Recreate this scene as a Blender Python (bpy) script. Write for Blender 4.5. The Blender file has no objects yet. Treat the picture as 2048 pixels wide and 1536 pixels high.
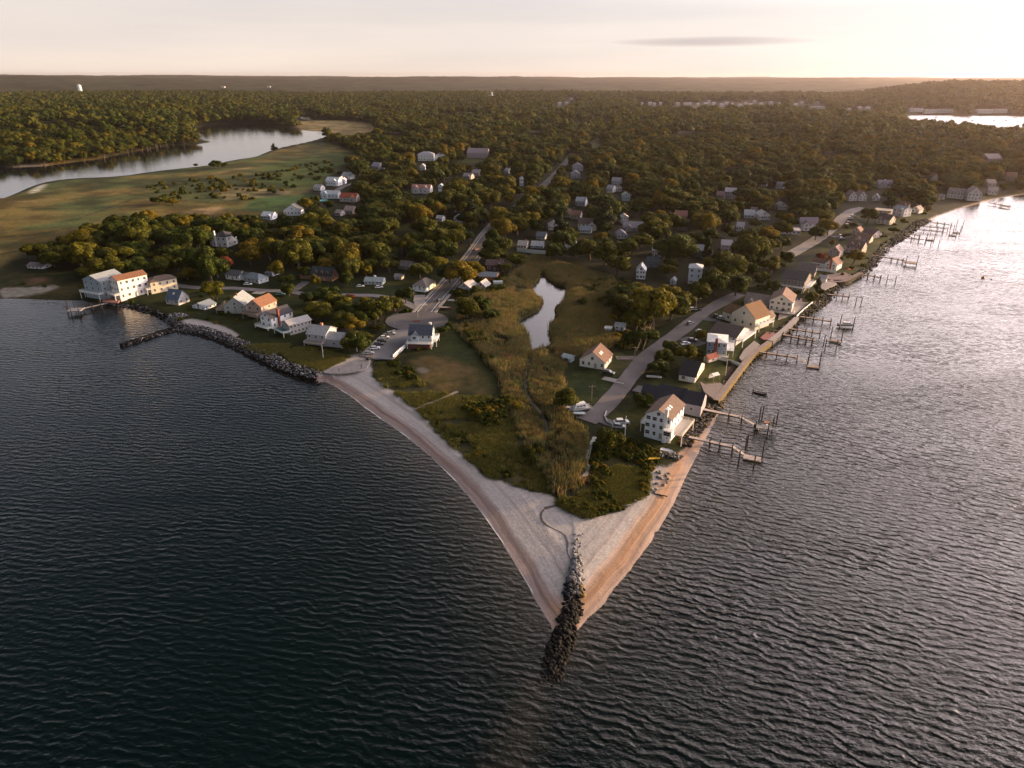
import bpy, math, random
import numpy as np
from mathutils import Vector, Matrix

# ------------------------------------------------------------------ camera, sky, sun, exposure
CAM_H = 115.0; FPX = 1384.0; PITCH = math.radians(24.1)
SUN_AZ = math.radians(68.0); SUN_EL = math.radians(7.2)      # azimuth clockwise from the view direction (+Y)
SC = bpy.context.scene
cam_d = bpy.data.cameras.new('camera'); cam_d.sensor_width = 36.0; cam_d.lens = 36.0 * FPX / 2048.0
cam_d.clip_start = 1.0; cam_d.clip_end = 60000.0
cam = bpy.data.objects.new('camera', cam_d); SC.collection.objects.link(cam)
cam.location = (0, 0, CAM_H); cam.rotation_euler = (math.pi / 2 - PITCH, 0, 0)
SC.camera = cam
SC.view_settings.view_transform = 'Standard'; SC.view_settings.look = 'None'
SC.view_settings.gamma = 1.0; SC.view_settings.use_curve_mapping = False
SC.view_settings.exposure = 1.0
cy = SC.cycles
cy.max_bounces = 6; cy.diffuse_bounces = 2; cy.glossy_bounces = 2; cy.transmission_bounces = 2
cy.volume_bounces = 0; cy.transparent_max_bounces = 4; cy.use_denoising = True
cy.volume_step_rate = 4.0

W = bpy.data.worlds.new('World'); SC.world = W; W.use_nodes = True
nt = W.node_tree; nt.nodes.clear()
def nn(t, kind, **kw):
    n = t.nodes.new(kind)
    for k, v in kw.items(): setattr(n, k, v)
    return n
def mth(t, op, a, b=None, clamp=False):
    n = t.nodes.new('ShaderNodeMath'); n.operation = op; n.use_clamp = clamp
    for i, v in enumerate((a, b)):
        if v is None: continue
        if isinstance(v, (int, float)): n.inputs[i].default_value = v
        else: t.links.new(v, n.inputs[i])
    return n.outputs[0]
def ramp(t, fac, stops, interp='LINEAR'):
    n = t.nodes.new('ShaderNodeValToRGB'); n.color_ramp.interpolation = interp
    el = n.color_ramp.elements
    while len(el) < len(stops): el.new(0.5)
    for e, (p, c) in zip(el, stops): e.position = p; e.color = (*c, 1) if len(c) == 3 else c
    t.links.new(fac, n.inputs[0]); return n.outputs[0]
def mixc(t, fac, a, b, mode='MIX'):
    n = t.nodes.new('ShaderNodeMix'); n.data_type = 'RGBA'; n.blend_type = mode
    for i, v in ((0, fac), (6, a), (7, b)):
        if isinstance(v, (int, float)): n.inputs[i].default_value = v
        elif isinstance(v, tuple): n.inputs[i].default_value = (*v, 1)
        else: t.links.new(v, n.inputs[i])
    return n.outputs[2]
sky = nn(nt, 'ShaderNodeTexSky', sky_type='NISHITA', sun_disc=False)
sky.sun_elevation = SUN_EL; sky.sun_rotation = SUN_AZ; sky.air_density = 1.0; sky.dust_density = 2.0; sky.ozone_density = 1.0
bg1 = nn(nt, 'ShaderNodeBackground'); bg1.inputs[1].default_value = 0.05
hs = nn(nt, 'ShaderNodeHueSaturation'); hs.inputs['Saturation'].default_value = .6; hs.inputs['Value'].default_value = .2; nt.links.new(sky.outputs[0], hs.inputs['Color']); nt.links.new(hs.outputs[0], bg1.inputs[0])
tc = nn(nt, 'ShaderNodeTexCoord')
sep = nn(nt, 'ShaderNodeSeparateXYZ'); nt.links.new(tc.outputs['Generated'], sep.inputs[0])
# thin veil of high cloud over the clear sky, brighter towards the low sun
veil = ramp(nt, sep.outputs[2], [(0.0, (.78, .655, .56)), (.03, (.75, .66, .595)), (.075, (.66, .60, .575)), (.20, (.54, .53, .61)),
                                 (.33, (.23, .26, .33)), (.50, (.055, .088, .108)), (1.0, (.010, .029, .036))])
sd = nn(nt, 'ShaderNodeVectorMath', operation='DOT_PRODUCT')
nt.links.new(tc.outputs['Generated'], sd.inputs[0])
sd.inputs[1].default_value = (math.sin(SUN_AZ) * math.cos(SUN_EL), math.cos(SUN_AZ) * math.cos(SUN_EL), math.sin(SUN_EL))
towards = mth(nt, 'POWER', mth(nt, 'MAXIMUM', sd.outputs['Value'], 0.0), 3.0)
map_ = nn(nt, 'ShaderNodeMapping'); map_.inputs['Scale'].default_value = (1.2, 1.2, 14.0)
nt.links.new(tc.outputs['Generated'], map_.inputs[0])
cn = nn(nt, 'ShaderNodeTexNoise'); cn.inputs['Scale'].default_value = 2.2; cn.inputs['Detail'].default_value = 5
nt.links.new(map_.outputs[0], cn.inputs['Vector'])
wisp = ramp(nt, cn.outputs[0], [(.3, (.93, .93, .95)), (.7, (1.07, 1.05, 1.03))])
veil2 = mixc(nt, 1.0, veil, wisp, 'MULTIPLY')
# one thin grey bank of cloud low over the horizon right of the middle
azn = mth(nt, 'ARCTAN2', sep.outputs[0], sep.outputs[1])
caz = mth(nt, 'DIVIDE', mth(nt, 'SUBTRACT', azn, 0.255), 0.125)
cel = mth(nt, 'DIVIDE', mth(nt, 'SUBTRACT', sep.outputs[2], 0.0375), 0.0062)
wob = mth(nt, 'MULTIPLY', mth(nt, 'SUBTRACT', cn.outputs[0], 0.5), 1.6)
cr = mth(nt, 'ADD', mth(nt, 'ADD', mth(nt, 'MULTIPLY', caz, caz), mth(nt, 'MULTIPLY', cel, cel)), wob)
cmask = mth(nt, 'MULTIPLY', mth(nt, 'SUBTRACT', 1.0, cr, True), 0.6)
veil2 = mixc(nt, mth(nt, 'MULTIPLY', towards, .8, True), veil2, mixc(nt, 1.0, veil2, (1.02, 1.08, 1.16), 'MULTIPLY'))
veil3 = mixc(nt, cmask, veil2, (.36, .31, .32))
bg2 = nn(nt, 'ShaderNodeBackground'); nt.links.new(veil3, bg2.inputs[0])
bg2.inputs[1].default_value = 0.75
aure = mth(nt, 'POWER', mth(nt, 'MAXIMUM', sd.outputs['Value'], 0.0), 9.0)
# unseen sun-side sky glow above the view, added to brighten the right-hand water
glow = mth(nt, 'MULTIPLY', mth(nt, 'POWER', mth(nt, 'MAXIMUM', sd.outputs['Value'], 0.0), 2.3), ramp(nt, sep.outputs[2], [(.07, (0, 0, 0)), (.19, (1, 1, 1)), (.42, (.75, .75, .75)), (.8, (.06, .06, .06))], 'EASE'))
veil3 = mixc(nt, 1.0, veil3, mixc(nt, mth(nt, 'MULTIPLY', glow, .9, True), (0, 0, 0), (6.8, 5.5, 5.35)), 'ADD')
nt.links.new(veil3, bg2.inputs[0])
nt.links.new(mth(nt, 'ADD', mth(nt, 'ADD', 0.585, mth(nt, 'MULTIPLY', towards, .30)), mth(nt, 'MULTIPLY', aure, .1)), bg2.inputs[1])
add = nn(nt, 'ShaderNodeAddShader'); wo = nn(nt, 'ShaderNodeOutputWorld')
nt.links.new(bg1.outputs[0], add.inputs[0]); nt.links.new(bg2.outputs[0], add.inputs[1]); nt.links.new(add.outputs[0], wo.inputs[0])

sun_d = bpy.data.lights.new('sun', 'SUN'); sun_d.energy = 5.0; sun_d.angle = math.radians(0.6); sun_d.color = (1.0, .63, .27)
sun = bpy.data.objects.new('sun', sun_d); SC.collection.objects.link(sun)
sv = Vector((math.sin(SUN_AZ) * math.cos(SUN_EL), math.cos(SUN_AZ) * math.cos(SUN_EL), math.sin(SUN_EL)))
sun.rotation_euler = sv.to_track_quat('Z', 'Y').to_euler()

# ------------------------------------------------------------------ helpers
rng = np.random.default_rng(7); random.seed(7)
GZ = 2.2                                                     # level of the built-up ground
CP, SP = math.cos(PITCH), math.sin(PITCH)
def P(x, y, z=GZ):                                            # where the sight line through a point of the photo meets height z
    dx = (x - 1024) / FPX; dz = (768 - y) / FPX
    Y = CP + dz * SP; Z = -SP + dz * CP; t = (z - CAM_H) / Z
    return np.array((dx * t, Y * t))
def PP(pts, z=GZ): return np.array([P(a, b, z) for a, b in pts])
def proj(X, Y, Z):
    dy = Y * CP - (Z - CAM_H) * SP
    up = Y * SP + (Z - CAM_H) * CP
    return 1024 + FPX * X / dy, 768 - FPX * up / dy
def top_z(px, py, ytop, z=GZ):                               # height whose point above (px, py) shows at row ytop
    X, Y = P(px, py, z)
    k = (768 - ytop) / FPX
    # up = k*dy : Y*SP + h*CP = k*(Y*CP - h*SP)
    h = Y * (k * CP - SP) / (CP + k * SP)
    return h + CAM_H
def vnoise(X, Y, s, seed=0):
    x = X / s + 1000.3 + seed * 17.1; y = Y / s + 1000.7 + seed * 31.7
    xi = np.floor(x).astype(np.int64); yi = np.floor(y).astype(np.int64); fx = x - xi; fy = y - yi
    def h(a, b):
        n = (a * 374761393 + b * 668265263 + seed * 1442695041) & 0xffffffff
        n = ((n ^ (n >> 13)) * 1274126177) & 0xffffffff
        return ((n ^ (n >> 16)) & 0xffff) / 65535.0
    fx = fx * fx * (3 - 2 * fx); fy = fy * fy * (3 - 2 * fy)
    return (h(xi, yi) * (1 - fx) + h(xi + 1, yi) * fx) * (1 - fy) + (h(xi, yi + 1) * (1 - fx) + h(xi + 1, yi + 1) * fx) * fy
def fnoise(X, Y, s, seed=0, o=3):
    r = 0; a = 1; t = 0
    for i in range(o): r = r + a * vnoise(X, Y, s / 2 ** i, seed + i); t += a; a *= .5
    return r / t
def seg_dist(poly, X, Y, closed=False):                      # unsigned distance, along-parameter, index of nearest segment
    best = np.full(X.shape, 1e18); al = np.zeros(X.shape); ix = np.zeros(X.shape, int)
    n = len(poly); L = 0
    for i in range(n if closed else n - 1):
        a = poly[i]; b = poly[(i + 1) % n]; d = b - a; l2 = d @ d + 1e-9
        t = np.clip(((X - a[0]) * d[0] + (Y - a[1]) * d[1]) / l2, 0, 1)
        q = (X - a[0] - t * d[0]) ** 2 + (Y - a[1] - t * d[1]) ** 2
        m = q < best; best[m] = q[m]; al[m] = (L + t * math.sqrt(l2))[m]; ix[m] = i
        L += math.sqrt(l2)
    return np.sqrt(best), al, ix
def inside(poly, X, Y):
    r = np.zeros(X.shape, bool); n = len(poly)
    for i in range(n):
        x1, y1 = poly[i]; x2, y2 = poly[(i + 1) % n]
        if y1 == y2: continue
        c = ((y1 > Y) != (y2 > Y)); r ^= c & (X < (x2 - x1) * (Y - y1) / (y2 - y1) + x1)
    return r
def sdf(poly, X, Y):                                          # positive inside
    d, _, _ = seg_dist(poly, X, Y, True); return np.where(inside(poly, X, Y), d, -d)
def smooth(poly, n=2, closed=True):
    p = np.array(poly, float)
    for _ in range(n):
        if closed:
            q = np.roll(p, -1, 0); p = np.stack([p * .75 + q * .25, p * .25 + q * .75], 1).reshape(-1, 2)
        else:
            q = np.stack([p[:-1] * .75 + p[1:] * .25, p[:-1] * .25 + p[1:] * .75], 1).reshape(-1, 2)
            p = np.vstack([p[:1], q, p[-1:]])
    return p
def sstep(a, b, x):
    t = np.clip((x - a) / (b - a), 0, 1); return t * t * (3 - 2 * t)

def link(o, parent=None):
    SC.collection.objects.link(o)
    if parent is not None: o.parent = parent
    return o
def props(o, label=None, cat=None, group=None, kind=None):
    if label: o['label'] = label
    if cat: o['category'] = cat
    if group: o['group'] = group
    if kind: o['kind'] = kind
    return o
def empty(name, loc, rz=0.0, **kw):
    o = bpy.data.objects.new(name, None); o.location = loc; o.rotation_euler = (0, 0, rz); o.empty_display_size = .5
    link(o); return props(o, **kw)
def mesh_np(name, V, F, mats, fm=None, smooth_=False):
    me = bpy.data.meshes.new(name)
    V = np.asarray(V, np.float32); F = np.asarray(F, np.int32)
    me.vertices.add(len(V)); me.vertices.foreach_set('co', V.ravel())
    k = F.shape[1]
    me.loops.add(F.size); me.loops.foreach_set('vertex_index', F.ravel())
    me.polygons.add(len(F)); me.polygons.foreach_set('loop_start', np.arange(0, F.size, k, dtype=np.int32))
    me.polygons.foreach_set('loop_total', np.full(len(F), k, np.int32))
    if fm is not None: me.polygons.foreach_set('material_index', np.asarray(fm, np.int32))
    if smooth_: me.polygons.foreach_set('use_smooth', np.ones(len(F), bool))
    for m in mats: me.materials.append(m)
    me.update(calc_edges=True); me.validate(); return me
class MB:
    def __init__(s): s.v = []; s.f = []; s.m = []
    def add(s, vs, fs, mi=0):
        n = len(s.v); s.v += [tuple(map(float, v)) for v in vs]; s.f += [tuple(i + n for i in f) for f in fs]; s.m += [mi] * len(fs); return s
    def box(s, x0, x1, y0, y1, z0, z1, mi=0):
        return s.add([(x0, y0, z0), (x1, y0, z0), (x1, y1, z0), (x0, y1, z0), (x0, y0, z1), (x1, y0, z1), (x1, y1, z1), (x0, y1, z1)],
                     [(0, 3, 2, 1), (4, 5, 6, 7), (0, 1, 5, 4), (1, 2, 6, 5), (2, 3, 7, 6), (3, 0, 4, 7)], mi)
    def cyl(s, x, y, z0, z1, r0, r1=None, n=8, mi=0, lean=(0, 0)):
        r1 = r0 if r1 is None else r1; vs = []
        for k in range(n):
            a = 2 * math.pi * k / n; vs.append((x + r0 * math.cos(a), y + r0 * math.sin(a), z0))
        for k in range(n):
            a = 2 * math.pi * k / n; vs.append((x + lean[0] + r1 * math.cos(a), y + lean[1] + r1 * math.sin(a), z1))
        fs = [(k, (k + 1) % n, n + (k + 1) % n, n + k) for k in range(n)] + [tuple(range(n, 2 * n)), tuple(range(n - 1, -1, -1))]
        return s.add(vs, fs, mi)
    def bar(s, a, b, w, h, mi=0):                            # box beam between two points
        a = Vector(a); b = Vector(b); d = (b - a).normalized(); up = Vector((0, 0, 1))
        if abs(d.z) > .95: up = Vector((0, 1, 0))
        sx = d.cross(up).normalized() * w / 2; sz = sx.cross(d).normalized() * h / 2
        vs = [a - sx - sz, a + sx - sz, a + sx + sz, a - sx + sz, b - sx - sz, b + sx - sz, b + sx + sz, b - sx + sz]
        return s.add(vs, [(0, 1, 2, 3), (7, 6, 5, 4), (0, 4, 5, 1), (1, 5, 6, 2), (2, 6, 7, 3), (3, 7, 4, 0)], mi)
    def tube(s, a, b, ra, rb, n=6, mi=0):
        a = Vector(a); b = Vector(b); d = (b - a).normalized(); up = Vector((0, 0, 1)) if abs(d.z) < .9 else Vector((1, 0, 0))
        x = d.cross(up).normalized(); y = x.cross(d); vs = []
        for c, r in ((a, ra), (b, rb)):
            for k in range(n): t = 2 * math.pi * k / n; vs.append(c + x * r * math.cos(t) + y * r * math.sin(t))
        return s.add(vs, [(k, n + k, n + (k + 1) % n, (k + 1) % n) for k in range(n)] + [tuple(range(n)), tuple(range(2 * n - 1, n - 1, -1))], mi)
    def mesh(s, name, mats):
        me = bpy.data.meshes.new(name); me.from_pydata(s.v, [], s.f)
        for m in (mats if isinstance(mats, (list, tuple)) else [mats]): me.materials.append(m)
        if s.m: me.polygons.foreach_set('material_index', s.m)
        me.update(); return me
    def obj(s, name, mats, parent=None, **kw):
        return props(link(bpy.data.objects.new(name, s.mesh(name, mats)), parent), **kw)

# ------------------------------------------------------------------ materials
MATS = {}
def mat(name, col, rough=.8, var=.12, scale=1.5, spec=.3, bump=0.0, bscale=4.0, metal=0.0, sub=None, coord='Object', rnd=0.0, vcol2=None):
    if name in MATS: return MATS[name]
    m = bpy.data.materials.new(name); m.use_nodes = True; t = m.node_tree; b = t.nodes['Principled BSDF']
    tcn = nn(t, 'ShaderNodeTexCoord'); n1 = nn(t, 'ShaderNodeTexNoise'); n1.inputs['Scale'].default_value = scale; n1.inputs['Detail'].default_value = 4
    t.links.new(tcn.outputs[coord], n1.inputs['Vector'])
    lo = tuple(c * (1 - var) for c in col); hi = tuple(min(1, c * (1 + var)) for c in (vcol2 or col))
    c = ramp(t, n1.outputs[0], [(.3, lo), (.7, hi)])
    if rnd:
        oi = nn(t, 'ShaderNodeObjectInfo')
        c = mixc(t, 1.0, c, ramp(t, oi.outputs['Random'], [(0, (1 - rnd,) * 3), (1, (1 + rnd,) * 3)]), 'MULTIPLY')
    t.links.new(c, b.inputs['Base Color']); b.inputs['Roughness'].default_value = rough
    b.inputs['Specular IOR Level'].default_value = spec; b.inputs['Metallic'].default_value = metal
    if bump:
        n2 = nn(t, 'ShaderNodeTexNoise'); n2.inputs['Scale'].default_value = bscale; n2.inputs['Detail'].default_value = 5
        t.links.new(tcn.outputs[coord], n2.inputs['Vector'])
        bp = nn(t, 'ShaderNodeBump'); bp.inputs['Strength'].default_value = bump; bp.inputs['Distance'].default_value = .3
        t.links.new(n2.outputs[0], bp.inputs['Height']); t.links.new(bp.outputs[0], b.inputs['Normal'])
    MATS[name] = m; return m
def cmat(prefix, col, **kw):
    return mat('%s %.2f %.2f %.2f' % (prefix, *col), col, **kw)
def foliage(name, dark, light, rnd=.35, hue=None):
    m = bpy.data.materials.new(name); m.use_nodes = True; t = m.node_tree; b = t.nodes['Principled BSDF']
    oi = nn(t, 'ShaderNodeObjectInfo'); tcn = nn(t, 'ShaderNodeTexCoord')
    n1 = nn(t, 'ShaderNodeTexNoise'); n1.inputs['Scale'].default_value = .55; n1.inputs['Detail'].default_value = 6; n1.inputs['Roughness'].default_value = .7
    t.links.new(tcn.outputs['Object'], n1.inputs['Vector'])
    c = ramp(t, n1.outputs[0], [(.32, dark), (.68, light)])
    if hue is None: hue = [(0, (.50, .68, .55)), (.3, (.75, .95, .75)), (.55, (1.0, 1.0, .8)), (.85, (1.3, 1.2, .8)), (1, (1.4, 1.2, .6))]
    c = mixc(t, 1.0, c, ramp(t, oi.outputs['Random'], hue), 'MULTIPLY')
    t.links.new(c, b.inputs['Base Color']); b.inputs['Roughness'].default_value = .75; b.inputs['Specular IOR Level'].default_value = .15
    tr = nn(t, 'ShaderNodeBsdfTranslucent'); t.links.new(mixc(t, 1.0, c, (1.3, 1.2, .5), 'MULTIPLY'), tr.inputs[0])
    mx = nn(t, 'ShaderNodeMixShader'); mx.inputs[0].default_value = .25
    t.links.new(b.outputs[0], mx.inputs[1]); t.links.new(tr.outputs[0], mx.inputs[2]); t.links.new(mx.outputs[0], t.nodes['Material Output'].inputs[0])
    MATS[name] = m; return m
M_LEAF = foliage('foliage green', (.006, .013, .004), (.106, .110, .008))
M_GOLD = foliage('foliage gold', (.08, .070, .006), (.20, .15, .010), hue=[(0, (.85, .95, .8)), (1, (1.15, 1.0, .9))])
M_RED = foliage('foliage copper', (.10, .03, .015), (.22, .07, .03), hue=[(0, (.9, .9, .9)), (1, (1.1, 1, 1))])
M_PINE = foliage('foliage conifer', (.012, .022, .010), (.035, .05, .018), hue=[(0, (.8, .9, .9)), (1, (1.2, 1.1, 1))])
M_BARK = mat('bark', (.09, .07, .055), .9, .3, 3)
M_ROCK = mat('rock', (.095, .092, .098), .85, .35, 1.3, bump=.5, rnd=.35)
M_WETROCK = mat('wet rock', (.012, .011, .010), .75, .4, 1.2, spec=.12, bump=.5, rnd=.4)
M_WEEDROCK_SUN = mat('weed rock painted sun gold', (.13, .085, .02), .75, .5, 1.1, spec=.3, bump=.5, rnd=.4)  # weed cover with the low sun's gold painted into the colour
M_ASPH = mat('asphalt', (.105, .10, .11), .9, .18, .12, bump=.15, bscale=2.0, coord='Object')
M_ASPH2 = mat('old asphalt', (.15, .135, .14), .9, .22, .1, bump=.15, bscale=2.0)
M_WALK = mat('pavement concrete', (.27, .255, .25), .9, .12, .3)
M_PAINT = mat('road paint', (.62, .61, .6), .7, .2, .8)
M_WHITE = mat('white paint', (.78, .78, .77), .6, .05, .5)
M_WIN = mat('window frame', (.72, .72, .72), .5, .05, 1)
M_GLASS = mat('window glass', (.02, .024, .03), .08, .2, .6, spec=.6)
M_WOOD = mat('weathered deck wood', (.27, .21, .17), .85, .25, 1.2)
M_PILE = mat('tarred piling', (.030, .022, .019), .8, .3, 2)
M_BRICK = mat('brick', (.22, .07, .045), .9, .25, 4)
M_DIRT = mat('packed dirt', (.20, .15, .12), .95, .25, .2)
M_STEEL = mat('galvanised metal', (.5, .5, .5), .4, .1, 2, metal=.6)
M_TYRE = mat('rubber', (.02, .02, .02), .8, .1, 3)
M_POLE = mat('pole wood', (.22, .17, .13), .9, .2, 2)

# ------------------------------------------------------------------ coast and waters (traced on the ground plane)
def Z0(pts): return PP(pts, 0.0)
left_c = [(0, 597), (60, 598), (130, 601), (165, 601), (200, 608), (235, 609), (262, 616), (290, 624), (320, 634), (340, 648), (352, 660),
          (372, 664), (400, 669), (440, 683), (480, 701), (520, 723), (560, 743), (600, 758), (635, 767), (650, 764), (668, 772), (700, 791),
          (740, 822), (780, 850), (820, 879), (860, 913), (900, 951), (930, 985), (960, 1022), (985, 1056), (1010, 1096), (1035, 1136),
          (1060, 1180), (1080, 1215), (1098, 1246), (1108, 1275)]
tip_c = [(1122, 1290), (1140, 1276)]
right_c = [(1152, 1262), (1180, 1235), (1210, 1204), (1240, 1166), (1270, 1126), (1300, 1085), (1325, 1046), (1346, 1010), (1366, 965),
           (1388, 922), (1408, 882), (1427, 848), (1444, 812), (1449, 790), (1471, 755), (1490, 729), (1520, 712), (1537, 688), (1575, 669), (1602, 645),
           (1623, 629), (1655, 606), (1664, 586), (1682, 565), (1703, 562), (1722, 551), (1749, 530), (1763, 511), (1770, 490), (1794, 484),
           (1816, 468), (1832, 455), (1856, 444), (1880, 431), (1917, 418), (1955, 408), (1995, 397), (2048, 389)]
coast = [(-5200, 420), (-1400, 350), (-520, 345)]
slopes = [.3, .3, .3]
lc = Z0(left_c)
for i, (a, b) in enumerate(left_c):
    coast.append(tuple(P(a, b, 0)))
    slopes.append(.12 if a < 240 else (.9 if a < 645 else .085))
for a, b in tip_c: coast.append(tuple(P(a, b, 0))); slopes.append(.11)
for a, b in right_c:
    coast.append(tuple(P(a, b, 0)))
    slopes.append(.125 if a < 1445 else (1.0 if a < 1860 else .10))
coast += [(600, 790), (760, 900), (1100, 1150), (1500, 1400), (2600, 1600), (6000, 1500)]
slopes += [.12] * 6
coast = np.array(coast); slopes = np.array(slopes)
land_poly = np.vstack([coast, [(26000, 1500), (26000, 30000), (-26000, 30000), (-26000, 420)]])
river = smooth(np.vstack([[(-900, 760)], Z0([(0, 399), (25, 390), (62, 373), (95, 363), (150, 357), (237, 354), (300, 344), (385, 335), (425, 330), (462, 321), (512, 314),
              (527, 307), (550, 298), (575, 292), (612, 285), (640, 277), (662, 270), (652, 264), (612, 261), (587, 260), (560, 252), (537, 249),
              (512, 247), (475, 246), (425, 250), (388, 256), (388, 267), (404, 280), (426, 284), (410, 287), (337, 291), (310, 297), (250, 306),
              (212, 317), (125, 327), (95, 332), (0, 336)]), [(-1100, 1100), (-3500, 1100), (-3500, 760)]]), 1)
inlet = smooth(Z0([(588, 224), (612, 227), (634, 232), (640, 236), (615, 241), (600, 236)]), 1)
harbor = smooth(np.vstack([Z0([(1800, 243), (1812, 235), (1822, 230), (1900, 231), (2048, 232)]), [(2600, 2300), (5000, 2600), (5000, 1900), (2300, 1550)],
                           Z0([(2048, 276), (1961, 268), (1911, 262), (1835, 256), (1805, 250)])]), 1)
pond = smooth(Z0([(1084, 547), (1094, 560), (1105, 567), (1117, 574), (1136, 572), (1133, 587), (1130, 600), (1117, 609), (1107, 618), (1112, 634),
                  (1104, 649), (1096, 661), (1098, 676), (1110, 685), (1092, 693), (1066, 698), (1061, 706), (1058, 680), (1049, 659), (1037, 647),
                  (1045, 637), (1080, 622), (1089, 604), (1083, 595), (1058, 583), (1070, 571), (1080, 558)]), 2)
HOLES = [(river, .25), (inlet, .3), (harbor, .3), (pond, .5)]

def hills(X, Y):
    R = np.hypot(X, Y); A = np.degrees(np.arctan2(X, Y))
    n = fnoise(X, Y, 1500, 3, 3); n2 = fnoise(X, Y, 5000, 9, 2)
    far = sstep(3800, 9500, R) * (18 + 52 * n + 24 * n2 + np.clip(-A - 2, -6, 40) * .95)
    near = sstep(22, 31, A) * sstep(2350, 4300, R) * (50 + 24 * n) * (1 - .35 * sstep(5000, 8000, R))
    wl = (1 - sstep(-26, -14, A)) * sstep(950, 1700, R) * (10 + 14 * n)
    mid = sstep(1300, 3800, R) * (10 * n) * sstep(-20, -5, A)
    return np.maximum(np.maximum(far, near), wl + mid)
def terrain(X, Y):
    d, al, ix = seg_dist(coast, X, Y)
    ins = inside(land_poly, X, Y)
    s = slopes[ix] * .5 + slopes[np.minimum(ix + 1, len(slopes) - 1)] * .5
    beach = s < .2
    dn = d + (fnoise(X, Y, 9, 21, 2) - .5) * np.minimum(d, 2.0) * .8 + (fnoise(X, Y, 3.2, 22, 3) - .5) * 1.5 * (s < .2)
    # beaches: face, low berm, then the back beach
    h = np.where(beach, np.minimum(s * dn * 1.25, 1.35 + .010 * dn), GZ * (1 - np.exp(-dn * s / GZ)))
    hb = GZ * (1 - np.exp(-dn * s / GZ)) * .9
    h = np.where(beach, np.minimum(h, 2.0) * .6 + hb * .4, h)
    h = np.minimum(h, GZ)
    h = np.where(ins, h, -np.minimum(d * np.where(beach, .10, .5), 3.0))
    sd_ = np.where(ins, d, -d)
    for poly, sl in HOLES:
        q = -sdf(poly, X, Y)
        h = np.minimum(h, np.where(q > 0, GZ * (1 - np.exp(-q * sl / GZ)), np.maximum(q * .4, -2.5)))
        sd_ = np.minimum(sd_, q)
    R = np.hypot(X, Y)
    h = h + np.where(h > GZ * .55, (fnoise(X, Y, 22, 5, 3) - .5) * .3, 0) * (R < 1500)
    h = h + np.where(sd_ > 0, hills(X, Y) * sstep(0, 120, sd_), 0)
    return h, d, al, s, sd_

# polar sheet, finer near the viewer
th = np.concatenate([np.linspace(-64, -41, 30)[:-1], np.linspace(-41, 41, 571), np.linspace(41, 64, 30)[1:]])
rr = [96.0]
while rr[-1] < 1250: rr.append(rr[-1] * 1.0062)
while rr[-1] < 17000: rr.append(rr[-1] * 1.024)
rr = np.array(rr)
TT, RR = np.meshgrid(np.radians(th), rr); GX = RR * np.sin(TT); GY = RR * np.cos(TT)
hh, dd, aa, ss, sdd = terrain(GX.ravel(), GY.ravel())
X_, Y_ = GX.ravel(), GY.ravel()
# far canopy: beyond the scattered trees the wooded ground itself is lumpy
Rr = np.hypot(X_, Y_)
hh = hh + np.where((Rr > 4300) & (hh > 1), 9 * fnoise(X_, Y_, 60, 31, 2) + 48 * (fnoise(X_, Y_, 900, 37, 3) - .5), 0)

def region(pts, z=GZ, warp=6.0, feather=4.0, seed=1, raw=False):
    poly = smooth(np.asarray(pts, float) if raw else PP(pts, z), 1)
    x0, y0 = poly.min(0) - 60; x1, y1 = poly.max(0) + 60
    m = (X_ > x0) & (X_ < x1) & (Y_ > y0) & (Y_ < y1); r = np.zeros(X_.shape)
    if not m.any(): return r
    x, y = X_[m], Y_[m]
    w = (fnoise(x, y, warp * 2.5, seed, 3) - .5) * 2 * warp
    r[m] = sstep(-feather, feather, sdf(poly, x, y) + w); return r
COL = np.tile(np.array((.034, .036, .016)), (len(X_), 1))
GRASSY = np.zeros(len(X_))
def paint(mask, c, c2=None, s=18, seed=2, amt=1.0):
    global COL
    c = np.array(c)
    if c2 is not None:
        n = sstep(.35, .65, fnoise(X_, Y_, s, seed, 4))[:, None]; c = c * (1 - n) + np.array(c2) * n
    COL = COL * (1 - mask[:, None] * amt) + c * mask[:, None] * amt
P_MARSH = [(-80, 420), (0, 398), (95, 362), (237, 354), (385, 335), (512, 313), (560, 298), (640, 282), (705, 300), (718, 320), (665, 345), (650, 362), (622, 380), (600, 400),
           (570, 420), (520, 432), (440, 425), (380, 428), (300, 436), (240, 432), (228, 462), (150, 455), (110, 482), (60, 492), (20, 520), (-80, 580)]
P_MARSH2 = [(-60, 530), (50, 545), (100, 537), (168, 552), (172, 604), (-60, 602)]
paint(region(P_MARSH, warp=10), (.115, .085, .030), (.055, .066, .026), 60, 4)
paint(region([(-80, 470), (120, 462), (240, 432), (300, 420), (440, 405), (600, 395), (600, 420), (500, 435), (240, 440), (110, 485), (-80, 520)], warp=14, feather=15), (.14, .095, .03), (.06, .07, .026), 30, 14, .8)
paint(region([(280, 372), (420, 350), (560, 345), (700, 325), (640, 360), (480, 392), (300, 405)], warp=14, feather=15), (.050, .062, .024), (.035, .045, .018), 25, 7, .8)
paint(region([(512, 345), (560, 325), (640, 305), (718, 306), (720, 318), (660, 345), (648, 372), (560, 378), (512, 372)], warp=3), (.070, .084, .024), (.054, .072, .020), 40, 5)
paint(region([(500, 398), (560, 392), (640, 388), (630, 402), (580, 420), (480, 425)], warp=3), (.06, .095, .03), (.05, .08, .026), 40, 5)
paint(region([(360, 425), (400, 415), (450, 412), (440, 425), (380, 436)], warp=4), (.22, .15, .09), (.16, .11, .06), 12, 5)
paint(region([(440, 372), (560, 378), (600, 384), (520, 396), (430, 400)], warp=6), (.20, .15, .085), (.09, .08, .035), 14, 6, .8)
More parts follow.
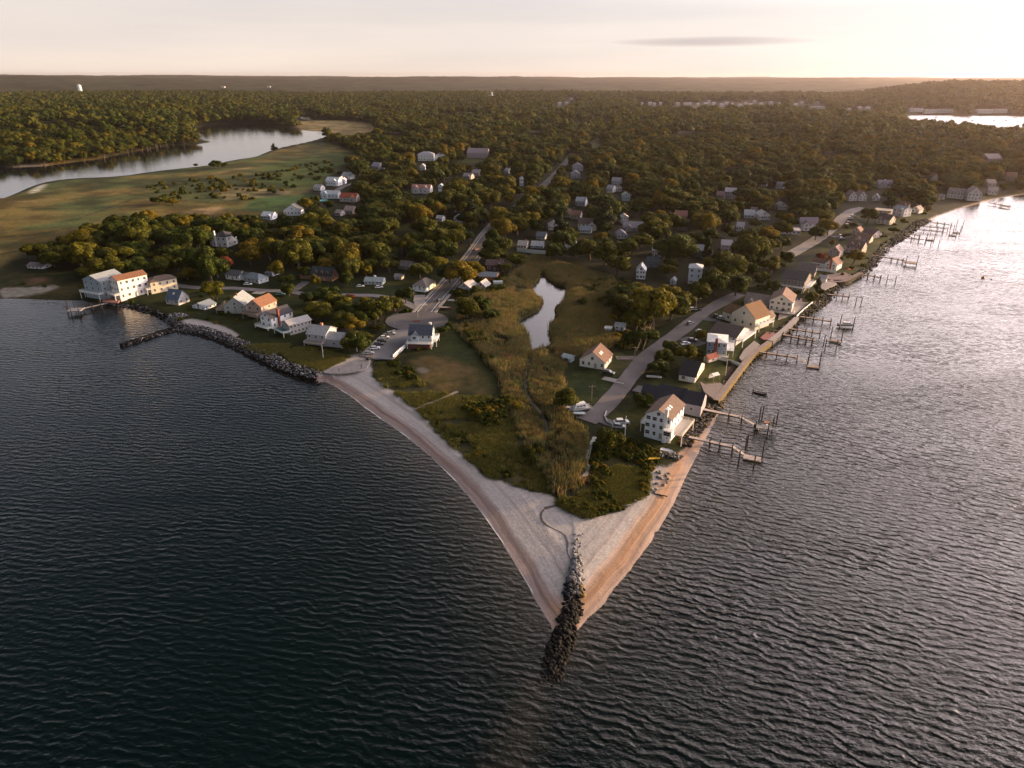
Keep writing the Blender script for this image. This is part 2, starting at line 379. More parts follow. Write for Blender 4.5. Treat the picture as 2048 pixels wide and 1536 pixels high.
for i, pl in enumerate([[(395, 352), (480, 335), (520, 332), (470, 345)], [(330, 368), (365, 363), (352, 370)], [(0, 400), (60, 402), (120, 395), (100, 402), (20, 408)]]):
    paint(region(pl, warp=4), (.20, .145, .08), (.12, .09, .04), 12, 7 + i, .8)
paint(region([(60, 378), (96, 363), (80, 382), (60, 388)], warp=1.5), (.36, .33, .30))
paint(region(P_MARSH2, warp=4), (.075, .062, .026), (.035, .042, .016), 14, 8)
paint(region([(0, 574), (40, 573), (80, 570), (118, 567), (105, 578), (70, 584), (20, 588), (0, 590)], warp=1.5, feather=1.5), (.40, .37, .36), (.33, .28, .27), 8, 3)
paint(region([(60, 557), (95, 553), (92, 562), (50, 568)], warp=2), (.20, .11, .08))
paint(region([(582, 246), (640, 240), (695, 241), (760, 250), (752, 266), (690, 275), (662, 270), (600, 259)], warp=14, feather=10), (.24, .17, .085), (.17, .13, .06), 60, 9)
paint(region([(0, 338), (95, 330), (130, 326), (240, 308), (300, 300), (300, 293), (212, 312), (80, 322), (0, 328)], warp=6), (.15, .10, .03), (.10, .08, .03), 20, 10)
paint(region([(0, 336), (0, 331), (60, 327), (98, 324), (95, 331), (60, 334)], warp=2), (.38, .31, .28))
# clearings further inland
for i, pl in enumerate([[(1168, 298), (1180, 282), (1205, 274), (1212, 280), (1200, 297)], [(1255, 290), (1265, 278), (1285, 276), (1280, 290)], [(1400, 305), (1410, 296), (1450, 296), (1455, 305)],
                        [(785, 462), (800, 449), (845, 447), (838, 460)], [(880, 322), (900, 315), (985, 316), (960, 328)], [(1590, 285), (1600, 276), (1625, 276), (1615, 288)]]):
    paint(region(pl, warp=3), (.12, .135, .04), (.08, .10, .03), 14, 11 + i)
for i, pl in enumerate([[(880, 224), (940, 220), (985, 223), (930, 228)], [(1120, 236), (1180, 232), (1215, 236), (1160, 241)], [(1330, 262), (1370, 256), (1400, 260), (1365, 267)], [(1040, 262), (1072, 258), (1090, 262), (1060, 268)],
         [(1500, 244), (1560, 240), (1590, 244), (1540, 249)], [(760, 262), (800, 258), (820, 262), (785, 267)], [(1440, 330), (1470, 326), (1482, 331), (1456, 336)], [(1640, 300), (1672, 296), (1685, 302), (1655, 306)], [(60, 262), (130, 256), (160, 260), (100, 267)],
         [(880, 352), (905, 348), (915, 353), (893, 358)], [(960, 400), (985, 395), (992, 401), (972, 407)], [(1290, 410), (1315, 406), (1322, 412), (1300, 417)]]):
    paint(region(pl, warp=8), (.15, .14, .055) if i % 2 else (.11, .12, .04), (.09, .09, .035), 20, 50 + i)
# gardens and lawns of the built-up strips
paint(region([(170, 604), (172, 560), (300, 552), (400, 568), (620, 585), (720, 640), (735, 690), (705, 722), (640, 740), (500, 700), (380, 655), (260, 612)], warp=2), (.048, .055, .016), (.032, .044, .014), 9, 12)
paint(region([(400, 560), (440, 545), (560, 545), (700, 555), (850, 560), (900, 540), (905, 570), (830, 610), (740, 600), (560, 590), (430, 578)], warp=3), (.045, .058, .018), (.03, .04, .014), 9, 13)
paint(region([(880, 690), (868, 660), (905, 630), (915, 600), (960, 590), (1000, 620), (960, 650), (940, 690), (985, 730), (1005, 770), (985, 790), (935, 782), (880, 770), (810, 720)], warp=2), (.052, .062, .018), (.036, .05, .015), 12, 15)
paint(region([(822, 712), (858, 706), (905, 718), (960, 742), (985, 765), (972, 786), (935, 778), (912, 782), (880, 778), (850, 755), (828, 735)], warp=3, feather=3), (.17, .115, .05), (.105, .085, .03), 8, 16)
paint(region([(830, 738), (842, 730), (860, 738), (850, 746)], warp=.6, feather=1), (.26, .22, .19))
# reed beds and scrub on the point
P_REED = [(905, 655), (940, 600), (985, 575), (1030, 545), (1068, 512), (1130, 528), (1225, 555), (1232, 600), (1222, 648), (1240, 690), (1200, 702), (1140, 712), (1125, 745), (1128, 790), (1110, 805), (1160, 850), (1190, 890),
          (1175, 960), (1115, 985), (1082, 940), (1050, 880), (1010, 800), (1004, 760), (985, 735), (955, 700)]
paint(region(P_REED, warp=3), (.10, .078, .035), (.062, .062, .026), 13, 17)
paint(region([(1150, 560), (1215, 572), (1228, 640), (1200, 690), (1160, 660), (1165, 610)], warp=5), (.15, .088, .05), (.10, .07, .035), 12, 18, .8)
paint(region([(1240, 700), (1230, 640), (1260, 600), (1310, 560), (1360, 570), (1370, 640), (1300, 700)], warp=3), (.04, .048, .018), (.03, .036, .014), 9, 18)
paint(region([(1125, 745), (1150, 712), (1240, 705), (1290, 700), (1300, 715), (1260, 745), (1200, 812), (1140, 800)], warp=1.5), (.050, .066, .020), (.036, .052, .016), 8, 19)
paint(region([(735, 725), (780, 722), (820, 742), (850, 775), (905, 790), (980, 790), (1030, 800), (1060, 860), (1100, 900), (1120, 985), (1060, 975), (1000, 960), (950, 930), (900, 882), (868, 848), (835, 812), (800, 790), (762, 762)], warp=1.5, feather=1.5),
      (.100, .085, .042), (.056, .056, .026), 6, 20)
paint(region([(1110, 1000), (1120, 985), (1175, 955), (1190, 900), (1200, 868), (1290, 885), (1330, 905), (1298, 935), (1300, 962), (1290, 985), (1235, 1018), (1170, 1032), (1148, 1020)], warp=1.5, feather=1.5),
      (.085, .072, .030), (.040, .040, .018), 6, 22)
paint(region([(960, 880), (1000, 895), (1040, 930), (1060, 955), (1020, 945), (980, 910)], warp=2), (.12, .09, .04), None)
for i, pl in enumerate([[(1198, 896), (1212, 890), (1228, 904), (1217, 916)], [(1228, 962), (1238, 952), (1256, 962), (1245, 972), (1232, 970)], [(1226, 934), (1234, 932), (1233, 940)], [(1015, 840), (1038, 826), (1045, 838), (1028, 850)], [(1205, 928), (1214, 926), (1212, 934)]]):
    paint(region(pl, warp=.7, feather=.7), (.32, .29, .29) if i < 3 else (.17, .11, .06))
# gardens along the right shore
paint(region([(1200, 845), (1270, 790), (1300, 760), (1340, 705), (1400, 645), (1450, 605), (1530, 570), (1580, 540), (1640, 500), (1720, 430), (1780, 420), (1870, 418), (1850, 440), (1790, 480), (1740, 520), (1690, 560), (1640, 590), (1600, 620), (1560, 650),
                (1510, 690), (1460, 745), (1430, 790), (1405, 840), (1370, 880), (1300, 900), (1240, 880)], warp=1.5), (.085, .085, .026), (.045, .058, .018), 8, 23)
paint(region([(1405, 745), (1420, 722), (1468, 712), (1475, 722), (1448, 750), (1436, 762)], warp=.5, feather=.8), (.10, .10, .025), (.07, .08, .02), 6, 24)
paint(region([(1455, 735), (1452, 722), (1482, 722), (1462, 752), (1448, 760)], warp=.5, feather=.8), (.09, .055, .045))
paint(region([(1395, 762), (1412, 768), (1440, 763), (1450, 775), (1428, 800), (1404, 782)], warp=.5, feather=.8), (.36, .30, .27))
paint(region([(1225, 722), (1280, 716), (1262, 742), (1232, 748)], warp=1), (.10, .09, .035))
# dirt lanes off the road
# the beach itself: by distance from the water
bw = np.where(ss < .2, 1.0, 0)
P_SAND = smooth(np.vstack([PP([(636, 742), (700, 722), (722, 708), (745, 716), (737, 734), (760, 764), (800, 791), (835, 813), (868, 849), (900, 883), (950, 931), (1000, 961), (1060, 976), (1108, 986),
                (1112, 1002), (1148, 1022), (1175, 1032), (1235, 1019), (1290, 988), (1302, 962), (1297, 934), (1312, 924), (1345, 930), (1372, 885), (1405, 845), (1432, 812)]), Z0([(1480, 830), (1420, 950), (1300, 1150), (1120, 1380), (960, 1180), (760, 900), (620, 800)])]), 1)
w_ = (fnoise(X_, Y_, 5, 33, 3) - .5) * 3.2
SAND = sstep(-.7, .7, sdf(P_SAND, X_, Y_) + w_)
SAND = np.maximum(SAND, sstep(-1, 1, sdf(smooth(PP([(352, 650), (372, 636), (410, 642), (455, 655), (482, 672), (470, 682), (430, 676), (395, 664), (360, 660)]), 1), X_, Y_)))
SAND = np.maximum(SAND, sstep(-1, 1, sdf(smooth(PP([(610, 745), (640, 728), (720, 705), (735, 715), (720, 735), (660, 760)]), 1), X_, Y_)))
SAND = np.maximum(SAND, sstep(-1.5, 1.5, sdf(smooth(PP([(1850, 440), (1880, 425), (1930, 408), (2000, 390), (2100, 378), (2100, 392), (2000, 402), (1930, 420), (1880, 436), (1856, 448)]), 1), X_, Y_)))
_mm = np.maximum(region(P_MARSH, warp=4), region([(582, 246), (640, 240), (695, 241), (760, 250), (752, 266), (690, 275), (662, 270), (600, 259)], warp=6))[:, None]
for _ln in ([(-40, 476), (60, 471), (112, 462)], [(-40, 420), (120, 411), (260, 386)], [(60, 384), (130, 373), (237, 360)], [(0, 508), (60, 500)], [(240, 385), (330, 398), (420, 405)], [(150, 440), (260, 400), (380, 385)], [(500, 345), (560, 342), (640, 330)]):
    _k = (1 - sstep(.8, 2.6, seg_dist(PP(_ln), X_, Y_)[0] + (fnoise(X_, Y_, 12, 41, 2) - .5) * 2))[:, None] * .75
    COL = COL * (1 - _k) + np.array((.025, .028, .013)) * _k
COL = COL * (1 + _mm * (.1 + 1.5 * sstep(.3, .7, fnoise(X_, Y_, 26, 43, 5))[:, None]))
COL = COL * np.array((.58, .62, .58)) * (1 - SAND[:, None]) + np.array((.385, .362, .36)) * SAND[:, None]

F_ = []
n_t = len(th); n_r = len(rr)
idx = np.arange(n_t * n_r).reshape(n_r, n_t)
Fq = np.stack([idx[:-1, :-1], idx[:-1, 1:], idx[1:, 1:], idx[1:, :-1]], -1).reshape(-1, 4)[:, ::-1]
keep = (hh[Fq] > -1.2).any(1)
Fq = Fq[keep]
is_sand = (SAND[Fq].mean(1) > .5)

def ground_mat():
    m = bpy.data.materials.new('ground cover'); m.use_nodes = True; t = m.node_tree; b = t.nodes['Principled BSDF']
    at = nn(t, 'ShaderNodeAttribute', attribute_name='cover'); geo = nn(t, 'ShaderNodeNewGeometry')
    n1 = nn(t, 'ShaderNodeTexNoise'); n1.inputs['Scale'].default_value = .35; n1.inputs['Detail'].default_value = 9; n1.inputs['Roughness'].default_value = .72
    t.links.new(geo.outputs['Position'], n1.inputs['Vector'])
    n2 = nn(t, 'ShaderNodeTexNoise'); n2.inputs['Scale'].default_value = .05; n2.inputs['Detail'].default_value = 6
    t.links.new(geo.outputs['Position'], n2.inputs['Vector'])
    c = mixc(t, 1.0, at.outputs['Color'], ramp(t, n1.outputs[0], [(.28, (.52, .56, .5)), (.5, (1, 1, 1)), (.72, (1.5, 1.4, 1.3))]), 'MULTIPLY')
    c = mixc(t, 1.0, c, ramp(t, n2.outputs[0], [(.3, (.78, .84, .8)), (.7, (1.2, 1.12, 1.1))]), 'MULTIPLY')
    t.links.new(c, b.inputs['Base Color']); b.inputs['Roughness'].default_value = .95; b.inputs['Specular IOR Level'].default_value = .1
    bp = nn(t, 'ShaderNodeBump'); bp.inputs['Strength'].default_value = .6; bp.inputs['Distance'].default_value = .6
    t.links.new(n1.outputs[0], bp.inputs['Height']); t.links.new(bp.outputs[0], b.inputs['Normal'])
    return m
def sand_mat():
    m = bpy.data.materials.new('beach sand'); m.use_nodes = True; t = m.node_tree; b = t.nodes['Principled BSDF']
    at = nn(t, 'ShaderNodeAttribute', attribute_name='cover'); geo = nn(t, 'ShaderNodeNewGeometry')
    sh = nn(t, 'ShaderNodeAttribute', attribute_name='shore')            # (distance from water, distance along, right-hand beach)
    sp = nn(t, 'ShaderNodeSeparateXYZ'); t.links.new(sh.outputs['Vector'], sp.inputs[0])
    nw = nn(t, 'ShaderNodeTexNoise'); nw.inputs['Scale'].default_value = .06; nw.inputs['Detail'].default_value = 5
    t.links.new(geo.outputs['Position'], nw.inputs['Vector'])
    dwarp = mth(t, 'ADD', sp.outputs[0], mth(t, 'MULTIPLY', mth(t, 'SUBTRACT', nw.outputs[0], .5), 3.2))
    cb = nn(t, 'ShaderNodeCombineXYZ'); t.links.new(mth(t, 'MULTIPLY', dwarp, .9), cb.inputs[0]); t.links.new(mth(t, 'MULTIPLY', sp.outputs[1], .018), cb.inputs[1])
    st = nn(t, 'ShaderNodeTexNoise'); st.inputs['Scale'].default_value = 1.0; st.inputs['Detail'].default_value = 6; st.inputs['Roughness'].default_value = .65
    t.links.new(cb.outputs[0], st.inputs['Vector'])
    n1 = nn(t, 'ShaderNodeTexNoise'); n1.inputs['Scale'].default_value = 1.2; n1.inputs['Detail'].default_value = 8; n1.inputs['Roughness'].default_value = .7
    t.links.new(geo.outputs['Position'], n1.inputs['Vector'])
    c = mixc(t, ramp(t, mth(t, 'DIVIDE', dwarp, 30.0), [(.3, (1, 1, 1)), (.8, (.15, .15, .15))]), at.outputs['Color'], mixc(t, 1.0, at.outputs['Color'], ramp(t, st.outputs[0], [(.30, (.72, .69, .68)), (.5, (1, 1, 1)), (.7, (1.16, 1.15, 1.15))]), 'MULTIPLY'))
    c = mixc(t, 1.0, c, ramp(t, n1.outputs[0], [(.3, (.74, .74, .74)), (.7, (1.24, 1.23, 1.23))]), 'MULTIPLY')
    # damp reddish shingle, sun's orange painted into the right-hand beach, tide lines of weed
    dl = mth(t, 'DIVIDE', dwarp, mth(t, 'ADD', 5.4, mth(t, 'MULTIPLY', sp.outputs[2], 2.0)))
    wetm = ramp(t, dl, [(0.0, (.55,) * 3), (.25, (.75,) * 3), (.55, (.95,) * 3), (.85, (.45,) * 3), (1.0, (0, 0, 0))])
    wet = mixc(t, sp.outputs[2], (.17, .118, .105), (.33, .185, .10))
    wet_sunlit = mixc(t, 1.0, wet, ramp(t, st.outputs[0], [(.3, (.55, .52, .5)), (.5, (1, 1, 1)), (.7, (1.7, 1.7, 1.7))]), 'MULTIPLY')
    c = mixc(t, wetm, c, wet_sunlit)
    for dist, wd, am in ((9.8, .8, .30),):
        k = mth(t, 'SUBTRACT', 1.0, mth(t, 'DIVIDE', mth(t, 'ABSOLUTE', mth(t, 'SUBTRACT', dwarp, dist)), wd), True)
        k = mth(t, 'MULTIPLY', mth(t, 'MULTIPLY', k, am), mth(t, 'MULTIPLY', n1.outputs[0], 1.8), True)
        c = mixc(t, k, c, (.09, .06, .045))
    t.links.new(c, b.inputs['Base Color'])
    t.links.new(ramp(t, dl, [(0, (.45,) * 3), (.5, (.75,) * 3), (1, (.95,) * 3)]), b.inputs['Roughness']); b.inputs['Specular IOR Level'].default_value = .25
    bp = nn(t, 'ShaderNodeBump'); bp.inputs['Strength'].default_value = .5; bp.inputs['Distance'].default_value = .25
    t.links.new(mth(t, 'ADD', n1.outputs[0], mth(t, 'MULTIPLY', st.outputs[0], .25)), bp.inputs['Height']); t.links.new(bp.outputs[0], b.inputs['Normal'])
    return m
M_GROUND = ground_mat(); M_SAND = sand_mat()
rightness = sstep(-4, 4, (X_ - 8.4) - (Y_ - 121) * .26) * (Y_ < 400) + (Y_ >= 400)
def sub_sheet(name, faces, m):
    u, inv = np.unique(faces.ravel(), return_inverse=True)
    me = mesh_np(name, np.stack([X_[u], Y_[u], hh[u]], 1), inv.reshape(-1, 4), [m], smooth_=True)
    a = me.color_attributes.new('cover', 'FLOAT_COLOR', 'POINT'); a.data.foreach_set('color', np.hstack([COL[u], np.ones((len(u), 1))]).astype(np.float32).ravel())
    a = me.attributes.new('shore', 'FLOAT_VECTOR', 'POINT'); a.data.foreach_set('vector', np.stack([dd[u], aa[u], rightness[u]], 1).astype(np.float32).ravel())
    o = link(bpy.data.objects.new(name, me)); return props(o, kind='structure')
near_f = Rr[Fq[:, 0]] < 4300
sub_sheet('ground', Fq[~is_sand & near_f], M_GROUND)
sub_sheet('beach', Fq[is_sand], M_SAND)
M_FARWOOD = mat('far woodland', (.036, .038, .017), .95, .75, .006, spec=.05, bump=1.0, bscale=.02)
sub_sheet('hills', Fq[~is_sand & ~near_f], M_FARWOOD)
del Fq
def ground_z(x, y):
    h = terrain(np.atleast_1d(np.asarray(x, float)), np.atleast_1d(np.asarray(y, float)))[0]
    return h

# ------------------------------------------------------------------ water
def water_mat(name, amp=1.0, base=(.0008, .0045, .0045), rough=.05, ior=1.36, scale=1.0, shallow=False):
    m = bpy.data.materials.new(name); m.use_nodes = True; t = m.node_tree; b = t.nodes['Principled BSDF']
    geo = nn(t, 'ShaderNodeNewGeometry')
    def layer(rot, sx, sy, detail, rg=.5, dist=0.0):
        mp = nn(t, 'ShaderNodeMapping'); mp.inputs['Rotation'].default_value = (0, 0, math.radians(rot)); mp.inputs['Scale'].default_value = (sx * scale, sy * scale, 1)
        t.links.new(geo.outputs['Position'], mp.inputs[0])
        n = nn(t, 'ShaderNodeTexNoise'); n.inputs['Scale'].default_value = 1; n.inputs['Detail'].default_value = detail; n.inputs['Roughness'].default_value = rg
        n.inputs['Distortion'].default_value = dist
        t.links.new(mp.outputs[0], n.inputs['Vector']); return n.outputs[0]
    def train(theta, lam, dist, dsc):            # a train of wind waves whose crests run theta degrees off the x axis
        mp = nn(t, 'ShaderNodeMapping'); mp.inputs['Rotation'].default_value = (0, 0, -math.radians(90 - theta)); t.links.new(geo.outputs['Position'], mp.inputs[0])
        n = nn(t, 'ShaderNodeTexWave'); n.wave_type = 'BANDS'; n.bands_direction = 'X'; n.wave_profile = 'SIN'
        n.inputs['Scale'].default_value = .314 / lam * scale; n.inputs['Distortion'].default_value = dist; n.inputs['Detail'].default_value = 2.5; n.inputs['Detail Scale'].default_value = dsc
        n.inputs['Detail Roughness'].default_value = .55; t.links.new(mp.outputs[0], n.inputs['Vector']); return mth(t, 'POWER', n.outputs['Fac'], 1.5)
    sp0 = nn(t, 'ShaderNodeSeparateXYZ'); t.links.new(geo.outputs['Position'], sp0.inputs[0])
    side = ramp(t, mth(t, 'ADD', mth(t, 'DIVIDE', mth(t, 'SUBTRACT', sp0.outputs[0], 5.0), 90.0), .5), [(0, (0, 0, 0)), (1, (1, 1, 1))], 'EASE')
    p1 = layer(20, .018, .03, 3); p2 = layer(-35, .025, .02, 3)
    w1 = mth(t, 'ADD', mth(t, 'MULTIPLY', train(27, 2.8, 8.0, 1.3), side), mth(t, 'MULTIPLY', train(5, 2.4, 8.0, 1.3), mth(t, 'SUBTRACT', 1.0, side)))
    w2 = train(13, 1.9, 6.5, 1.3); w3 = train(-9, 3.9, 5.0, 1.0)
    c = mth(t, 'MULTIPLY', layer(10, .42, .8, 4, .62, .4), ramp(t, layer(-18, .004, .014, 4, .6, .8), [(.36, (.45,) * 3), (.6, (1.15,) * 3)])); d = layer(24, 1.1, 1.7, 3, .65)
    w1 = mth(t, 'MULTIPLY', w1, ramp(t, p1, [(.34, (.15,) * 3), (.62, (1.15,) * 3)])); w3 = mth(t, 'MULTIPLY', w3, ramp(t, p2, [(.45, (0,) * 3), (.68, (.9,) * 3)]))
    hsum = mth(t, 'ADD', mth(t, 'ADD', mth(t, 'MULTIPLY', w1, .34), mth(t, 'MULTIPLY', w2, .15)), mth(t, 'ADD', mth(t, 'MULTIPLY', w3, .30), mth(t, 'ADD', mth(t, 'MULTIPLY', c, .80), mth(t, 'MULTIPLY', d, .26))))
    hsum = mth(t, 'MULTIPLY', hsum, mth(t, 'ADD', .44, mth(t, 'MULTIPLY', side, .52)))   # the wind blows onto the right-hand shore
    spz = nn(t, 'ShaderNodeSeparateXYZ'); t.links.new(geo.outputs['Position'], spz.inputs[0])
    if amp == 1.0: hsum = mth(t, 'MULTIPLY', hsum, ramp(t, mth(t, 'DIVIDE', spz.outputs[1], 1000.0), [(.08, (1.2,) * 3), (.2, (1.0,) * 3), (.34, (.62,) * 3), (.55, (.38,) * 3), (.9, (.22,) * 3)]))   # calmer in the lee of the far shore
    bp = nn(t, 'ShaderNodeBump'); bp.inputs['Strength'].default_value = 1.0; bp.inputs['Distance'].default_value = .52 * amp
    t.links.new(hsum, bp.inputs['Height']); t.links.new(bp.outputs[0], b.inputs['Normal'])
    at = nn(t, 'ShaderNodeAttribute', attribute_name='shallow')
    t.links.new(mixc(t, mth(t, 'MULTIPLY', at.outputs['Fac'], .9, True), base, (.040, .036, .028)), b.inputs['Base Color']); b.inputs['IOR'].default_value = ior
    b.inputs['Roughness'].default_value = rough; b.inputs['Specular IOR Level'].default_value = .5
    return m
M_SEA = water_mat('bay water')
M_STILL = water_mat('sheltered water', .07, (.012, .016, .016), .04, ior=1.85, scale=1.6)
tw0 = np.radians(np.concatenate([np.linspace(-150, -42, 40)[:-1], np.linspace(-42, 42, 260), np.linspace(42, 150, 40)[1:]])); rw0 = np.concatenate([[1.0], np.exp(np.linspace(math.log(15), math.log(18000), 560))])
TW, RWW = np.meshgrid(tw0, rw0); wx, wy = (RWW * np.sin(TW)).ravel(), (RWW * np.cos(TW)).ravel()
ii = np.arange(len(wx)).reshape(len(rw0), len(tw0)); Fw = np.stack([ii[:-1, :-1], ii[:-1, 1:], ii[1:, 1:], ii[1:, :-1]], -1).reshape(-1, 4)[:, ::-1]
me = mesh_np('bay_water', np.stack([wx, wy, wx * 0], 1), Fw, [M_SEA])
nearw = np.hypot(wx, wy) < 900; shal = np.zeros(len(wx)); dq, _, iq = seg_dist(coast, wx[nearw], wy[nearw])
shal[nearw] = np.exp(-dq / 7.0) * (slopes[iq] < .2)
shal = np.maximum(shal, (.45) * np.exp(-(seg_dist(np.array([(8.5, 118.0), (5, 104), (1, 90), (-4, 78)]), wx, wy)[0] / 4.5) ** 2))     # sand carried past the jetty
a = me.attributes.new('shallow', 'FLOAT', 'POINT'); a.data.foreach_set('value', shal.astype(np.float32))
props(link(bpy.data.objects.new('bay_water', me)), kind='structure')
def sheet(name, poly, z, m, kind='structure', **kw):
    from mathutils.geometry import tessellate_polygon
    v = [Vector((a, b, z)) for a, b in poly]; tri = tessellate_polygon([v])
    mb = MB(); mb.v = [tuple(q) for q in v]
    for a, b, c in tri:
        n = (v[b] - v[a]).cross(v[c] - v[a]).z
        mb.f.append((a, b, c) if n > 0 else (a, c, b)); mb.m.append(0)
    return mb.obj(name, m, kind=kind, **kw)
sheet('pond_water', pond, .03, M_STILL)
M_RIVER = water_mat('river water', .10, (.012, .016, .016), .06, ior=1.55)
sheet('river_water', river, .03, M_RIVER)
sheet('inlet_water', inlet, .03, M_RIVER)
sheet('harbor_water', harbor, .03, water_mat('harbour water', .9, (.012, .016, .016), .25, ior=1.55))

# ------------------------------------------------------------------ where trees may not stand
def seg_near(line, X, Y, w):
    return seg_dist(np.asarray(line), X, Y)[0] < w
ROADS = dict(
    main=(PP([(842, 634), (858, 612), (884, 584), (908, 556), (928, 534), (946, 512), (962, 488), (975, 468), (1000, 440), (1030, 416), (1062, 392), (1098, 361), (1120, 338), (1136, 320), (1145, 306)]), 4.6),
    right=(PP([(1172, 840), (1200, 822), (1228, 790), (1258, 756), (1290, 716), (1322, 690), (1362, 662), (1400, 630), (1440, 606), (1478, 588)]), 3.9),
    upper=(PP([(1560, 520), (1612, 492), (1645, 472), (1672, 450), (1688, 432), (1706, 420), (1728, 416)]), 4.6),
    shore=(PP([(350, 570), (380, 575), (430, 577), (470, 576), (517, 581), (575, 582), (614, 589), (680, 590), (724, 591), (752, 591), (800, 600), (846, 622)]), 3.0),
    lane=(PP([(664, 388), (676, 378), (692, 370), (712, 366), (730, 362)]), 3.0),
    drive=(PP([(1190, 832), (1212, 842), (1240, 852)]), 2.4),
    side=(PP([(1290, 716), (1262, 716), (1232, 716)]), 1.8),
)
CLEAR = [[(880, 224), (940, 220), (985, 223), (930, 228)], [(1120, 236), (1180, 232), (1215, 236), (1160, 241)], [(1330, 262), (1370, 256), (1400, 260), (1365, 267)], [(1040, 262), (1072, 258), (1090, 262), (1060, 268)],
         [(1500, 244), (1560, 240), (1590, 244), (1540, 249)], [(760, 262), (800, 258), (820, 262), (785, 267)], [(1440, 330), (1470, 326), (1482, 331), (1456, 336)], [(1640, 300), (1672, 296), (1685, 302), (1655, 306)], [(60, 262), (130, 256), (160, 260), (100, 267)],
         [(880, 352), (905, 348), (915, 353), (893, 358)], [(960, 400), (985, 395), (992, 401), (972, 407)], [(1290, 410), (1315, 406), (1322, 412), (1300, 417)]]
OPEN_W = [PP(p) for p in CLEAR] + [river, inlet, harbor, pond, P_SAND] + [PP(p) for p in (P_MARSH, P_MARSH2, P_REED)] + [PP(p) for p in (
    [(582, 246), (640, 240), (695, 241), (760, 250), (752, 266), (690, 275), (662, 270), (600, 259)],
    [(735, 722), (905, 660), (1060, 860), (1175, 940), (1290, 880), (1330, 905), (1300, 990), (1150, 1030), (760, 770)],
    [(810, 720), (880, 680), (905, 630), (1000, 600), (1010, 800), (880, 780)],
    [(1125, 745), (1160, 700), (1300, 700), (1260, 760), (1200, 830), (1140, 800)],
    [(158, 606), (172, 572), (300, 560), (400, 572), (595, 588), (612, 640), (690, 700), (700, 722), (640, 765), (380, 680)], [(728, 712), (768, 668), (800, 655), (840, 690), (790, 722)],
    [(765, 640), (830, 612), (905, 632), (900, 655), (830, 680), (790, 720), (720, 720)],
    [(1168, 298), (1180, 282), (1205, 274), (1212, 280), (1200, 297)], [(1255, 290), (1265, 278), (1285, 276), (1280, 290)], [(785, 462), (800, 449), (845, 447), (838, 460)])]
SHORE_STRIP = PP([(1200, 845), (1270, 800), (1300, 770), (1350, 700), (1410, 650), (1470, 608), (1560, 560), (1600, 535), (1640, 500), (1690, 460), (1740, 430), (1800, 412), (1885, 425), (1800, 480), (1700, 560), (1560, 660), (1440, 800), (1360, 900)])
# what the photograph shows uncovered: trees must not stand in front of it
OM = np.zeros((384, 512), bool); OYY, OXX = np.mgrid[0:384, 0:512]; OXX = OXX * 4 + 2.0; OYY = OYY * 4 + 2.0
def open_px(pts):
    pts = np.array(pts, float); x0, y0 = pts.min(0) // 4 - 1; x1, y1 = pts.max(0) // 4 + 2
    x0, y0 = int(max(0, x0)), int(max(0, y0)); x1, y1 = int(min(512, x1)), int(min(384, y1))
    if x1 > x0 and y1 > y0: OM[y0:y1, x0:x1] |= inside(pts, OXX[y0:y1, x0:x1], OYY[y0:y1, x0:x1])
for pl in CLEAR: open_px([(a, 2 + b if b > np.mean([q[1] for q in pl]) - 3 else b + 2) for a, b in pl])
for pl in ([(0, 400), (95, 360), (237, 353), (385, 333), (462, 320), (527, 305), (575, 291), (640, 276), (655, 268), (600, 260), (540, 250), (475, 246), (425, 250), (390, 262), (412, 282), (390, 288), (310, 297), (250, 304), (212, 314), (125, 326), (0, 334)],
           [(1815, 236), (1830, 231), (2047, 232), (2047, 250), (1950, 246), (1850, 240)], [(592, 226), (612, 228), (634, 234), (607, 240)],
           [(640, 250), (690, 245), (750, 252), (745, 262), (690, 268), (670, 262)], [(1178, 296), (1188, 284), (1206, 278), (1202, 292)],
           [(1084, 547), (1136, 572), (1130, 600), (1111, 634), (1110, 685), (1061, 702), (1037, 647), (1058, 583)],
           [(0, 405), (240, 360), (500, 330), (640, 305), (700, 325), (640, 362), (600, 395), (500, 425), (240, 425), (150, 450), (60, 485), (0, 560)],
           [(1612, 498), (1640, 486), (1692, 436), (1728, 416), (1716, 414), (1660, 448), (1610, 482)],
           [(1225, 795), (1300, 718), (1400, 640), (1440, 612), (1425, 600), (1330, 670), (1240, 745), (1185, 830)],
           [(944, 520), (968, 480), (958, 474), (932, 512)], [(1096, 366), (1106, 352), (1098, 350), (1090, 364)], [(1128, 328), (1140, 316), (1132, 314), (1122, 326)],
           [(800, 630), (848, 612), (915, 548), (900, 548), (840, 600)], [(770, 640), (900, 640), (890, 655), (780, 662)],
           [(380, 574), (470, 572), (614, 582), (615, 592), (470, 582), (380, 580)], [(668, 384), (705, 372), (700, 366), (668, 376)],
           [(882, 322), (900, 318), (960, 318), (955, 326)], [(786, 462), (800, 452), (842, 449), (838, 458)]):
    open_px(pl)

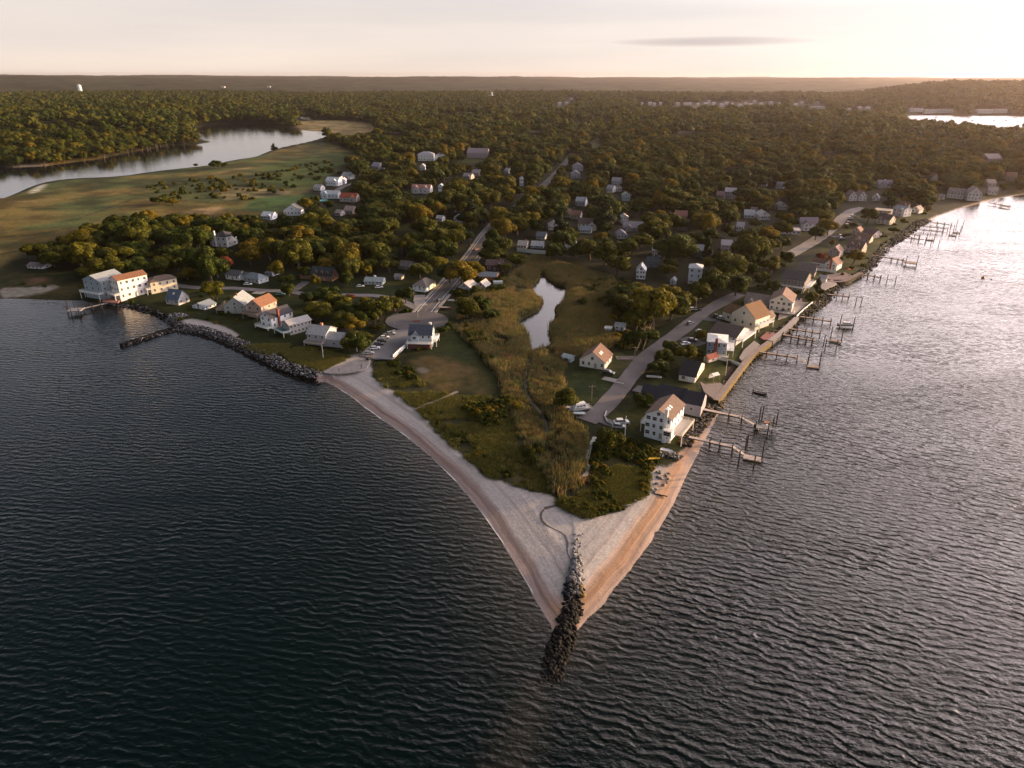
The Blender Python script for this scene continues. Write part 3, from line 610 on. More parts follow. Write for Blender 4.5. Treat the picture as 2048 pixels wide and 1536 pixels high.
# ------------------------------------------------------------------ houses
WIN = None; ROOFS = {}
def mat_wall(c): return cmat('wall paint', c, rough=.75, var=.07, scale=.8, bump=.12, bscale=6)
def mat_roof(c): return cmat('roof shingle', c, rough=.9, var=.2, scale=1.1, bump=.3, bscale=5)
_w = MB(); _w.box(-.5, .5, -.06, 0, 0, 1); ME_WIN = _w.mesh('window', M_WIN)
_w = MB()
_w.box(-.42, .42, -.085, -.055, .07, .47); _w.box(-.42, .42, -.085, -.055, .53, .93); ME_PANE = _w.mesh('pane', M_GLASS)
_w = MB(); _w.box(-.5, .5, -.06, 0, 0, 1); ME_DOOR = _w.mesh('door', mat('door paint', (.30, .28, .27), .6))
_w = MB(); _w.box(-.5, .5, -.06, 0, 0, 1)
for k in range(4): _w.box(-.47, .47, -.09, -.055, .03 + k * .245, .245 + k * .245)
ME_GAR = _w.mesh('garage_door', M_WHITE)
_w = MB(); _w.box(-.5, .5, -.5, .5, 0, .12); ME_SKYL = _w.mesh('skylight', [M_WHITE])
def part(name, me, parent, loc=(0, 0, 0), rz=0, sc=(1, 1, 1), **kw):
    o = bpy.data.objects.new(name, me); o.location = loc; o.rotation_euler = (0, 0, rz); o.scale = sc
    link(o, parent); return props(o, **kw)
HOUSES = []
def roof_mesh(w, d, h, rh, kind, axis, mR, mW, over=.4, th_=.18):
    """walls and roof for a w x d footprint centred on the origin"""
    wb = MB(); rb = MB(); x, y = w / 2, d / 2
    if kind == 'flat':
        wb.box(-x, x, -y, y, -1.0, h); rb.box(-x - .25, x + .25, -y - .25, y + .25, h + .003, h + .28)
        return wb, rb
    if kind == 'hip':
        wb.box(-x, x, -y, y, -1.0, h)
        X, Y = x + over, y + over; k = min(X, Y) * .98; z0 = h + .003
        if w >= d: rx, ry = X - k, 0.02
        else: rx, ry = 0.02, Y - k
        vs = [(-X, -Y, z0), (X, -Y, z0), (X, Y, z0), (-X, Y, z0), (-X, -Y, z0 + th_), (X, -Y, z0 + th_), (X, Y, z0 + th_), (-X, Y, z0 + th_),
              (-rx, -ry, h + rh), (rx, -ry, h + rh), (rx, ry, h + rh), (-rx, ry, h + rh)]
        rb.add(vs, [(0, 3, 2, 1), (0, 1, 5, 4), (1, 2, 6, 5), (2, 3, 7, 6), (3, 0, 4, 7), (4, 5, 9, 8), (5, 6, 10, 9), (6, 7, 11, 10), (7, 4, 8, 11), (8, 9, 10, 11)])
        return wb, rb
    # gable: build with the ridge along x, turn if needed; kind 'gx' saltbox offset
    L, S = (x, y) if axis == 'x' else (y, x)
    off = .0 if kind == 'g' else S * .35
    def T(px, py, pz): return (px, py, pz) if axis == 'x' else (py, -px, pz)
    wv = [T(-L, -S, -1), T(L, -S, -1), T(L, S, -1), T(-L, S, -1), T(-L, -S, h), T(L, -S, h), T(L, S, h), T(-L, S, h), T(-L, off, h + rh), T(L, off, h + rh)]
    wb.add(wv, [(0, 3, 2, 1), (0, 1, 5, 4), (2, 3, 7, 6), (1, 2, 6, 9, 5), (3, 0, 4, 8, 7), (4, 5, 9, 8), (6, 7, 8, 9)])
    for sg in (-1, 1):
        run = S + off * (-sg) * -1 if False else (S - off if sg > 0 else S + off)
        sl = rh / run; e = over; ys = sg * (S + e); ze = h - sl * e
        a = [T(-L - e, off, h + rh + .02), T(L + e, off, h + rh + .02), T(L + e, ys, ze + .02), T(-L - e, ys, ze + .02)]
        b = [(p[0], p[1], p[2] + th_) for p in a]
        f = [(0, 1, 2, 3), (7, 6, 5, 4), (0, 4, 5, 1), (1, 5, 6, 2), (2, 6, 7, 3), (3, 7, 4, 0)]
        rb.add(a + b, f)
    return wb, rb
def house(label, A, B, C, eave, kind='g', axis='x', rh=None, wall=(.7, .7, .68), roof=(.12, .11, .11), win=(3, 2, 1), chim=None, deck=None, dorm=0,
          name='house', cat='house', sky=0, trim=None, door=True, gar=None, group=None, open_=True, wing=None, skirt=None, vis=1.0):
    a = P(*A); b = P(*B); u = b - a; w = float(np.hypot(*u)); u = u / w; v = np.array((-u[1], u[0]))
    if v[1] < 0 and abs(u[0]) > .3: v = -v
    d = abs(float((P(*C) - b) @ v)) if isinstance(C, tuple) else float(C)
    if isinstance(C, tuple): d = max(d, 3.0)
    if isinstance(C, tuple) and A[1] < 560 and A[0] > 1500: d = min(d, 10.0)
    h = eave if eave < 25 else top_z(A[0], A[1], eave) - GZ
    if rh is None: rh = (d if axis == 'x' else w) * .5 * .62
    c = (a + b) / 2 + v * d / 2
    z = float(ground_z(c[0], c[1])[0]); z = max(z, GZ - .2) if np.hypot(*c) < 1500 else z
    root = empty(name, (c[0], c[1], z), math.atan2(u[1], u[0]), label=label, cat=cat, group=group)
    wb, rb = roof_mesh(w, d, h, rh, kind, axis, None, None)
    mw = mat_wall(wall); mr = mat_roof(roof)
    wb.obj('wall', mw, root); ro = rb.obj('roof', mr, root)
    nf, ns, st = win
    if st:
        sh = h / st; ww = 1.15; wh = min(1.5, sh * .52)
        for k in range(st):
            z0 = k * sh + sh * .34
            for i in range(nf):
                x = -w / 2 + w * (i + .5) / nf + random.uniform(-.2, .2)
                if door and k == 0 and i == nf // 2 and gar is None:
                    part('door', ME_DOOR, root, (x, -d / 2 - .003, .1), 0, (1.1, 1, 2.15)); continue
                if gar is not None and k == 0 and i == gar:
                    part('garage_door', ME_GAR, root, (x, -d / 2 - .003, .1), 0, (min(4.6, w / nf * .85), 1, 2.3)); continue
                o = part('window', ME_WIN, root, (x, -d / 2 - .003, z0), 0, (ww + random.choice((0, 0, .5)), 1, wh)); part('pane', ME_PANE, o)
            for sx, rz in ((1, math.pi / 2), (-1, -math.pi / 2)):
                for i in range(ns):
                    y = -d / 2 + d * (i + .5) / ns
                    o = part('window', ME_WIN, root, (sx * (w / 2 + .003), y, z0), rz, (ww, 1, wh)); part('pane', ME_PANE, o)
        if kind == 'g' and axis == 'y' and rh > 1.6:
            o = part('window', ME_WIN, root, (0, -d / 2 - .003, h + rh * .12), 0, (1.3, 1, min(1.4, rh * .5))); part('pane', ME_PANE, o)
    if chim:
        cx, cyy, cm = chim[0] * w / 2, chim[1] * d / 2, chim[2]
        top = h + rh + 1.0; zb = -1.0 if abs(chim[1]) >= 1 or abs(chim[0]) >= 1 else h
        MB().box(cx - .55, cx + .55, cyy - .45, cyy + .45, zb, top).obj('chimney', cm, ro if zb > 0 else root)
    if dorm:
        for i in range(dorm):
            x = -w / 2 + w * (i + .5) / dorm * .8 + w * .1; m2 = MB(); y0 = -d * .42; y1 = -d * .08; zz = h + .35; s_ = .85; rt = 1.5
            m2.add([(x - s_, y0, zz), (x + s_, y0, zz), (x + s_, y0, zz + rt), (x, y0, zz + rt + .8), (x - s_, y0, zz + rt), (x - s_, y1, zz), (x + s_, y1, zz), (x + s_, y1, zz + rt), (x, y1, zz + rt + .8), (x - s_, y1, zz + rt)],
                   [(0, 1, 2, 3, 4), (9, 8, 7, 6, 5), (1, 6, 7, 2), (5, 0, 4, 9)])
            e = .16
            m2.add([(x - s_ - e, y0 - e, zz + rt), (x, y0 - e, zz + rt + .98), (x, y1, zz + rt + .98), (x - s_ - e, y1, zz + rt)], [(0, 1, 2, 3), (3, 2, 1, 0)][:1], 1)
            m2.add([(x + s_ + e, y0 - e, zz + rt), (x, y0 - e, zz + rt + .98), (x, y1, zz + rt + .98), (x + s_ + e, y1, zz + rt)], [(3, 2, 1, 0)], 1)
            dm = m2.obj('dormer', [mw, mr], root)
            part('pane', ME_PANE, dm, (x, y0, zz + .35), 0, (1.1, 1, 1.1))
    if sky:
        S = (d if axis == 'x' else w) / 2; sl = math.atan2(rh, S)
        for i in range(sky):
            t = .45; zz = h + rh * (1 - t) + .24
            if axis == 'x': o = part('skylight', ME_SKYL, root, ((i - (sky - 1) / 2) * 1.8, -S * t, zz), 0, (1, 1.3, 1)); o.rotation_euler = (sl, 0, 0)
            else: o = part('skylight', ME_SKYL, root, (S * t, (i - (sky - 1) / 2) * 1.8 - d * .12, zz), 0, (1.3, 1, 1)); o.rotation_euler = (0, sl, 0)
    if deck:                                                     # (side, out, height, along fraction, material)
        for side, out, dz, frac, dm in deck:
            f = MB(); r_ = MB()
            if side == 'f': x0, x1, y0, y1 = -w / 2 * frac, w / 2 * frac, -d / 2 - out, -d / 2 - .01
            elif side == 'r': x0, x1, y0, y1 = w / 2 + .01, w / 2 + out, -d / 2 * frac, d / 2 * frac
            else: x0, x1, y0, y1 = -w / 2 - out, -w / 2 - .01, -d / 2 * frac, d / 2 * frac
            f.box(x0, x1, y0, y1, dz, dz + .22)
            dk = f.obj('deck', dm, root)
            nx = max(2, int((x1 - x0) / 2.2)); ny = max(2, int((y1 - y0) / 2.2))
            pts = set()
            for i in range(nx + 1):
                xx = x0 + .06 + (x1 - x0 - .12) * i / nx
                if side != 'f' or True: pts.add((round(xx, 2), round(y0 + .06, 2)))
                if side != 'f': pts.add((round(xx, 2), round(y1 - .06, 2)))
            for i in range(ny + 1):
                yy = y0 + .06 + (y1 - y0 - .12) * i / ny
                if side in 'fr': pts.add((round(x1 - .06, 2), round(yy, 2)))
                if side in 'fl': pts.add((round(x0 + .06, 2), round(yy, 2)))
            for (xx, yy) in pts: r_.box(xx - .06, xx + .06, yy - .06, yy + .06, dz + .22, dz + 1.15)
            for zz in (1.08, .75, .45):
                if True: r_.box(x0, x1, y0, y0 + .07, dz + zz, dz + zz + .1)
                if side != 'f': r_.box(x0, x1, y1 - .07, y1, dz + zz, dz + zz + .1)
                if side in 'fr': r_.box(x1 - .07, x1, y0 + .08, y1 - .08, dz + zz, dz + zz + .1)
                if side in 'fl': r_.box(x0, x0 + .07, y0 + .08, y1 - .08, dz + zz, dz + zz + .1)
            r_.obj('railing', trim or M_WHITE, dk)
            if dz > .8:
                for (xx, yy) in ((x0 + .2, y0 + .2), (x1 - .2, y0 + .2), (x1 - .2, y1 - .2) if side == 'r' else (x0 + .2, y1 - .4)):
                    MB().box(xx - .12, xx + .12, yy - .12, yy + .12, -1, dz - .002).obj('post', trim or M_WHITE, dk)
    if wing:                                                     # (side, w, d, h, yoff)
        for side, w2, d2, h2, yo, rk in wing:
            cx = (w / 2 + w2 / 2 - .02) if side == 'r' else -(w / 2 + w2 / 2 - .02)
            wb2, rb2 = roof_mesh(w2, d2, h2, d2 * .28, rk, 'x', None, None, over=.25)
            for q in (wb2, rb2): q.v = [(p[0] + cx, p[1] + yo, p[2]) for p in q.v]
            wg = wb2.obj('wing', mw, root); rb2.obj('roof', mr, wg)
            o = part('window', ME_WIN, wg, (cx, yo - d2 / 2 - .003, h2 * .35), 0, (1.4, 1, 1.1)); part('pane', ME_PANE, o)
    if kind == 'g' and axis == 'x' and w > 10 and rh > 2.0 and not dorm and d < 14:
        for cxx in ((-.24 * w, .26 * w) if w > 19 else (random.choice((-.24, .26)) * w,)):
            w2 = min(6.5, w * .32); d2 = d / 2 + 1.4; wb2, rb2 = roof_mesh(w2, d2, h * .985, min(rh * .8, w2 * .42), 'g', 'y', None, None, over=.3)
            for q in (wb2, rb2): q.v = [(p[0] + cxx, p[1] - d / 2 - 1.4 + d2 / 2, p[2]) for p in q.v]
            gw = wb2.obj('gable_wing', mw, root); rb2.obj('roof', mr, gw)
            for k in range(max(1, st)):
                o = part('window', ME_WIN, gw, (cxx, -d / 2 - 1.403, (k + .34) * h / max(1, st)), 0, (1.8, 1, 1.3)); part('pane', ME_PANE, o)
    HOUSES.append((c, math.hypot(w, d) / 2, A, B, root))
    if open_:
        xs = [A[0], B[0]] + ([C[0]] if isinstance(C, tuple) else []); yb = max(A[1], B[1])
        X1, Y1, = c; tx, ty = proj(X1, Y1, z + h + rh); pad = 1.0
        cut = yb - (yb - ty) * .12 * (1 / vis)
        open_px([(min(xs) - 3, ty - 3), (max(xs) + 3, ty - 3), (max(xs) + 3, cut), (min(xs) - 3, cut)])
    return root
WHT = (.72, .73, .75); CRM = (.70, .65, .56); GRY = (.36, .36, .37); BLU = (.22, .29, .40); SHK = (.17, .15, .14); TAN = (.46, .38, .28)
R_DK = (.055, .055, .065); R_GR = (.24, .24, .26); R_BR = (.13, .10, .085); R_OR = (.22, .105, .06); R_RD = (.26, .08, .055); R_LT = (.42, .42, .43); R_BL = (.10, .14, .19)
WD = M_WOOD
# left-hand shore
house('tall slate-blue house with white trim, leftmost of the waterfront row beside the long left pier', (173, 590), (208, 596), (229, 578), 558, 'g', 'y', 3.0, (.30, .37, .42), (.27, .30, .32), (3, 4, 3), deck=[('f', 3.0, 2.7, 1.1, M_WHITE)])
house('tall white house with long orange-brown roof at the foot of the left pier', (243, 599), (301, 585), 8.5, 561, 'g', 'x', 1.9, (.78, .74, .70), R_OR, (5, 3, 3), deck=[('l', 3.0, 2.8, 1.0, M_WHITE)])
house('cream house with brown roof between the orange-roofed white house and the blue-roofed grey house', (305, 588), (357, 578), 9, 566, 'hip', 'x', 2.2, (.56, .50, .38), R_BR, (4, 2, 2), deck=[('l', 2.5, 2.6, 1.0, M_WHITE)])
house('grey gabled house with steep blue roof and skylight near the left cove', (333, 608), (358, 611), (384, 603), 597, 'g', 'x', 4.2, (.42, .41, .42), R_BL, (3, 2, 1), sky=1)
house('low white cottage with turquoise porch and grey-blue roof behind the small cove beach', (385, 616), (410, 620), (436, 612), 611, 'g', 'y', 1.9, (.78, .80, .80), (.20, .24, .29), (3, 3, 1))
house('big grey-green gabled house with chimney and broad wooden deck behind the pale cove beach', (450, 627), (494, 627), 13, 612, 'g', 'y', 4.6, (.36, .39, .37), (.25, .28, .30), (3, 3, 2), chim=(.0, -.4, M_BRICK), deck=[('l', 4.5, 1.6, 1.0, WD)], trim=WD)
house('pinkish tan house with orange roof and cluttered wooden decks facing the left bay', (497, 633), (525, 637), (548, 622), 610, 'g', 'y', 3.2, (.42, .31, .26), R_OR, (2, 3, 2), deck=[('f', 4.0, 2.6, 1.05, WD)], trim=WD)
house('white house with dark roof and a tall red brick chimney down its long wall', (523, 652), (545, 658), (587, 643), 631, 'g', 'y', 2.8, WHT, R_DK, (2, 4, 2), chim=(1.06, -.35, M_BRICK), deck=[('f', 3.2, .9, 1.2, M_WHITE)])
house('grey shingled two-storey house with white window trim and teal deck', (566, 664), (581, 671), (628, 661), 644, 'g', 'y', 1.6, (.31, .31, .32), (.33, .33, .35), (2, 6, 2), deck=[('f', 4.0, 1.9, 1.3, mat('teal stained deck', (.16, .26, .27)))])
house('light grey shore house with lower right wing and curved deck, last house before the beach', (616, 689), (652, 693), 10.5, 667, 'g', 'x', 2.6, (.38, .37, .39), (.36, .37, .39), (3, 2, 2), chim=(.0, .1, mat('copper flue', (.55, .25, .12), .5)), wing=[('r', 8.5, 8, 3.6, -1.0, 'g')], deck=[('f', 3.4, 1.8, 1.0, WD)], trim=mat('grey trim', (.45, .44, .45)))
house('white turreted house with dark hip roof and white chimney alone in the left trees', (425, 492), (455, 494), (467, 486), 472, 'hip', 'x', 3.0, WHT, R_DK, (3, 2, 2), chim=(-.5, -1.0, M_WHITE), wing=[('l', 4, 6, 3, 0, 'flat')])
house('white cottage with dark grey roof, left one of the two by the parked white car', (452, 558), (479, 561), (493, 555), 549, 'g', 'x', 2.2, WHT, (.12, .13, .15), (3, 2, 1), wing=[('r', 5, 5, 3.0, .5, 'g')])
house('pale blue-grey hip-roofed cottage right behind the parked white car', (488, 562), (518, 568), (527, 560), 554, 'hip', 'x', 2.6, (.44, .48, .54), (.24, .28, .32), (4, 2, 1))
house('small grey bungalow behind the pale blue-grey hip-roofed cottage', (531, 551), (545, 553), (558, 546), 545, 'hip', 'x', 1.8, (.5, .52, .54), (.26, .28, .31), (2, 2, 1))
house('dark-roofed cape house with three white dormers and a white garage wing', (622, 560), (664, 563), 8.5, 549, 'g', 'x', 4.0, (.30, .17, .10), (.040, .055, .065), (4, 2, 1), dorm=3, wing=[('l', 8, 7, 2.8, .5, 'g')])
house('long low pale-blue ranch house between two parked white cars', (729, 569), (765, 570), 7, 563, 'g', 'x', 1.7, (.55, .62, .64), (.30, .36, .38), (5, 1, 1), chim=(0, .1, M_WHITE))
house('brown-red barn-like house half hidden under the trees on the left', (557, 518), (590, 518), 7, 509, 'g', 'x', 1.8, (.2, .09, .06), (.15, .07, .05), (3, 1, 1), vis=.5)
house('small grey shed among the trees left of the main road', (789, 559), (803, 560), 4, 553, 'g', 'x', 1.1, (.42, .41, .42), (.33, .32, .34), (1, 0, 1), name='shed', cat='shed')
house('white house with brown hip roof and columned porch left of the main road', (826, 581), (853, 584), (865, 572), 571, 'hip', 'x', 3.2, (.66, .67, .68), (.26, .22, .20), (3, 2, 2), deck=[('f', 2.4, .5, 1.0, M_WHITE)])
house('low house with grey-brown roof tucked under dark trees left of the main road', (797, 538), (818, 540), 9, 531, 'g', 'x', 2.3, (.2, .19, .19), (.24, .21, .21), (2, 1, 1), vis=.6)
house('grey gable-roofed house at the right edge of the main road', (916, 582), (941, 585), (949, 576), 573, 'g', 'y', 2.6, (.48, .48, .50), (.36, .35, .36), (2, 3, 1))
house('small cream-gabled house behind the round dark tree right of the main road', (952, 578), (971, 580), (978, 573), 571, 'g', 'y', 2.4, (.55, .50, .45), (.42, .40, .38), (2, 2, 1))
house('orange timber house with slate-blue roof by the reed pond', (957, 559), (992, 561), 8, 552, 'g', 'x', 1.8, (.50, .20, .06), (.22, .25, .31), (3, 2, 1), vis=1.3)
house('dark maroon house with grey porch above the orange timber house', (972, 541), (1006, 542), 8, 530, 'g', 'x', 2.5, (.12, .065, .06), (.12, .085, .085), (3, 2, 1), chim=(.6, 0, M_BRICK), vis=.7)
h = house('grey-blue gabled house with white wraparound deck beside the parking lot', (819, 691), (864, 692), 8.0, 668, 'g', 'x', 3.3, (.38, .44, .50), (.07, .085, .115), (4, 2, 2), chim=(.75, .2, M_WHITE), deck=[('f', 3.4, 2.2, 1.1, M_WHITE), ('r', 2.2, 2.2, 1.0, M_WHITE)])
MB().box(-5.2, 4.8, -7.0, -4.2, -1, 1.8).obj('brick_base', mat('dark brick', (.10, .045, .035), .9, .3, 3), h)
house('white bungalow with red-grey roof, farthest left among dark trees', (55, 536), (86, 538), 7, 531, 'g', 'x', 1.4, (.66, .68, .72), (.26, .20, .22), (4, 1, 1))
# between the pond and the right-hand road
house('cream house with rust-coloured roof and skylights on the lawn by the reeds', (1159, 732), (1209, 740), (1225, 722), 718, 'g', 'y', 4.0, (.70, .66, .60), (.16, .095, .075), (4, 3, 1), sky=2, wing=None)
house('small blue-grey shed on the lawn left of the rust-roofed cream house', (1124, 722), (1141, 726), 3.5, 713, 'g', 'x', .9, (.40, .50, .54), (.45, .5, .53), (1, 0, 1), name='shed', cat='shed', door=False)
house('small white box shed, left of the two in the reeds below the big golden tree', (1209, 666), (1222, 667), 3.2, 657, 'flat', 'x', .2, (.74, .76, .78), (.72, .74, .76), (0, 0, 0), name='shed', cat='shed')
house('pale two-storey garden house beside the white box shed at the edge of the reeds', (1229, 665), (1248, 667), 4.6, 652, 'g', 'x', 1.2, (.6, .61, .64), (.48, .49, .52), (2, 1, 2), name='shed', cat='shed')
# right-hand shore, near to far
h = house('large white three-storey house with orange-lit brown roof nearest the point', (1288, 869), (1338, 882), (1373, 852), 826, 'g', 'y', 2.6, (.70, .74, .80), (.17, .115, .095), (4, 4, 3), chim=(.62, -1.04, M_WHITE), sky=2,
      deck=[('r', 4.2, 2.7, .95, mat('grey deck boards', (.45, .40, .37))), ('l', 2.6, 2.7, .6, M_WHITE)], trim=mat('pale rail', (.68, .62, .56)))
MB().box(2.9, 6.0, -10.0, -7.9, 3.0, 5.4).obj('bay_window', M_WHITE, h)
part('pane', ME_PANE, h, (4.4, -10.02, 3.5), 0, (2.6, 1, 1.6))
house('grey-violet house with very dark roofs and two end gables behind the large white house', (1310, 812), (1362, 822), (1400, 800), 798, 'g', 'x', 3.6, (.30, .29, .34), (.028, .030, .045), (5, 2, 1), trim=M_WHITE, wing=[('l', 6, 9, 3.4, -1.0, 'g'), ('r', 7, 10, 3.6, -1, 'g')])
house('white house with big black roof beside the small red-roofed shed', (1357, 760), (1389, 766), (1409, 738), 748, 'g', 'x', 3.4, (.66, .62, .56), (.022, .024, .032), (2, 3, 1), gar=1)
house('small cream shed with round red roof next to the slate-blue house', (1407, 722), (1417, 726), (1424, 716), 714, 'g', 'y', 1.2, (.66, .56, .48), (.28, .09, .07), (1, 1, 1), name='shed', cat='shed')
house('slate-blue house with flat white roof and brick chimney on the right shore', (1412, 709), (1451, 713), (1470, 698), 683, 'hip', 'x', .9, BLU, (.70, .70, .72), (4, 2, 2), chim=(-.1, -1.08, M_BRICK), deck=[('r', 3.2, 2.8, 1.0, M_WHITE), ('f', 1.6, .1, 1.3, M_WHITE)])
house('grey house with dark brown roof and stacked pink-lit balconies behind the slate-blue house', (1418, 680), (1470, 692), (1492, 672), 664, 'g', 'x', 3.0, (.56, .55, .55), (.10, .080, .078), (5, 2, 2), deck=[('r', 3.4, 2.8, 1.0, M_WHITE)])
house('large cream house with tall orange-brown gable roof seen from its blank side', (1461, 648), (1508, 662), 12.5, 6.0, 'g', 'y', 5.4, CRM, (.20, .11, .06), (3, 4, 1), deck=[('r', 2.6, 2.7, 1.0, M_WHITE)], door=False, wing=[('l', 7, 11, 4.2, 2, 'g')])
house('long low house with grey-brown roof left of the flag terrace', (1488, 609), (1534, 616), 12, 602, 'g', 'x', 3.2, (.42, .38, .37), (.24, .205, .20), (4, 2, 1), vis=.8)
house('white gabled house with brown roof behind the walled terrace with a flag', (1537, 620), (1582, 626), (1590, 610), 600, 'g', 'y', 3.6, (.64, .62, .60), (.20, .13, .11), (4, 3, 2), deck=[('f', 4.5, .35, 1.3, M_WALK)])
house('dark shingled three-storey house with rows of white windows on the right shore', (1560, 578), (1606, 585), (1628, 573), 556, 'g', 'x', 3.0, SHK, (.065, .06, .068), (7, 3, 3), deck=[('f', 2.4, 2.6, 1.0, M_WHITE), ('r', 3.0, 2.7, 1.0, M_WHITE)])
house('grey-brown house with broad plain roof behind the dark shingled house', (1594, 551), (1628, 555), 12, 541, 'g', 'x', 3.8, (.34, .30, .29), (.18, .15, .155), (3, 2, 1))
house('white gabled house with red chimney and white fence by the stone quay', (1648, 538), (1672, 542), (1690, 532), 526, 'g', 'y', 3.2, (.72, .73, .76), (.22, .12, .095), (2, 2, 2), chim=(.0, -1.1, mat('red chimney', (.32, .10, .06))), wing=[('l', 9, 7, 3.0, .5, 'g')])
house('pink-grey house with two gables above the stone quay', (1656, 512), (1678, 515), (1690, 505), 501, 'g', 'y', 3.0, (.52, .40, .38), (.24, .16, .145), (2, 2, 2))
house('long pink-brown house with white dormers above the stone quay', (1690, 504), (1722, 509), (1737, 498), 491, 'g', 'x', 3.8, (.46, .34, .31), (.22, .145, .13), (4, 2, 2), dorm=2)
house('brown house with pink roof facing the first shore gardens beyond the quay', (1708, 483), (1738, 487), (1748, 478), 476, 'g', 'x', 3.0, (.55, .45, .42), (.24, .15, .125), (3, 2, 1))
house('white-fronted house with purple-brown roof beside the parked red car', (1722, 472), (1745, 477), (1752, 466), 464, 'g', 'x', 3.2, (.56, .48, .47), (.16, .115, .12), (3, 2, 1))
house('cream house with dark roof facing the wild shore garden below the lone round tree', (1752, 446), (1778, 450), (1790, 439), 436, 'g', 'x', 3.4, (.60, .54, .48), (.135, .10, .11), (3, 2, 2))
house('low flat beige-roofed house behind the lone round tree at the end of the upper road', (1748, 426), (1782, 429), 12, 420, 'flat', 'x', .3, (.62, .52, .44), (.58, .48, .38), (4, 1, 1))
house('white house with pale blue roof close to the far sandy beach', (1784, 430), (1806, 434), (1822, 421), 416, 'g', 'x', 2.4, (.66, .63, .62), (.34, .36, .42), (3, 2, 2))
house('low brown-roofed house behind the pale blue-roofed one', (1784, 413), (1815, 416), 12, 408, 'g', 'x', 2.8, (.36, .24, .2), (.17, .095, .08), (3, 1, 1))
house('left one of the two white gabled houses joined at the end of the upper road', (1697, 402), (1713, 402), 10, 391, 'g', 'y', 4.2, (.66, .62, .64), (.30, .24, .25), (2, 2, 2))
house('right one of the two white gabled houses joined at the end of the upper road', (1716, 402), (1732, 402), 10, 391, 'g', 'y', 4.2, (.66, .62, .64), (.30, .24, .25), (2, 2, 2))
house('small pale boathouse with pitched roof right of the white twin-gabled houses', (1744, 401), (1758, 402), 8, 395, 'g', 'y', 3.4, (.60, .58, .62), (.42, .38, .40), (2, 1, 1))
house('white farmhouse with grey-violet roof behind the twin-gabled houses', (1757, 376), (1786, 376), 10, 368, 'g', 'x', 3.8, (.62, .58, .60), (.30, .25, .29), (4, 1, 2), chim=(0, 0, M_WHITE))
house('long low white building with flat roof left of the upper road', (1561, 468), (1600, 470), 12, 460, 'flat', 'x', .3, (.66, .64, .66), (.48, .45, .46), (5, 0, 1))
house('tall white house with violet-grey roof joined to trees left of the upper road', (1601, 461), (1636, 461), 9, 447, 'g', 'x', 4.0, (.62, .61, .67), (.24, .20, .24), (3, 2, 2))
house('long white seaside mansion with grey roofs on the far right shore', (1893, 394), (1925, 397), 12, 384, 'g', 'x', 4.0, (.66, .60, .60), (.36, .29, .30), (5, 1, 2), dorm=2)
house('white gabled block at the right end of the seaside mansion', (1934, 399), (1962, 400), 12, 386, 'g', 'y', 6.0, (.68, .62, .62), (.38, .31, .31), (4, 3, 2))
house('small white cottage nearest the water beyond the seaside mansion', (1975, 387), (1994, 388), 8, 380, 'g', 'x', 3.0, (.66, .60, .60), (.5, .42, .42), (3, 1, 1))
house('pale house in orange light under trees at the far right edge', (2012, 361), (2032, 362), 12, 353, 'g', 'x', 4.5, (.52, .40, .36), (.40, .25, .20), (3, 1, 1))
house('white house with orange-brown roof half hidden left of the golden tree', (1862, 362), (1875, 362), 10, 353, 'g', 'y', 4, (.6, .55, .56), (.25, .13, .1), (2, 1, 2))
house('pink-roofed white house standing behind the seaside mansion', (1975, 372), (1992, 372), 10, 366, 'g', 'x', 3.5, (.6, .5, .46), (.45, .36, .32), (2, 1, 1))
house('group of pale greenhouse-like roofs deep in the far right woods', (1976, 322), (2004, 322), 25, 317, 'g', 'x', 5.5, (.5, .42, .44), (.42, .34, .36), (3, 1, 1))
house('low white garage on the pale terrace below the dark shingled house', (1636, 563), (1651, 565), 5, 556, 'g', 'x', 1.4, WHT, R_LT, (1, 1, 1), name='garage', cat='garage', gar=0)
house('small rose-roofed cottage squeezed left of the purple-brown roofed house', (1704, 468), (1719, 470), 8, 461, 'g', 'y', 2.6, (.56, .48, .46), (.26, .15, .13), (2, 2, 1))
house('small white cottage right of the pale blue-roofed house near the sandy beach', (1822, 425), (1837, 427), 9, 418, 'g', 'y', 2.8, (.66, .62, .60), (.34, .28, .28), (2, 2, 1))
house('tiny grey shed on the grass left of the seaside mansion', (1876, 397), (1887, 398), 6, 392, 'g', 'x', 1.8, (.5, .46, .46), (.36, .3, .3), (1, 1, 1), name='shed', cat='shed')
house('brown cottage half behind the lone round tree at the upper road', (1764, 440), (1780, 442), 9, 434, 'g', 'y', 2.8, (.5, .42, .38), (.2, .12, .1), (2, 1, 1))
house('cream annex with brown roof between the big cream house and the flag terrace house', (1518, 640), (1534, 644), 8, 634, 'g', 'y', 2.2, (.62, .58, .52), (.2, .15, .13), (2, 2, 1))
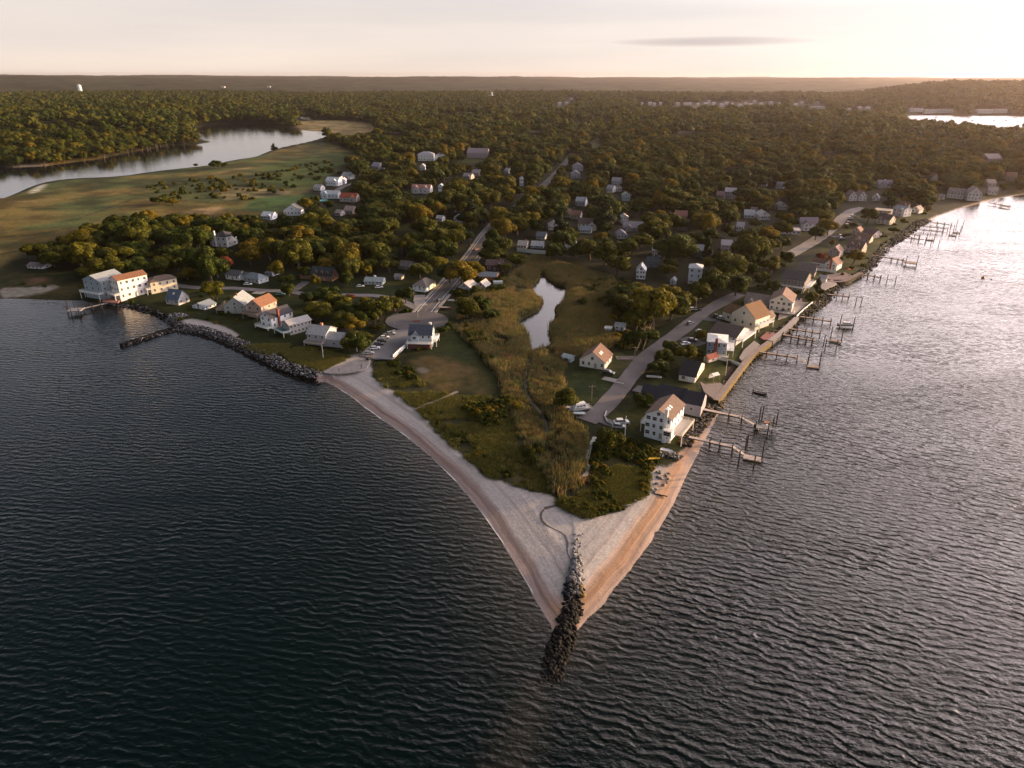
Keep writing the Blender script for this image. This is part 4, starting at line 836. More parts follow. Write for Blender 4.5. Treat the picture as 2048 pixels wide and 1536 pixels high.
# village in the trees: (description, x0, x1, base, eave, depth, wall, roof, axis)
VIL = [
 ('white cottage with pale roof right of the long white house by the upper road', 1556, 1573, 420, 411, 9, (.6, .58, .62), (.4, .36, .38), 'y'),
 ('white arched barn in the trees left of the upper road', 1517, 1539, 440, 430, 10, (.66, .64, .66), (.62, .6, .62), 'y'),
 ('white cottage behind round trees above the arched barn', 1552, 1567, 376, 369, 9, WHT, R_GR, 'x'),
 ('tall lilac-white house with windowed front in the right woods', 1449, 1471, 396, 383, 10, (.56, .54, .62), (.44, .41, .48), 'x'),
 ('low pale roof with blue tint among trees left of the arched barn', 1488, 1508, 436, 430, 12, (.56, .58, .62), (.45, .46, .52), 'x'),
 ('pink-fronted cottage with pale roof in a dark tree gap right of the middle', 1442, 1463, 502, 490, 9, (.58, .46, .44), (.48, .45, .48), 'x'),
 ('white flat-roofed house on the back street, left of the tall round tree', 1304, 1327, 513, 501, 9, (.66, .66, .68), (.42, .42, .45), 'x'),
 ('dark blue house with white windows behind the narrow white gabled house', 1293, 1316, 535, 523, 8, (.10, .13, .17), (.10, .12, .15), 'x'),
 ('blue-grey house right of the tall conifer on the back street', 1390, 1406, 514, 500, 9, (.16, .18, .22), (.30, .32, .37), 'x'),
 ('pale violet-roofed house with white porch left of the big dark tree clump', 1235, 1254, 478, 470, 12, (.62, .6, .66), (.30, .27, .33), 'y'),
 ('long grey-roofed row house in the middle of the village', 1246, 1289, 462, 455, 12, (.30, .29, .32), (.26, .25, .29), 'x'),
 ('red-roofed house with violet lean-to in the middle of the village', 1349, 1373, 444, 432, 12, (.28, .22, .24), (.25, .12, .11), 'x'),
 ('violet-grey house with tall windows below the red-roofed house', 1352, 1376, 460, 448, 9, (.24, .21, .25), (.20, .17, .21), 'x'),
 ('white house with pale roof beside the tall dark pines', 1242, 1256, 447, 434, 8, (.62, .62, .66), (.55, .55, .6), 'y'),
 ('turquoise-roofed cottage in the upper village', 1245, 1260, 402, 391, 9, (.42, .50, .52), (.34, .42, .43), 'y'),
 ('white cottage with lilac roof left of the brown-roofed pair, upper village', 1213, 1225, 385, 376, 9, WHT, (.40, .40, .45), 'x'),
 ('brown-roofed white cottage in the upper village', 1231, 1243, 383, 375, 10, WHT, (.25, .16, .14), 'y'),
 ('white cottage with long lilac roof at the top of the village', 1223, 1240, 368, 361, 10, WHT, (.42, .40, .45), 'x'),
 ('large white and cream house with brown roof and many windows at the village centre', 1156, 1192, 460, 447, 11, (.70, .67, .60), (.13, .10, .10), 'x'),
 ('white wing house with grey roof in front of the large cream house', 1160, 1182, 466, 460, 8, WHT, (.28, .31, .35), 'x'),
 ('white-walled house with pinkish roof left of the village centre', 1117, 1140, 434, 427, 11, (.66, .63, .62), (.30, .20, .19), 'x'),
 ('small red-brown roofed house right of the pink-roofed one', 1141, 1160, 438, 430, 10, (.56, .52, .5), (.26, .14, .12), 'x'),
 ('white-roofed house beside the dark cone-shaped tree at village centre', 1097, 1120, 460, 451, 9, (.62, .63, .66), (.56, .56, .60), 'y'),
 ('white gabled cottage with large front window above the reed marsh', 1140, 1160, 500, 490, 9, (.66, .68, .72), (.42, .44, .48), 'y'),
 ('low white garage left of the gabled cottage above the reed marsh', 1128, 1140, 499, 494, 7, WHT, (.5, .5, .54), 'x'),
 ('pale cottage behind the long white fence by the pond, the left one', 1035, 1053, 497, 490, 8, (.62, .56, .52), (.50, .45, .42), 'x'),
 ('pale blue cottage behind the long white fence by the pond, the right one', 1062, 1086, 496, 491, 8, (.50, .53, .58), (.45, .48, .52), 'x'),
 ('dark blue cottage with white gables above the fence by the pond', 1072, 1090, 478, 472, 8, (.4, .43, .48), (.14, .16, .2), 'x'),
 ('white house with lilac roof beside the village street top', 1146, 1166, 342, 333, 12, (.50, .49, .54), (.33, .30, .36), 'y'),
 ('pale house with lilac roof lower in the same tree gap on the street', 1142, 1160, 357, 348, 12, (.46, .45, .5), (.31, .29, .34), 'y'),
 ('narrow white house left of the village street in deep trees', 1039, 1047, 372, 357, 9, WHT, (.4, .4, .43), 'y'),
 ('white cottage with blue roof right of the village street', 1151, 1170, 412, 402, 10, (.56, .58, .64), (.40, .42, .48), 'x'),
 ('pinkish long school-like building beyond the estate', 934, 974, 316, 305, 18, (.46, .38, .40), (.30, .25, .28), 'x'),
 ('pale violet roof above the field edge, half hidden by golden trees', 742, 757, 339, 332, 14, (.38, .38, .44), (.36, .36, .42), 'x'),
 ('white house with pale blue roof, largest of the white group at the field edge', 652, 676, 371, 361, 11, (.66, .69, .74), (.56, .6, .66), 'x'),
 ('white cottage right of the largest one in the group at the field edge', 672, 690, 368, 360, 10, (.66, .68, .72), (.5, .54, .6), 'y'),
 ('white cottage at the top of the white group by the field', 684, 700, 358, 350, 10, (.6, .62, .66), (.45, .48, .54), 'x'),
 ('small white outbuilding at the left of the white group by the field', 627, 641, 380, 374, 8, (.6, .6, .6), (.4, .4, .42), 'x'),
 ('house with bright red-brown roof beside the turquoise swimming pool', 680, 712, 403, 394, 11, (.5, .44, .42), (.33, .085, .05), 'x'),
 ('pale blue-white house between the swimming pool and the red-brown roof', 642, 676, 396, 387, 9, (.60, .65, .70), (.50, .55, .60), 'x'),
 ('white house with dark slate roof at the edge of the lower green field', 568, 602, 431, 420, 11, (.66, .68, .72), (.09, .10, .12), 'y'),
 ('low white shed roof left of the dark-slate-roofed house', 523, 545, 438, 431, 9, (.66, .70, .74), (.62, .66, .70), 'x'),
 ('white row house with pink roof above the dark tree bank', 823, 860, 386, 376, 11, (.62, .60, .62), (.34, .19, .17), 'x'),
 ('tall narrow pale-blue house right of the dark tree bank', 877, 887, 388, 372, 8, (.58, .64, .70), (.55, .6, .66), 'y'),
 ('low white cottage in the dark hollow left of the street', 908, 924, 445, 437, 9, (.60, .63, .68), (.48, .5, .55), 'y'),
 ('tiny white cottage left of the one in the dark hollow', 872, 884, 442, 436, 6, WHT, (.55, .56, .58), 'x'),
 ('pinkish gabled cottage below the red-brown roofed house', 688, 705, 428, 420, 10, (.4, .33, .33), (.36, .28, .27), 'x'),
 ('white tiny cottage under golden shrubs left of the pinkish gabled cottage', 670, 681, 431, 425, 7, (.55, .5, .48), (.4, .35, .33), 'x'),
 ('white cottage with bright gable in trees right of the white estate', 840, 850, 340, 332, 10, WHT, (.5, .52, .56), 'y'),
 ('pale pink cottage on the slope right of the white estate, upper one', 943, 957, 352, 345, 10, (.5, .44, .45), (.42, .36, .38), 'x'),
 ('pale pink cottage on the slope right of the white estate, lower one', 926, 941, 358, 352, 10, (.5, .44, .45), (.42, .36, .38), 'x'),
 ('white cottage half hidden left of the street top', 1008, 1017, 347, 341, 9, WHT, (.5, .52, .55), 'x'),
 ('brown-violet house right of the lilac-white house, half hidden', 1432, 1447, 398, 390, 10, (.28, .2, .22), (.25, .17, .18), 'x'),
 ('white cottage between round golden trees right of the village centre', 1518, 1532, 372, 366, 10, (.6, .55, .57), (.4, .33, .35), 'x'),
 ('cottage with violet roof right of the golden round tree', 1472, 1486, 462, 453, 9, (.5, .48, .54), (.38, .35, .42), 'x'),
 ('white house wall glimpsed between dark round trees near the shore road', 1470, 1480, 552, 534, 8, (.66, .68, .72), (.5, .5, .54), 'y'),
 ('small white cottage at the left edge of the arched barn', 1500, 1512, 428, 421, 8, (.58, .56, .58), (.3, .24, .24), 'x'),
]
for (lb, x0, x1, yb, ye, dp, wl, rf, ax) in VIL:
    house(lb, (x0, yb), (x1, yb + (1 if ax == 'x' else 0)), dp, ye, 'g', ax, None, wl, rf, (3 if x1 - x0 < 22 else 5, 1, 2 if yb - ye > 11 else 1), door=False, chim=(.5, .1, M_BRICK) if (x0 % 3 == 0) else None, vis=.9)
house('narrow white gabled house with tall black windows at the edge of the marsh scrub', (1272, 558), (1290, 559), 9, 541, 'g', 'y', 3.0, (.70, .72, .76), (.55, .57, .62), (3, 2, 2), door=False)
house('tall narrow pale house with bay windows and steps behind the shore road', (1375, 567), (1401, 569), 9, 536, 'hip', 'x', 1.8, (.60, .63, .70), (.5, .52, .57), (2, 2, 3), deck=[('f', 2.4, 2.4, .9, M_WHITE)])
house('small pale garden house below the narrow white gabled house', (1340, 569), (1350, 570), 5, 561, 'g', 'y', 1.4, (.5, .54, .6), (.4, .44, .5), (1, 1, 1), name='shed', cat='shed')
house('large white estate house with columned front in the upper village', (836, 322), (868, 322), 16, 309, 'hip', 'x', 3.6, WHT, (.30, .31, .35), (6, 3, 2), wing=[('r', 16, 14, 6.0, 8, 'hip')], vis=1.4)

# distant white buildings, far shore blocks, water tank
def far_block(label, x0, x1, yb, ht, dp, wl, rf, group=None, flat=False, name='house', cat='house', z=None):
    a = P(x0, yb); b = P(x1, yb); c = (a + b) / 2; w = float(np.hypot(*(b - a))); zz = float(ground_z(c[0], c[1] + dp / 2)[0])
    k = 1.0
    if zz > 6:                                                    # on rising ground: walk back along the sight line until it meets the slope
        for s_ in np.linspace(.45, 1.0, 60):
            q = c * s_; zg = float(ground_z(q[0], q[1])[0]); zl = CAM_H - (CAM_H - GZ) * s_
            if zg >= zl - 1: k = s_; zz = zg; break
        c = c * k; w *= k
    root = empty(name, (c[0], c[1], zz), math.atan2(*(b - a)[::-1]), label=label, cat=cat, group=group)
    wb, rb = roof_mesh(w, dp, ht, dp * .22, 'flat' if flat else 'g', 'x', None, None)
    wb.obj('wall', mat_wall(wl), root); rb.obj('roof', mat_roof(rf), root)
    if flat:
        n = max(2, int(w / 9)); mbw = MB()
        for k in range(3 if ht > 8 else 2):
            for i in range(n):
                part('window', ME_WIN, root, (-w / 2 + w * (i + .5) / n, -dp / 2 - .02, 1 + k * 3.3), 0, (w / n * .6, 1, 1.8))
    open_px([(x0 - 4, yb - 9), (x1 + 4, yb - 9), (x1 + 4, yb + 2), (x0 - 4, yb + 2)])
    return root
for i, (x0, x1) in enumerate([(1816, 1843), (1847, 1871), (1874, 1904), (1953, 1983), (1986, 2011)]):
    far_block('%s long white apartment block on the far shore behind the harbour' % ('leftmost', 'second', 'middle', 'fourth', 'rightmost')[i], x0, x1, 226, 11, 14, (.62, .56, .58), (.45, .38, .40), 'apartment blocks behind the harbour', True, 'apartment_block', 'apartment block')
tw = [(1282, 208), (1296, 209), (1306, 210), (1318, 209), (1352, 210), (1366, 211), (1376, 209), (1393, 210), (1408, 207), (1416, 203), (1424, 208), (1440, 210), (1450, 206), (1462, 208), (1476, 210), (1488, 206), (1496, 209),
      (1506, 204), (1518, 209), (1538, 206), (1556, 208), (1588, 211), (1600, 206), (1632, 206), (1694, 221), (1714, 219), (1730, 220), (1116, 210), (1130, 206), (1140, 199)]
ORD = 'first second third fourth fifth sixth seventh eighth ninth tenth eleventh twelfth thirteenth fourteenth fifteenth sixteenth seventeenth eighteenth nineteenth twentieth twenty-first twenty-second twenty-third twenty-fourth twenty-fifth twenty-sixth twenty-seventh twenty-eighth twenty-ninth thirtieth'.split()
tw.sort()
for kk, (x, y) in enumerate(tw):
    w = rng.uniform(5, 11)
    far_block('tiny white house of the hazy distant town, %s from its left end' % ORD[kk], x, x + w * .75, y + 3, rng.uniform(6, 10), 14, (.55, .52, .54), (.55, .50, .52), 'white houses of the distant town')
far_block('long flat white building at the right of the distant town', 1619, 1649, 217, 6, 24, (.74, .70, .72), (.7, .66, .68), None, True, 'warehouse', 'warehouse')
far_block('long pale building on the distant plain near the horizon', 815, 862, 176, 8, 40, (.62, .57, .6), (.55, .5, .53), None, True, 'warehouse', 'warehouse')
for x, y, lb in ((444, 172, 'white speck of a building on the distant ridge left of centre'), (3, 165, 'white speck of a building on the far left ridge'), (535, 172, 'white speck of a building on the ridge above the left river'), (513, 181, 'pale building in the far woods above the river bend')):
    far_block(lb, x, x + 6, y + 3, 5, 20, (.5, .48, .5), (.4, .4, .4), None)
def lathe(prof, n=16, cx=0, cy_=0):
    m = MB(); vs = []
    for r, z in prof:
        for k in range(n): a = 2 * math.pi * k / n; vs.append((cx + r * math.cos(a), cy_ + r * math.sin(a), z))
    fs = []
    for j in range(len(prof) - 1):
        for k in range(n): fs.append((j * n + k, j * n + (k + 1) % n, (j + 1) * n + (k + 1) % n, (j + 1) * n + k))
    fs.append(tuple(range((len(prof) - 1) * n, len(prof) * n)))
    return m.add(vs, fs)
for px, yb, sc_, lb in ((162, 190, 1.0, 'pale blue-white water tank rising from the distant left woods'), (984, 200, .45, 'thin white tower in the distant woods at the centre')):
    c = P(px, yb); z = float(ground_z(*c)[0])
    r = empty('water_tower', (c[0], c[1], z), 0, label=lb, cat='water tower')
    s = np.hypot(*c) / FPX
    lathe([(3.2 * s * sc_, 0), (3.2 * s * sc_, 9 * s), (3.0 * s * sc_, 10 * s), (1.5 * s * sc_, 11 * s), (.1, 11.3 * s)]).obj('tank', mat('tank paint', (.62, .72, .74)), r)
    MB().cyl(0, 0, 11.2 * s, 12.5 * s, .3 * s, .2 * s, 6).obj('mast', M_STEEL, r)
    open_px([(px - 4, yb - 10), (px + 4, yb - 10), (px + 4, yb - 2), (px - 4, yb - 2)])
#STAGE3

# ------------------------------------------------------------------ paved surfaces
def offset_line(line, off):
    line = np.asarray(line); t = np.gradient(line, axis=0); t /= np.linalg.norm(t, axis=1)[:, None] + 1e-9
    return line + np.stack([-t[:, 1], t[:, 0]], 1) * off
def resample(line, step):
    line = smooth(line, 2, False); s = np.concatenate([[0], np.cumsum(np.linalg.norm(np.diff(line, axis=0), axis=1))])
    q = np.linspace(0, s[-1], max(2, int(s[-1] / step))); return np.stack([np.interp(q, s, line[:, 0]), np.interp(q, s, line[:, 1])], 1)
def strip(name, line, w, dz, m, kind='structure', step=4.0, skirt=.5, dash=None, flat=None, jag=0.0, **kw):
    L = resample(line, step) if step else np.asarray(line); wl = np.full(len(L), w / 2)
    if jag: wl = wl + (fnoise(L[:, 0], L[:, 1], 9, 3, 2) - .5) * jag * 2
    l_ = offset_line(L, 1) - L; a = L + l_ * wl[:, None]; b = L - l_ * wl[:, None]
    z = np.maximum(np.maximum(ground_z(a[:, 0], a[:, 1]), ground_z(b[:, 0], b[:, 1])), ground_z(L[:, 0], L[:, 1])) + dz
    if flat is not None: z = np.full(len(L), flat)
    mb = MB()
    for i in range(len(L)):
        mb.v += [(*a[i], z[i] - skirt), (*a[i], z[i]), (*b[i], z[i]), (*b[i], z[i] - skirt)]
    for i in range(len(L) - 1):
        if dash and (i // dash) % 2: continue
        o = i * 4; n = o + 4
        mb.f += [(o + 1, o + 2, n + 2, n + 1), (o, o + 1, n + 1, n), (o + 2, o + 3, n + 3, n + 2)]; mb.m += [0, 1 if isinstance(m, list) else 0, 1 if isinstance(m, list) else 0]
        mb.f[-3:] = [tuple(reversed(f)) for f in mb.f[-3:]]
    return mb.obj(name, m, kind=kind, **kw)
def slab(name, poly, z, m, skirt=.6, kind='structure', **kw):
    poly = np.asarray(poly); ar = 0.5 * np.sum(poly[:, 0] * np.roll(poly[:, 1], -1) - np.roll(poly[:, 0], -1) * poly[:, 1])
    if ar < 0: poly = poly[::-1]
    o = sheet(name, poly, z, m, kind=kind, **kw); me = o.data
    n = len(poly); vs = [tuple(v.co) for v in me.vertices]; fs = [tuple(p.vertices) for p in me.polygons]
    vs += [(a, b, z - skirt) for a, b in poly]
    for i in range(n): j = (i + 1) % n; fs.append((n + i, n + j, j, i))
    me.clear_geometry(); me.from_pydata(vs, [], fs); me.update(); return o
mr_, mw_ = ROADS['main']; mr = resample(mr_, 4.0)
strip('main_road', mr, 8.6, .14, M_ASPH, step=None)
z_main = None
for sg in (1, -1):
    strip('pavement', offset_line(mr[:70], sg * 5.6), 1.7, .26, M_WALK, step=None)
    strip('road_marking', offset_line(mr[:64], sg * 3.5), .32, .21, M_PAINT, step=None, skirt=.03)
strip('road_marking', mr[:60], .16, .21, mat('yellow road paint', (.35, .25, .06), .7), step=None, skirt=.03)
strip('right_road', ROADS['right'][0], 7.6, .13, M_ASPH2, jag=.8)
strip('upper_road', ROADS['upper'][0], 9.5, .13, mat('pale asphalt', (.23, .205, .20), .9, .15, .1), jag=.6)
strip('shore_lane', ROADS['shore'][0], 5.4, .12, mat('lane asphalt', (.19, .175, .18), .9, .15, .1))
strip('lane', ROADS['lane'][0], 7, .12, mat('lane asphalt', (.19, .175, .18)))
strip('driveway', ROADS['drive'][0], 4.6, .17, M_ASPH2)
strip('side_track', ROADS['side'][0], 3.4, .11, mat('gravel track', (.17, .14, .13), .95, .3, .5), jag=.8)
strip('driveway', PP([(1206, 756), (1236, 762), (1250, 766)]), 3.4, .12, M_WALK)
strip('driveway', PP([(585, 582), (600, 572), (612, 563)]), 5, .12, M_ASPH)
strip('driveway', PP([(846, 612), (836, 604), (840, 590)]), 6, .14, M_WALK)
strip('driveway', PP([(896, 600), (905, 600), (918, 601)]), 3.0, .12, M_WALK)
strip('driveway', PP([(512, 588), (520, 583), (528, 580)]), 6, .12, M_WALK)
strip('driveway', PP([(640, 668), (680, 664), (705, 655)]), 5, .12, M_ASPH)
strip('driveway', PP([(1392, 632), (1420, 640), (1440, 640)]), 6, .12, M_ASPH)
strip('driveway', PP([(1366, 676), (1390, 682), (1404, 690)]), 7, .10, M_ASPH)
strip('driveway', PP([(1270, 776), (1290, 782), (1304, 784)]), 6, .10, M_ASPH)
strip('driveway', PP([(1664, 474), (1684, 474), (1700, 470)]), 8, .12, M_ASPH)
strip('driveway', PP([(1690, 448), (1704, 449), (1716, 446)]), 12, .12, M_ASPH)
PZ = GZ + .30
turn = smooth(PP([(770, 642), (776, 633), (800, 627), (832, 624), (850, 622), (872, 624), (892, 632), (898, 640), (890, 650), (866, 656), (838, 660), (806, 660), (782, 654), (772, 648)], PZ), 1)
slab('turnaround', turn, PZ, M_ASPH)
lotp = PP([(728, 713), (742, 699), (770, 671), (796, 659), (832, 659), (822, 682), (800, 702), (783, 719), (760, 717), (742, 717)], PZ)
slab('parking_lot', lotp, PZ + .004, mat('lot asphalt', (.15, .15, .165), .9, .15, .12, bump=.15))
strip('kerb', PP([(722, 712), (740, 694), (768, 668), (790, 660)], PZ), 1.8, 0, M_WALK, flat=PZ + .12)
isl = smooth(PP([(823, 642), (833, 640), (843, 642), (835, 645)], PZ), 2)
slab('turning_island', isl, PZ + .15, mat('bark mulch', (.13, .04, .03), .95), skirt=.15)
slab('sand_apron', smooth(PP([(640, 744), (668, 734), (700, 724), (724, 712), (742, 717), (737, 730), (730, 740), (700, 745), (668, 748)]), 1), GZ + .03, mat('sandy gravel', (.27, .245, .24), .95, .2, .5), skirt=.4)
for k in range(7):                                            # stall lines
    a = P(731 + k * 7.6, 706 - k * 7.0, PZ); b = P(748 + k * 7.6, 707 - k * 7.0, PZ); d = (b - a)
    m = MB(); m.bar((*a, PZ + .018), (*b, PZ + .018), .12, .02); m.obj('road_marking', M_PAINT, kind='structure')
# paths and channels on the point
M_SLAB = mat('stone slab', (.42, .41, .41), .9, .15, 1)
pth = resample(PP([(1190, 872), (1181, 890), (1176, 906), (1175, 918), (1179, 932), (1175, 942), (1167, 951)]), 1.9)
pr = empty('stepping_path', (*pth[0], GZ), label='winding path of pale flat slabs through the reeds near the point', cat='path')
for i in range(len(pth) - 1):
    d = pth[i + 1] - pth[i]; c = (pth[i] + pth[i + 1]) / 2 - pth[0]; m = MB(); L = float(np.hypot(*d)) * .46
    m.box(-L, L, -.65, .65, -.3, .14 + random.uniform(0, .05)); o = m.obj('slab', M_SLAB, pr); o.location = (*c, float(ground_z(*(c + pth[0]))[0]) - GZ + .05); o.rotation_euler.z = math.atan2(d[1], d[0]) + random.uniform(-.12, .12)
M_TRAIL = mat('trodden sand', (.24, .20, .17), .95, .15, .6)
strip('sand_trail', PP([(828, 815), (850, 806), (880, 796), (905, 784), (915, 780)]), 1.5, .07, M_TRAIL, step=2.0, jag=.3)
strip('sand_trail', PP([(1116, 984), (1140, 972), (1160, 958), (1167, 952)]), 1.1, .06, M_TRAIL, step=2.0, jag=.3)
M_CREEK = mat('wet channel bed', (.075, .05, .038), .5, .35, .6, spec=.4)
strip('creek', PP([(1196, 984), (1170, 994), (1140, 1001), (1110, 1006), (1090, 1011)]), 1.6, .07, M_CREEK, step=1.5, jag=.5)
strip('creek', PP([(1090, 1011), (1080, 1022), (1086, 1040), (1110, 1053), (1130, 1062), (1136, 1080), (1134, 1098), (1140, 1110), (1147, 1119)]), .75, .045, M_CREEK, step=1.2, jag=.5)
strip('creek', PP([(1061, 704), (1056, 725), (1053, 745), (1050, 775), (1062, 800), (1085, 828), (1095, 850), (1096, 868)]), 1.5, .05, mat('dark reed channel', (.02, .025, .012), .5), step=2, jag=.5)

# ------------------------------------------------------------------ trees
import bmesh
def ico(sub):
    bm = bmesh.new(); bmesh.ops.create_icosphere(bm, subdivisions=sub, radius=1); V = np.array([v.co for v in bm.verts]); F = np.array([[v.index for v in f.verts] for f in bm.faces]); bm.free(); return V, F
ICO1, ICO2 = ico(1), ico(2)
def crown_mesh(name, seed, m, nl=14, quads=2100, rx=3.6, rz=3.1, zc=5.7, lr=(1.5, 2.3), ql=(.25, .48), flatb=.6, cone=False, gap=0.0):
    r = np.random.default_rng(seed); C = []; R = []
    for i in range(nl):
        if cone:
            t = (i + .5) / nl; a = r.uniform(0, 6.28); rad = (1 - t) * rx * .55
            C.append((rad * math.cos(a) * r.uniform(.2, 1), rad * math.sin(a) * r.uniform(.2, 1), 1.5 + t * rz * 3.4)); R.append((1 - t) * rx * .62 + .35)
        else:
            while True:
                p = r.normal(size=3); p /= np.linalg.norm(p); p *= r.uniform(.35, 1.0) ** .6
                if p[2] > -.55: break
            C.append((p[0] * rx, p[1] * rx, zc + p[2] * rz * (1 if p[2] > 0 else flatb))); R.append(r.uniform(*lr))
    C = np.array(C); R = np.array(R); Vs = []; Fs = []; n0 = 0
    iv, if_ = ICO2
    for c, q in zip(C, R):
        nz = 1 + .22 * r.normal(size=(len(iv), 1)); v = iv * nz * q * .84 * np.array((1, 1, .85)) + c
        Vs.append(v); Fs.append(np.hstack([if_, if_[:, 2:3]]) + n0); n0 += len(v)
    area = R ** 2 / (R ** 2).sum(); li = r.choice(len(R), size=quads * 2, p=area)
    d = r.normal(size=(quads * 2, 3)); d /= np.linalg.norm(d, axis=1)[:, None]
    p = C[li] + d * (R[li] * r.uniform(.86, 1.12, quads * 2))[:, None] * np.array((1, 1, .88))
    dist = np.linalg.norm((p[:, None] - C[None]), axis=2) / R[None]; ok = (dist.min(1) > .80) & (d[:, 2] > -.75)
    p = p[ok][:quads]; d = d[ok][:quads]; k = len(p)
    nrm = d + r.normal(size=(k, 3)) * .45; nrm /= np.linalg.norm(nrm, axis=1)[:, None]
    t1 = np.cross(nrm, r.normal(size=(k, 3))); t1 /= np.linalg.norm(t1, axis=1)[:, None]; t2 = np.cross(nrm, t1)
    s1 = r.uniform(*ql, size=(k, 1)); s2 = s1 * r.uniform(.5, .95, size=(k, 1))
    Q = np.stack([p - t1 * s1, p - t2 * s2, p + t1 * s1, p + t2 * s2], 1) + r.normal(size=(k, 4, 3)) * .06
    V = np.vstack(Vs + [Q.reshape(-1, 3)]); F = np.arange(k * 4).reshape(-1, 4) + n0
    # core triangles are written as quads with a split edge point to keep one array
    tri = np.vstack(Fs)[:, :3]
    me = bpy.data.meshes.new(name); me.vertices.add(len(V)); me.vertices.foreach_set('co', V.astype(np.float32).ravel())
    lv = np.concatenate([tri.ravel(), F.ravel()]).astype(np.int32); me.loops.add(len(lv)); me.loops.foreach_set('vertex_index', lv)
    ls = np.concatenate([np.arange(len(tri)) * 3, len(tri) * 3 + np.arange(k) * 4]).astype(np.int32); lt = np.concatenate([np.full(len(tri), 3), np.full(k, 4)]).astype(np.int32)
    me.polygons.add(len(ls)); me.polygons.foreach_set('loop_start', ls); me.polygons.foreach_set('loop_total', lt)
    me.materials.append(m); me.update(calc_edges=True); me.validate(); return me
def trunk_mesh(name, seed, h=6.0, r0=.42):
    r = random.Random(seed); m = MB(); top = Vector((r.uniform(-.4, .4), r.uniform(-.4, .4), h * .5))
    m.tube((0, 0, -.6), top, r0, r0 * .68, 7)
    for k in range(5):
        a = 6.28 * k / 5 + r.uniform(-.4, .4); m.tube(top - Vector((0, 0, r.uniform(0, 1.2))), top + Vector((math.cos(a) * 2.2, math.sin(a) * 2.2, r.uniform(1.6, 2.9))), r0 * .42, r0 * .14, 5)
    return m.mesh(name, M_BARK)
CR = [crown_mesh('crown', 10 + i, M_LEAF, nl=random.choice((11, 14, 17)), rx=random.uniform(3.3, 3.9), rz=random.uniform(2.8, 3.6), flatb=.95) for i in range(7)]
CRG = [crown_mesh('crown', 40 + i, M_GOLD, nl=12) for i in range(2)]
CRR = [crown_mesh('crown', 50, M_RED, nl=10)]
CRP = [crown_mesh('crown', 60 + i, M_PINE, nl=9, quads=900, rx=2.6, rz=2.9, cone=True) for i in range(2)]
TRK = [trunk_mesh('trunk', i) for i in range(3)]
CRS = [crown_mesh('crown_small', 70 + i, M_LEAF, nl=6, quads=150, ql=(.7, 1.3), rx=3.4, rz=2.3, lr=(1.9, 2.7)) for i in range(5)]

# depth of what the photograph shows uncovered
OD = np.zeros((384, 512)); _dx = (OXX - 1024) / FPX; _dz = (768 - OYY) / FPX; _Z = -SP + _dz * CP; _t = np.where(_Z < -1e-3, (GZ - CAM_H) / np.minimum(_Z, -1e-3), 1e5)
GD = np.hypot(_dx * _t, (CP + _dz * SP) * _t); OD = np.where(OM, GD * 1.0 + 6, 0)
HC = np.array([q[0] for q in HOUSES]); HR = np.array([q[1] for q in HOUSES])
def allowed(X, Y, Wd, Ht, road_pad=2.0, view=True):
    ok = np.ones(len(X), bool)
    ok &= inside(land_poly, X, Y)
    d, _, _ = seg_dist(coast, X, Y); ok &= d > 5
    for pl in OPEN_W:
        x0, y0 = pl.min(0) - 3; x1, y1 = pl.max(0) + 3; m = ok & (X > x0) & (X < x1) & (Y > y0) & (Y < y1)
        if m.any(): ok[m] &= ~inside(pl, X[m], Y[m])
    for ln, w in ROADS.values(): ok &= seg_dist(ln, X, Y)[0] > w + road_pad + Wd * .18
    q = np.hypot(X[:, None] - HC[None, :, 0], Y[:, None] - HC[None, :, 1]); ok &= (q > HR[None] * .9 + Wd[:, None] * .35 + .5).all(1)
    if view:
        R = np.hypot(X, Y)
        for (fx, fz) in ((0, .62), (0, .92), (-.42, .6), (.42, .6), (-.25, .8), (.25, .8)):
            dx_ = fx * Wd; u, v = proj(X + dx_, Y, GZ + Ht * fz)
            i = np.clip((v / 4).astype(int), 0, 383); j = np.clip((u / 4).astype(int), 0, 511); on = (u > 0) & (u < 2048) & (v > 0) & (v < 1536)
            ok &= ~(on & (OD[i, j] > R))
    return ok
def cand(r0, r1, step, amax=43, jit=.45):
    xs = np.arange(-r1, r1, step); ys = np.arange(150, r1, step); X, Y = np.meshgrid(xs, ys); X = X.ravel() + rng.uniform(-jit, jit, X.size) * step; Y = Y.ravel() + rng.uniform(-jit, jit, Y.size) * step
    R = np.hypot(X, Y); A = np.abs(np.degrees(np.arctan2(X, Y))); m = (R > r0) & (R <= r1) & (A < amax); return X[m], Y[m]
tx, ty = cand(200, 1500, 11.4)
tw_ = 10.0 + 14.0 * rng.random(len(tx)) ** 1.7 + 3.0 * (fnoise(tx, ty, 60, 77, 2) - .5) * 2; thh = tw_ * rng.uniform(.50, .98, len(tx)) + 2.0
# right-hand shore gardens carry fewer, smaller trees
ss_ = inside(SHORE_STRIP, tx, ty); keep_ = ~ss_ | (rng.random(len(tx)) < .5)
tw_ = np.where(ss_, tw_ * .5, tw_); thh = np.where(ss_, thh * .5, thh)
ok = allowed(tx, ty, tw_, thh) & keep_
tx, ty, tw_, thh = tx[ok], ty[ok], tw_[ok], thh[ok]
tone = np.zeros(len(tx), int); u_ = rng.random(len(tx)); tone[u_ > .93] = 1; tone[(u_ < .025)] = 3
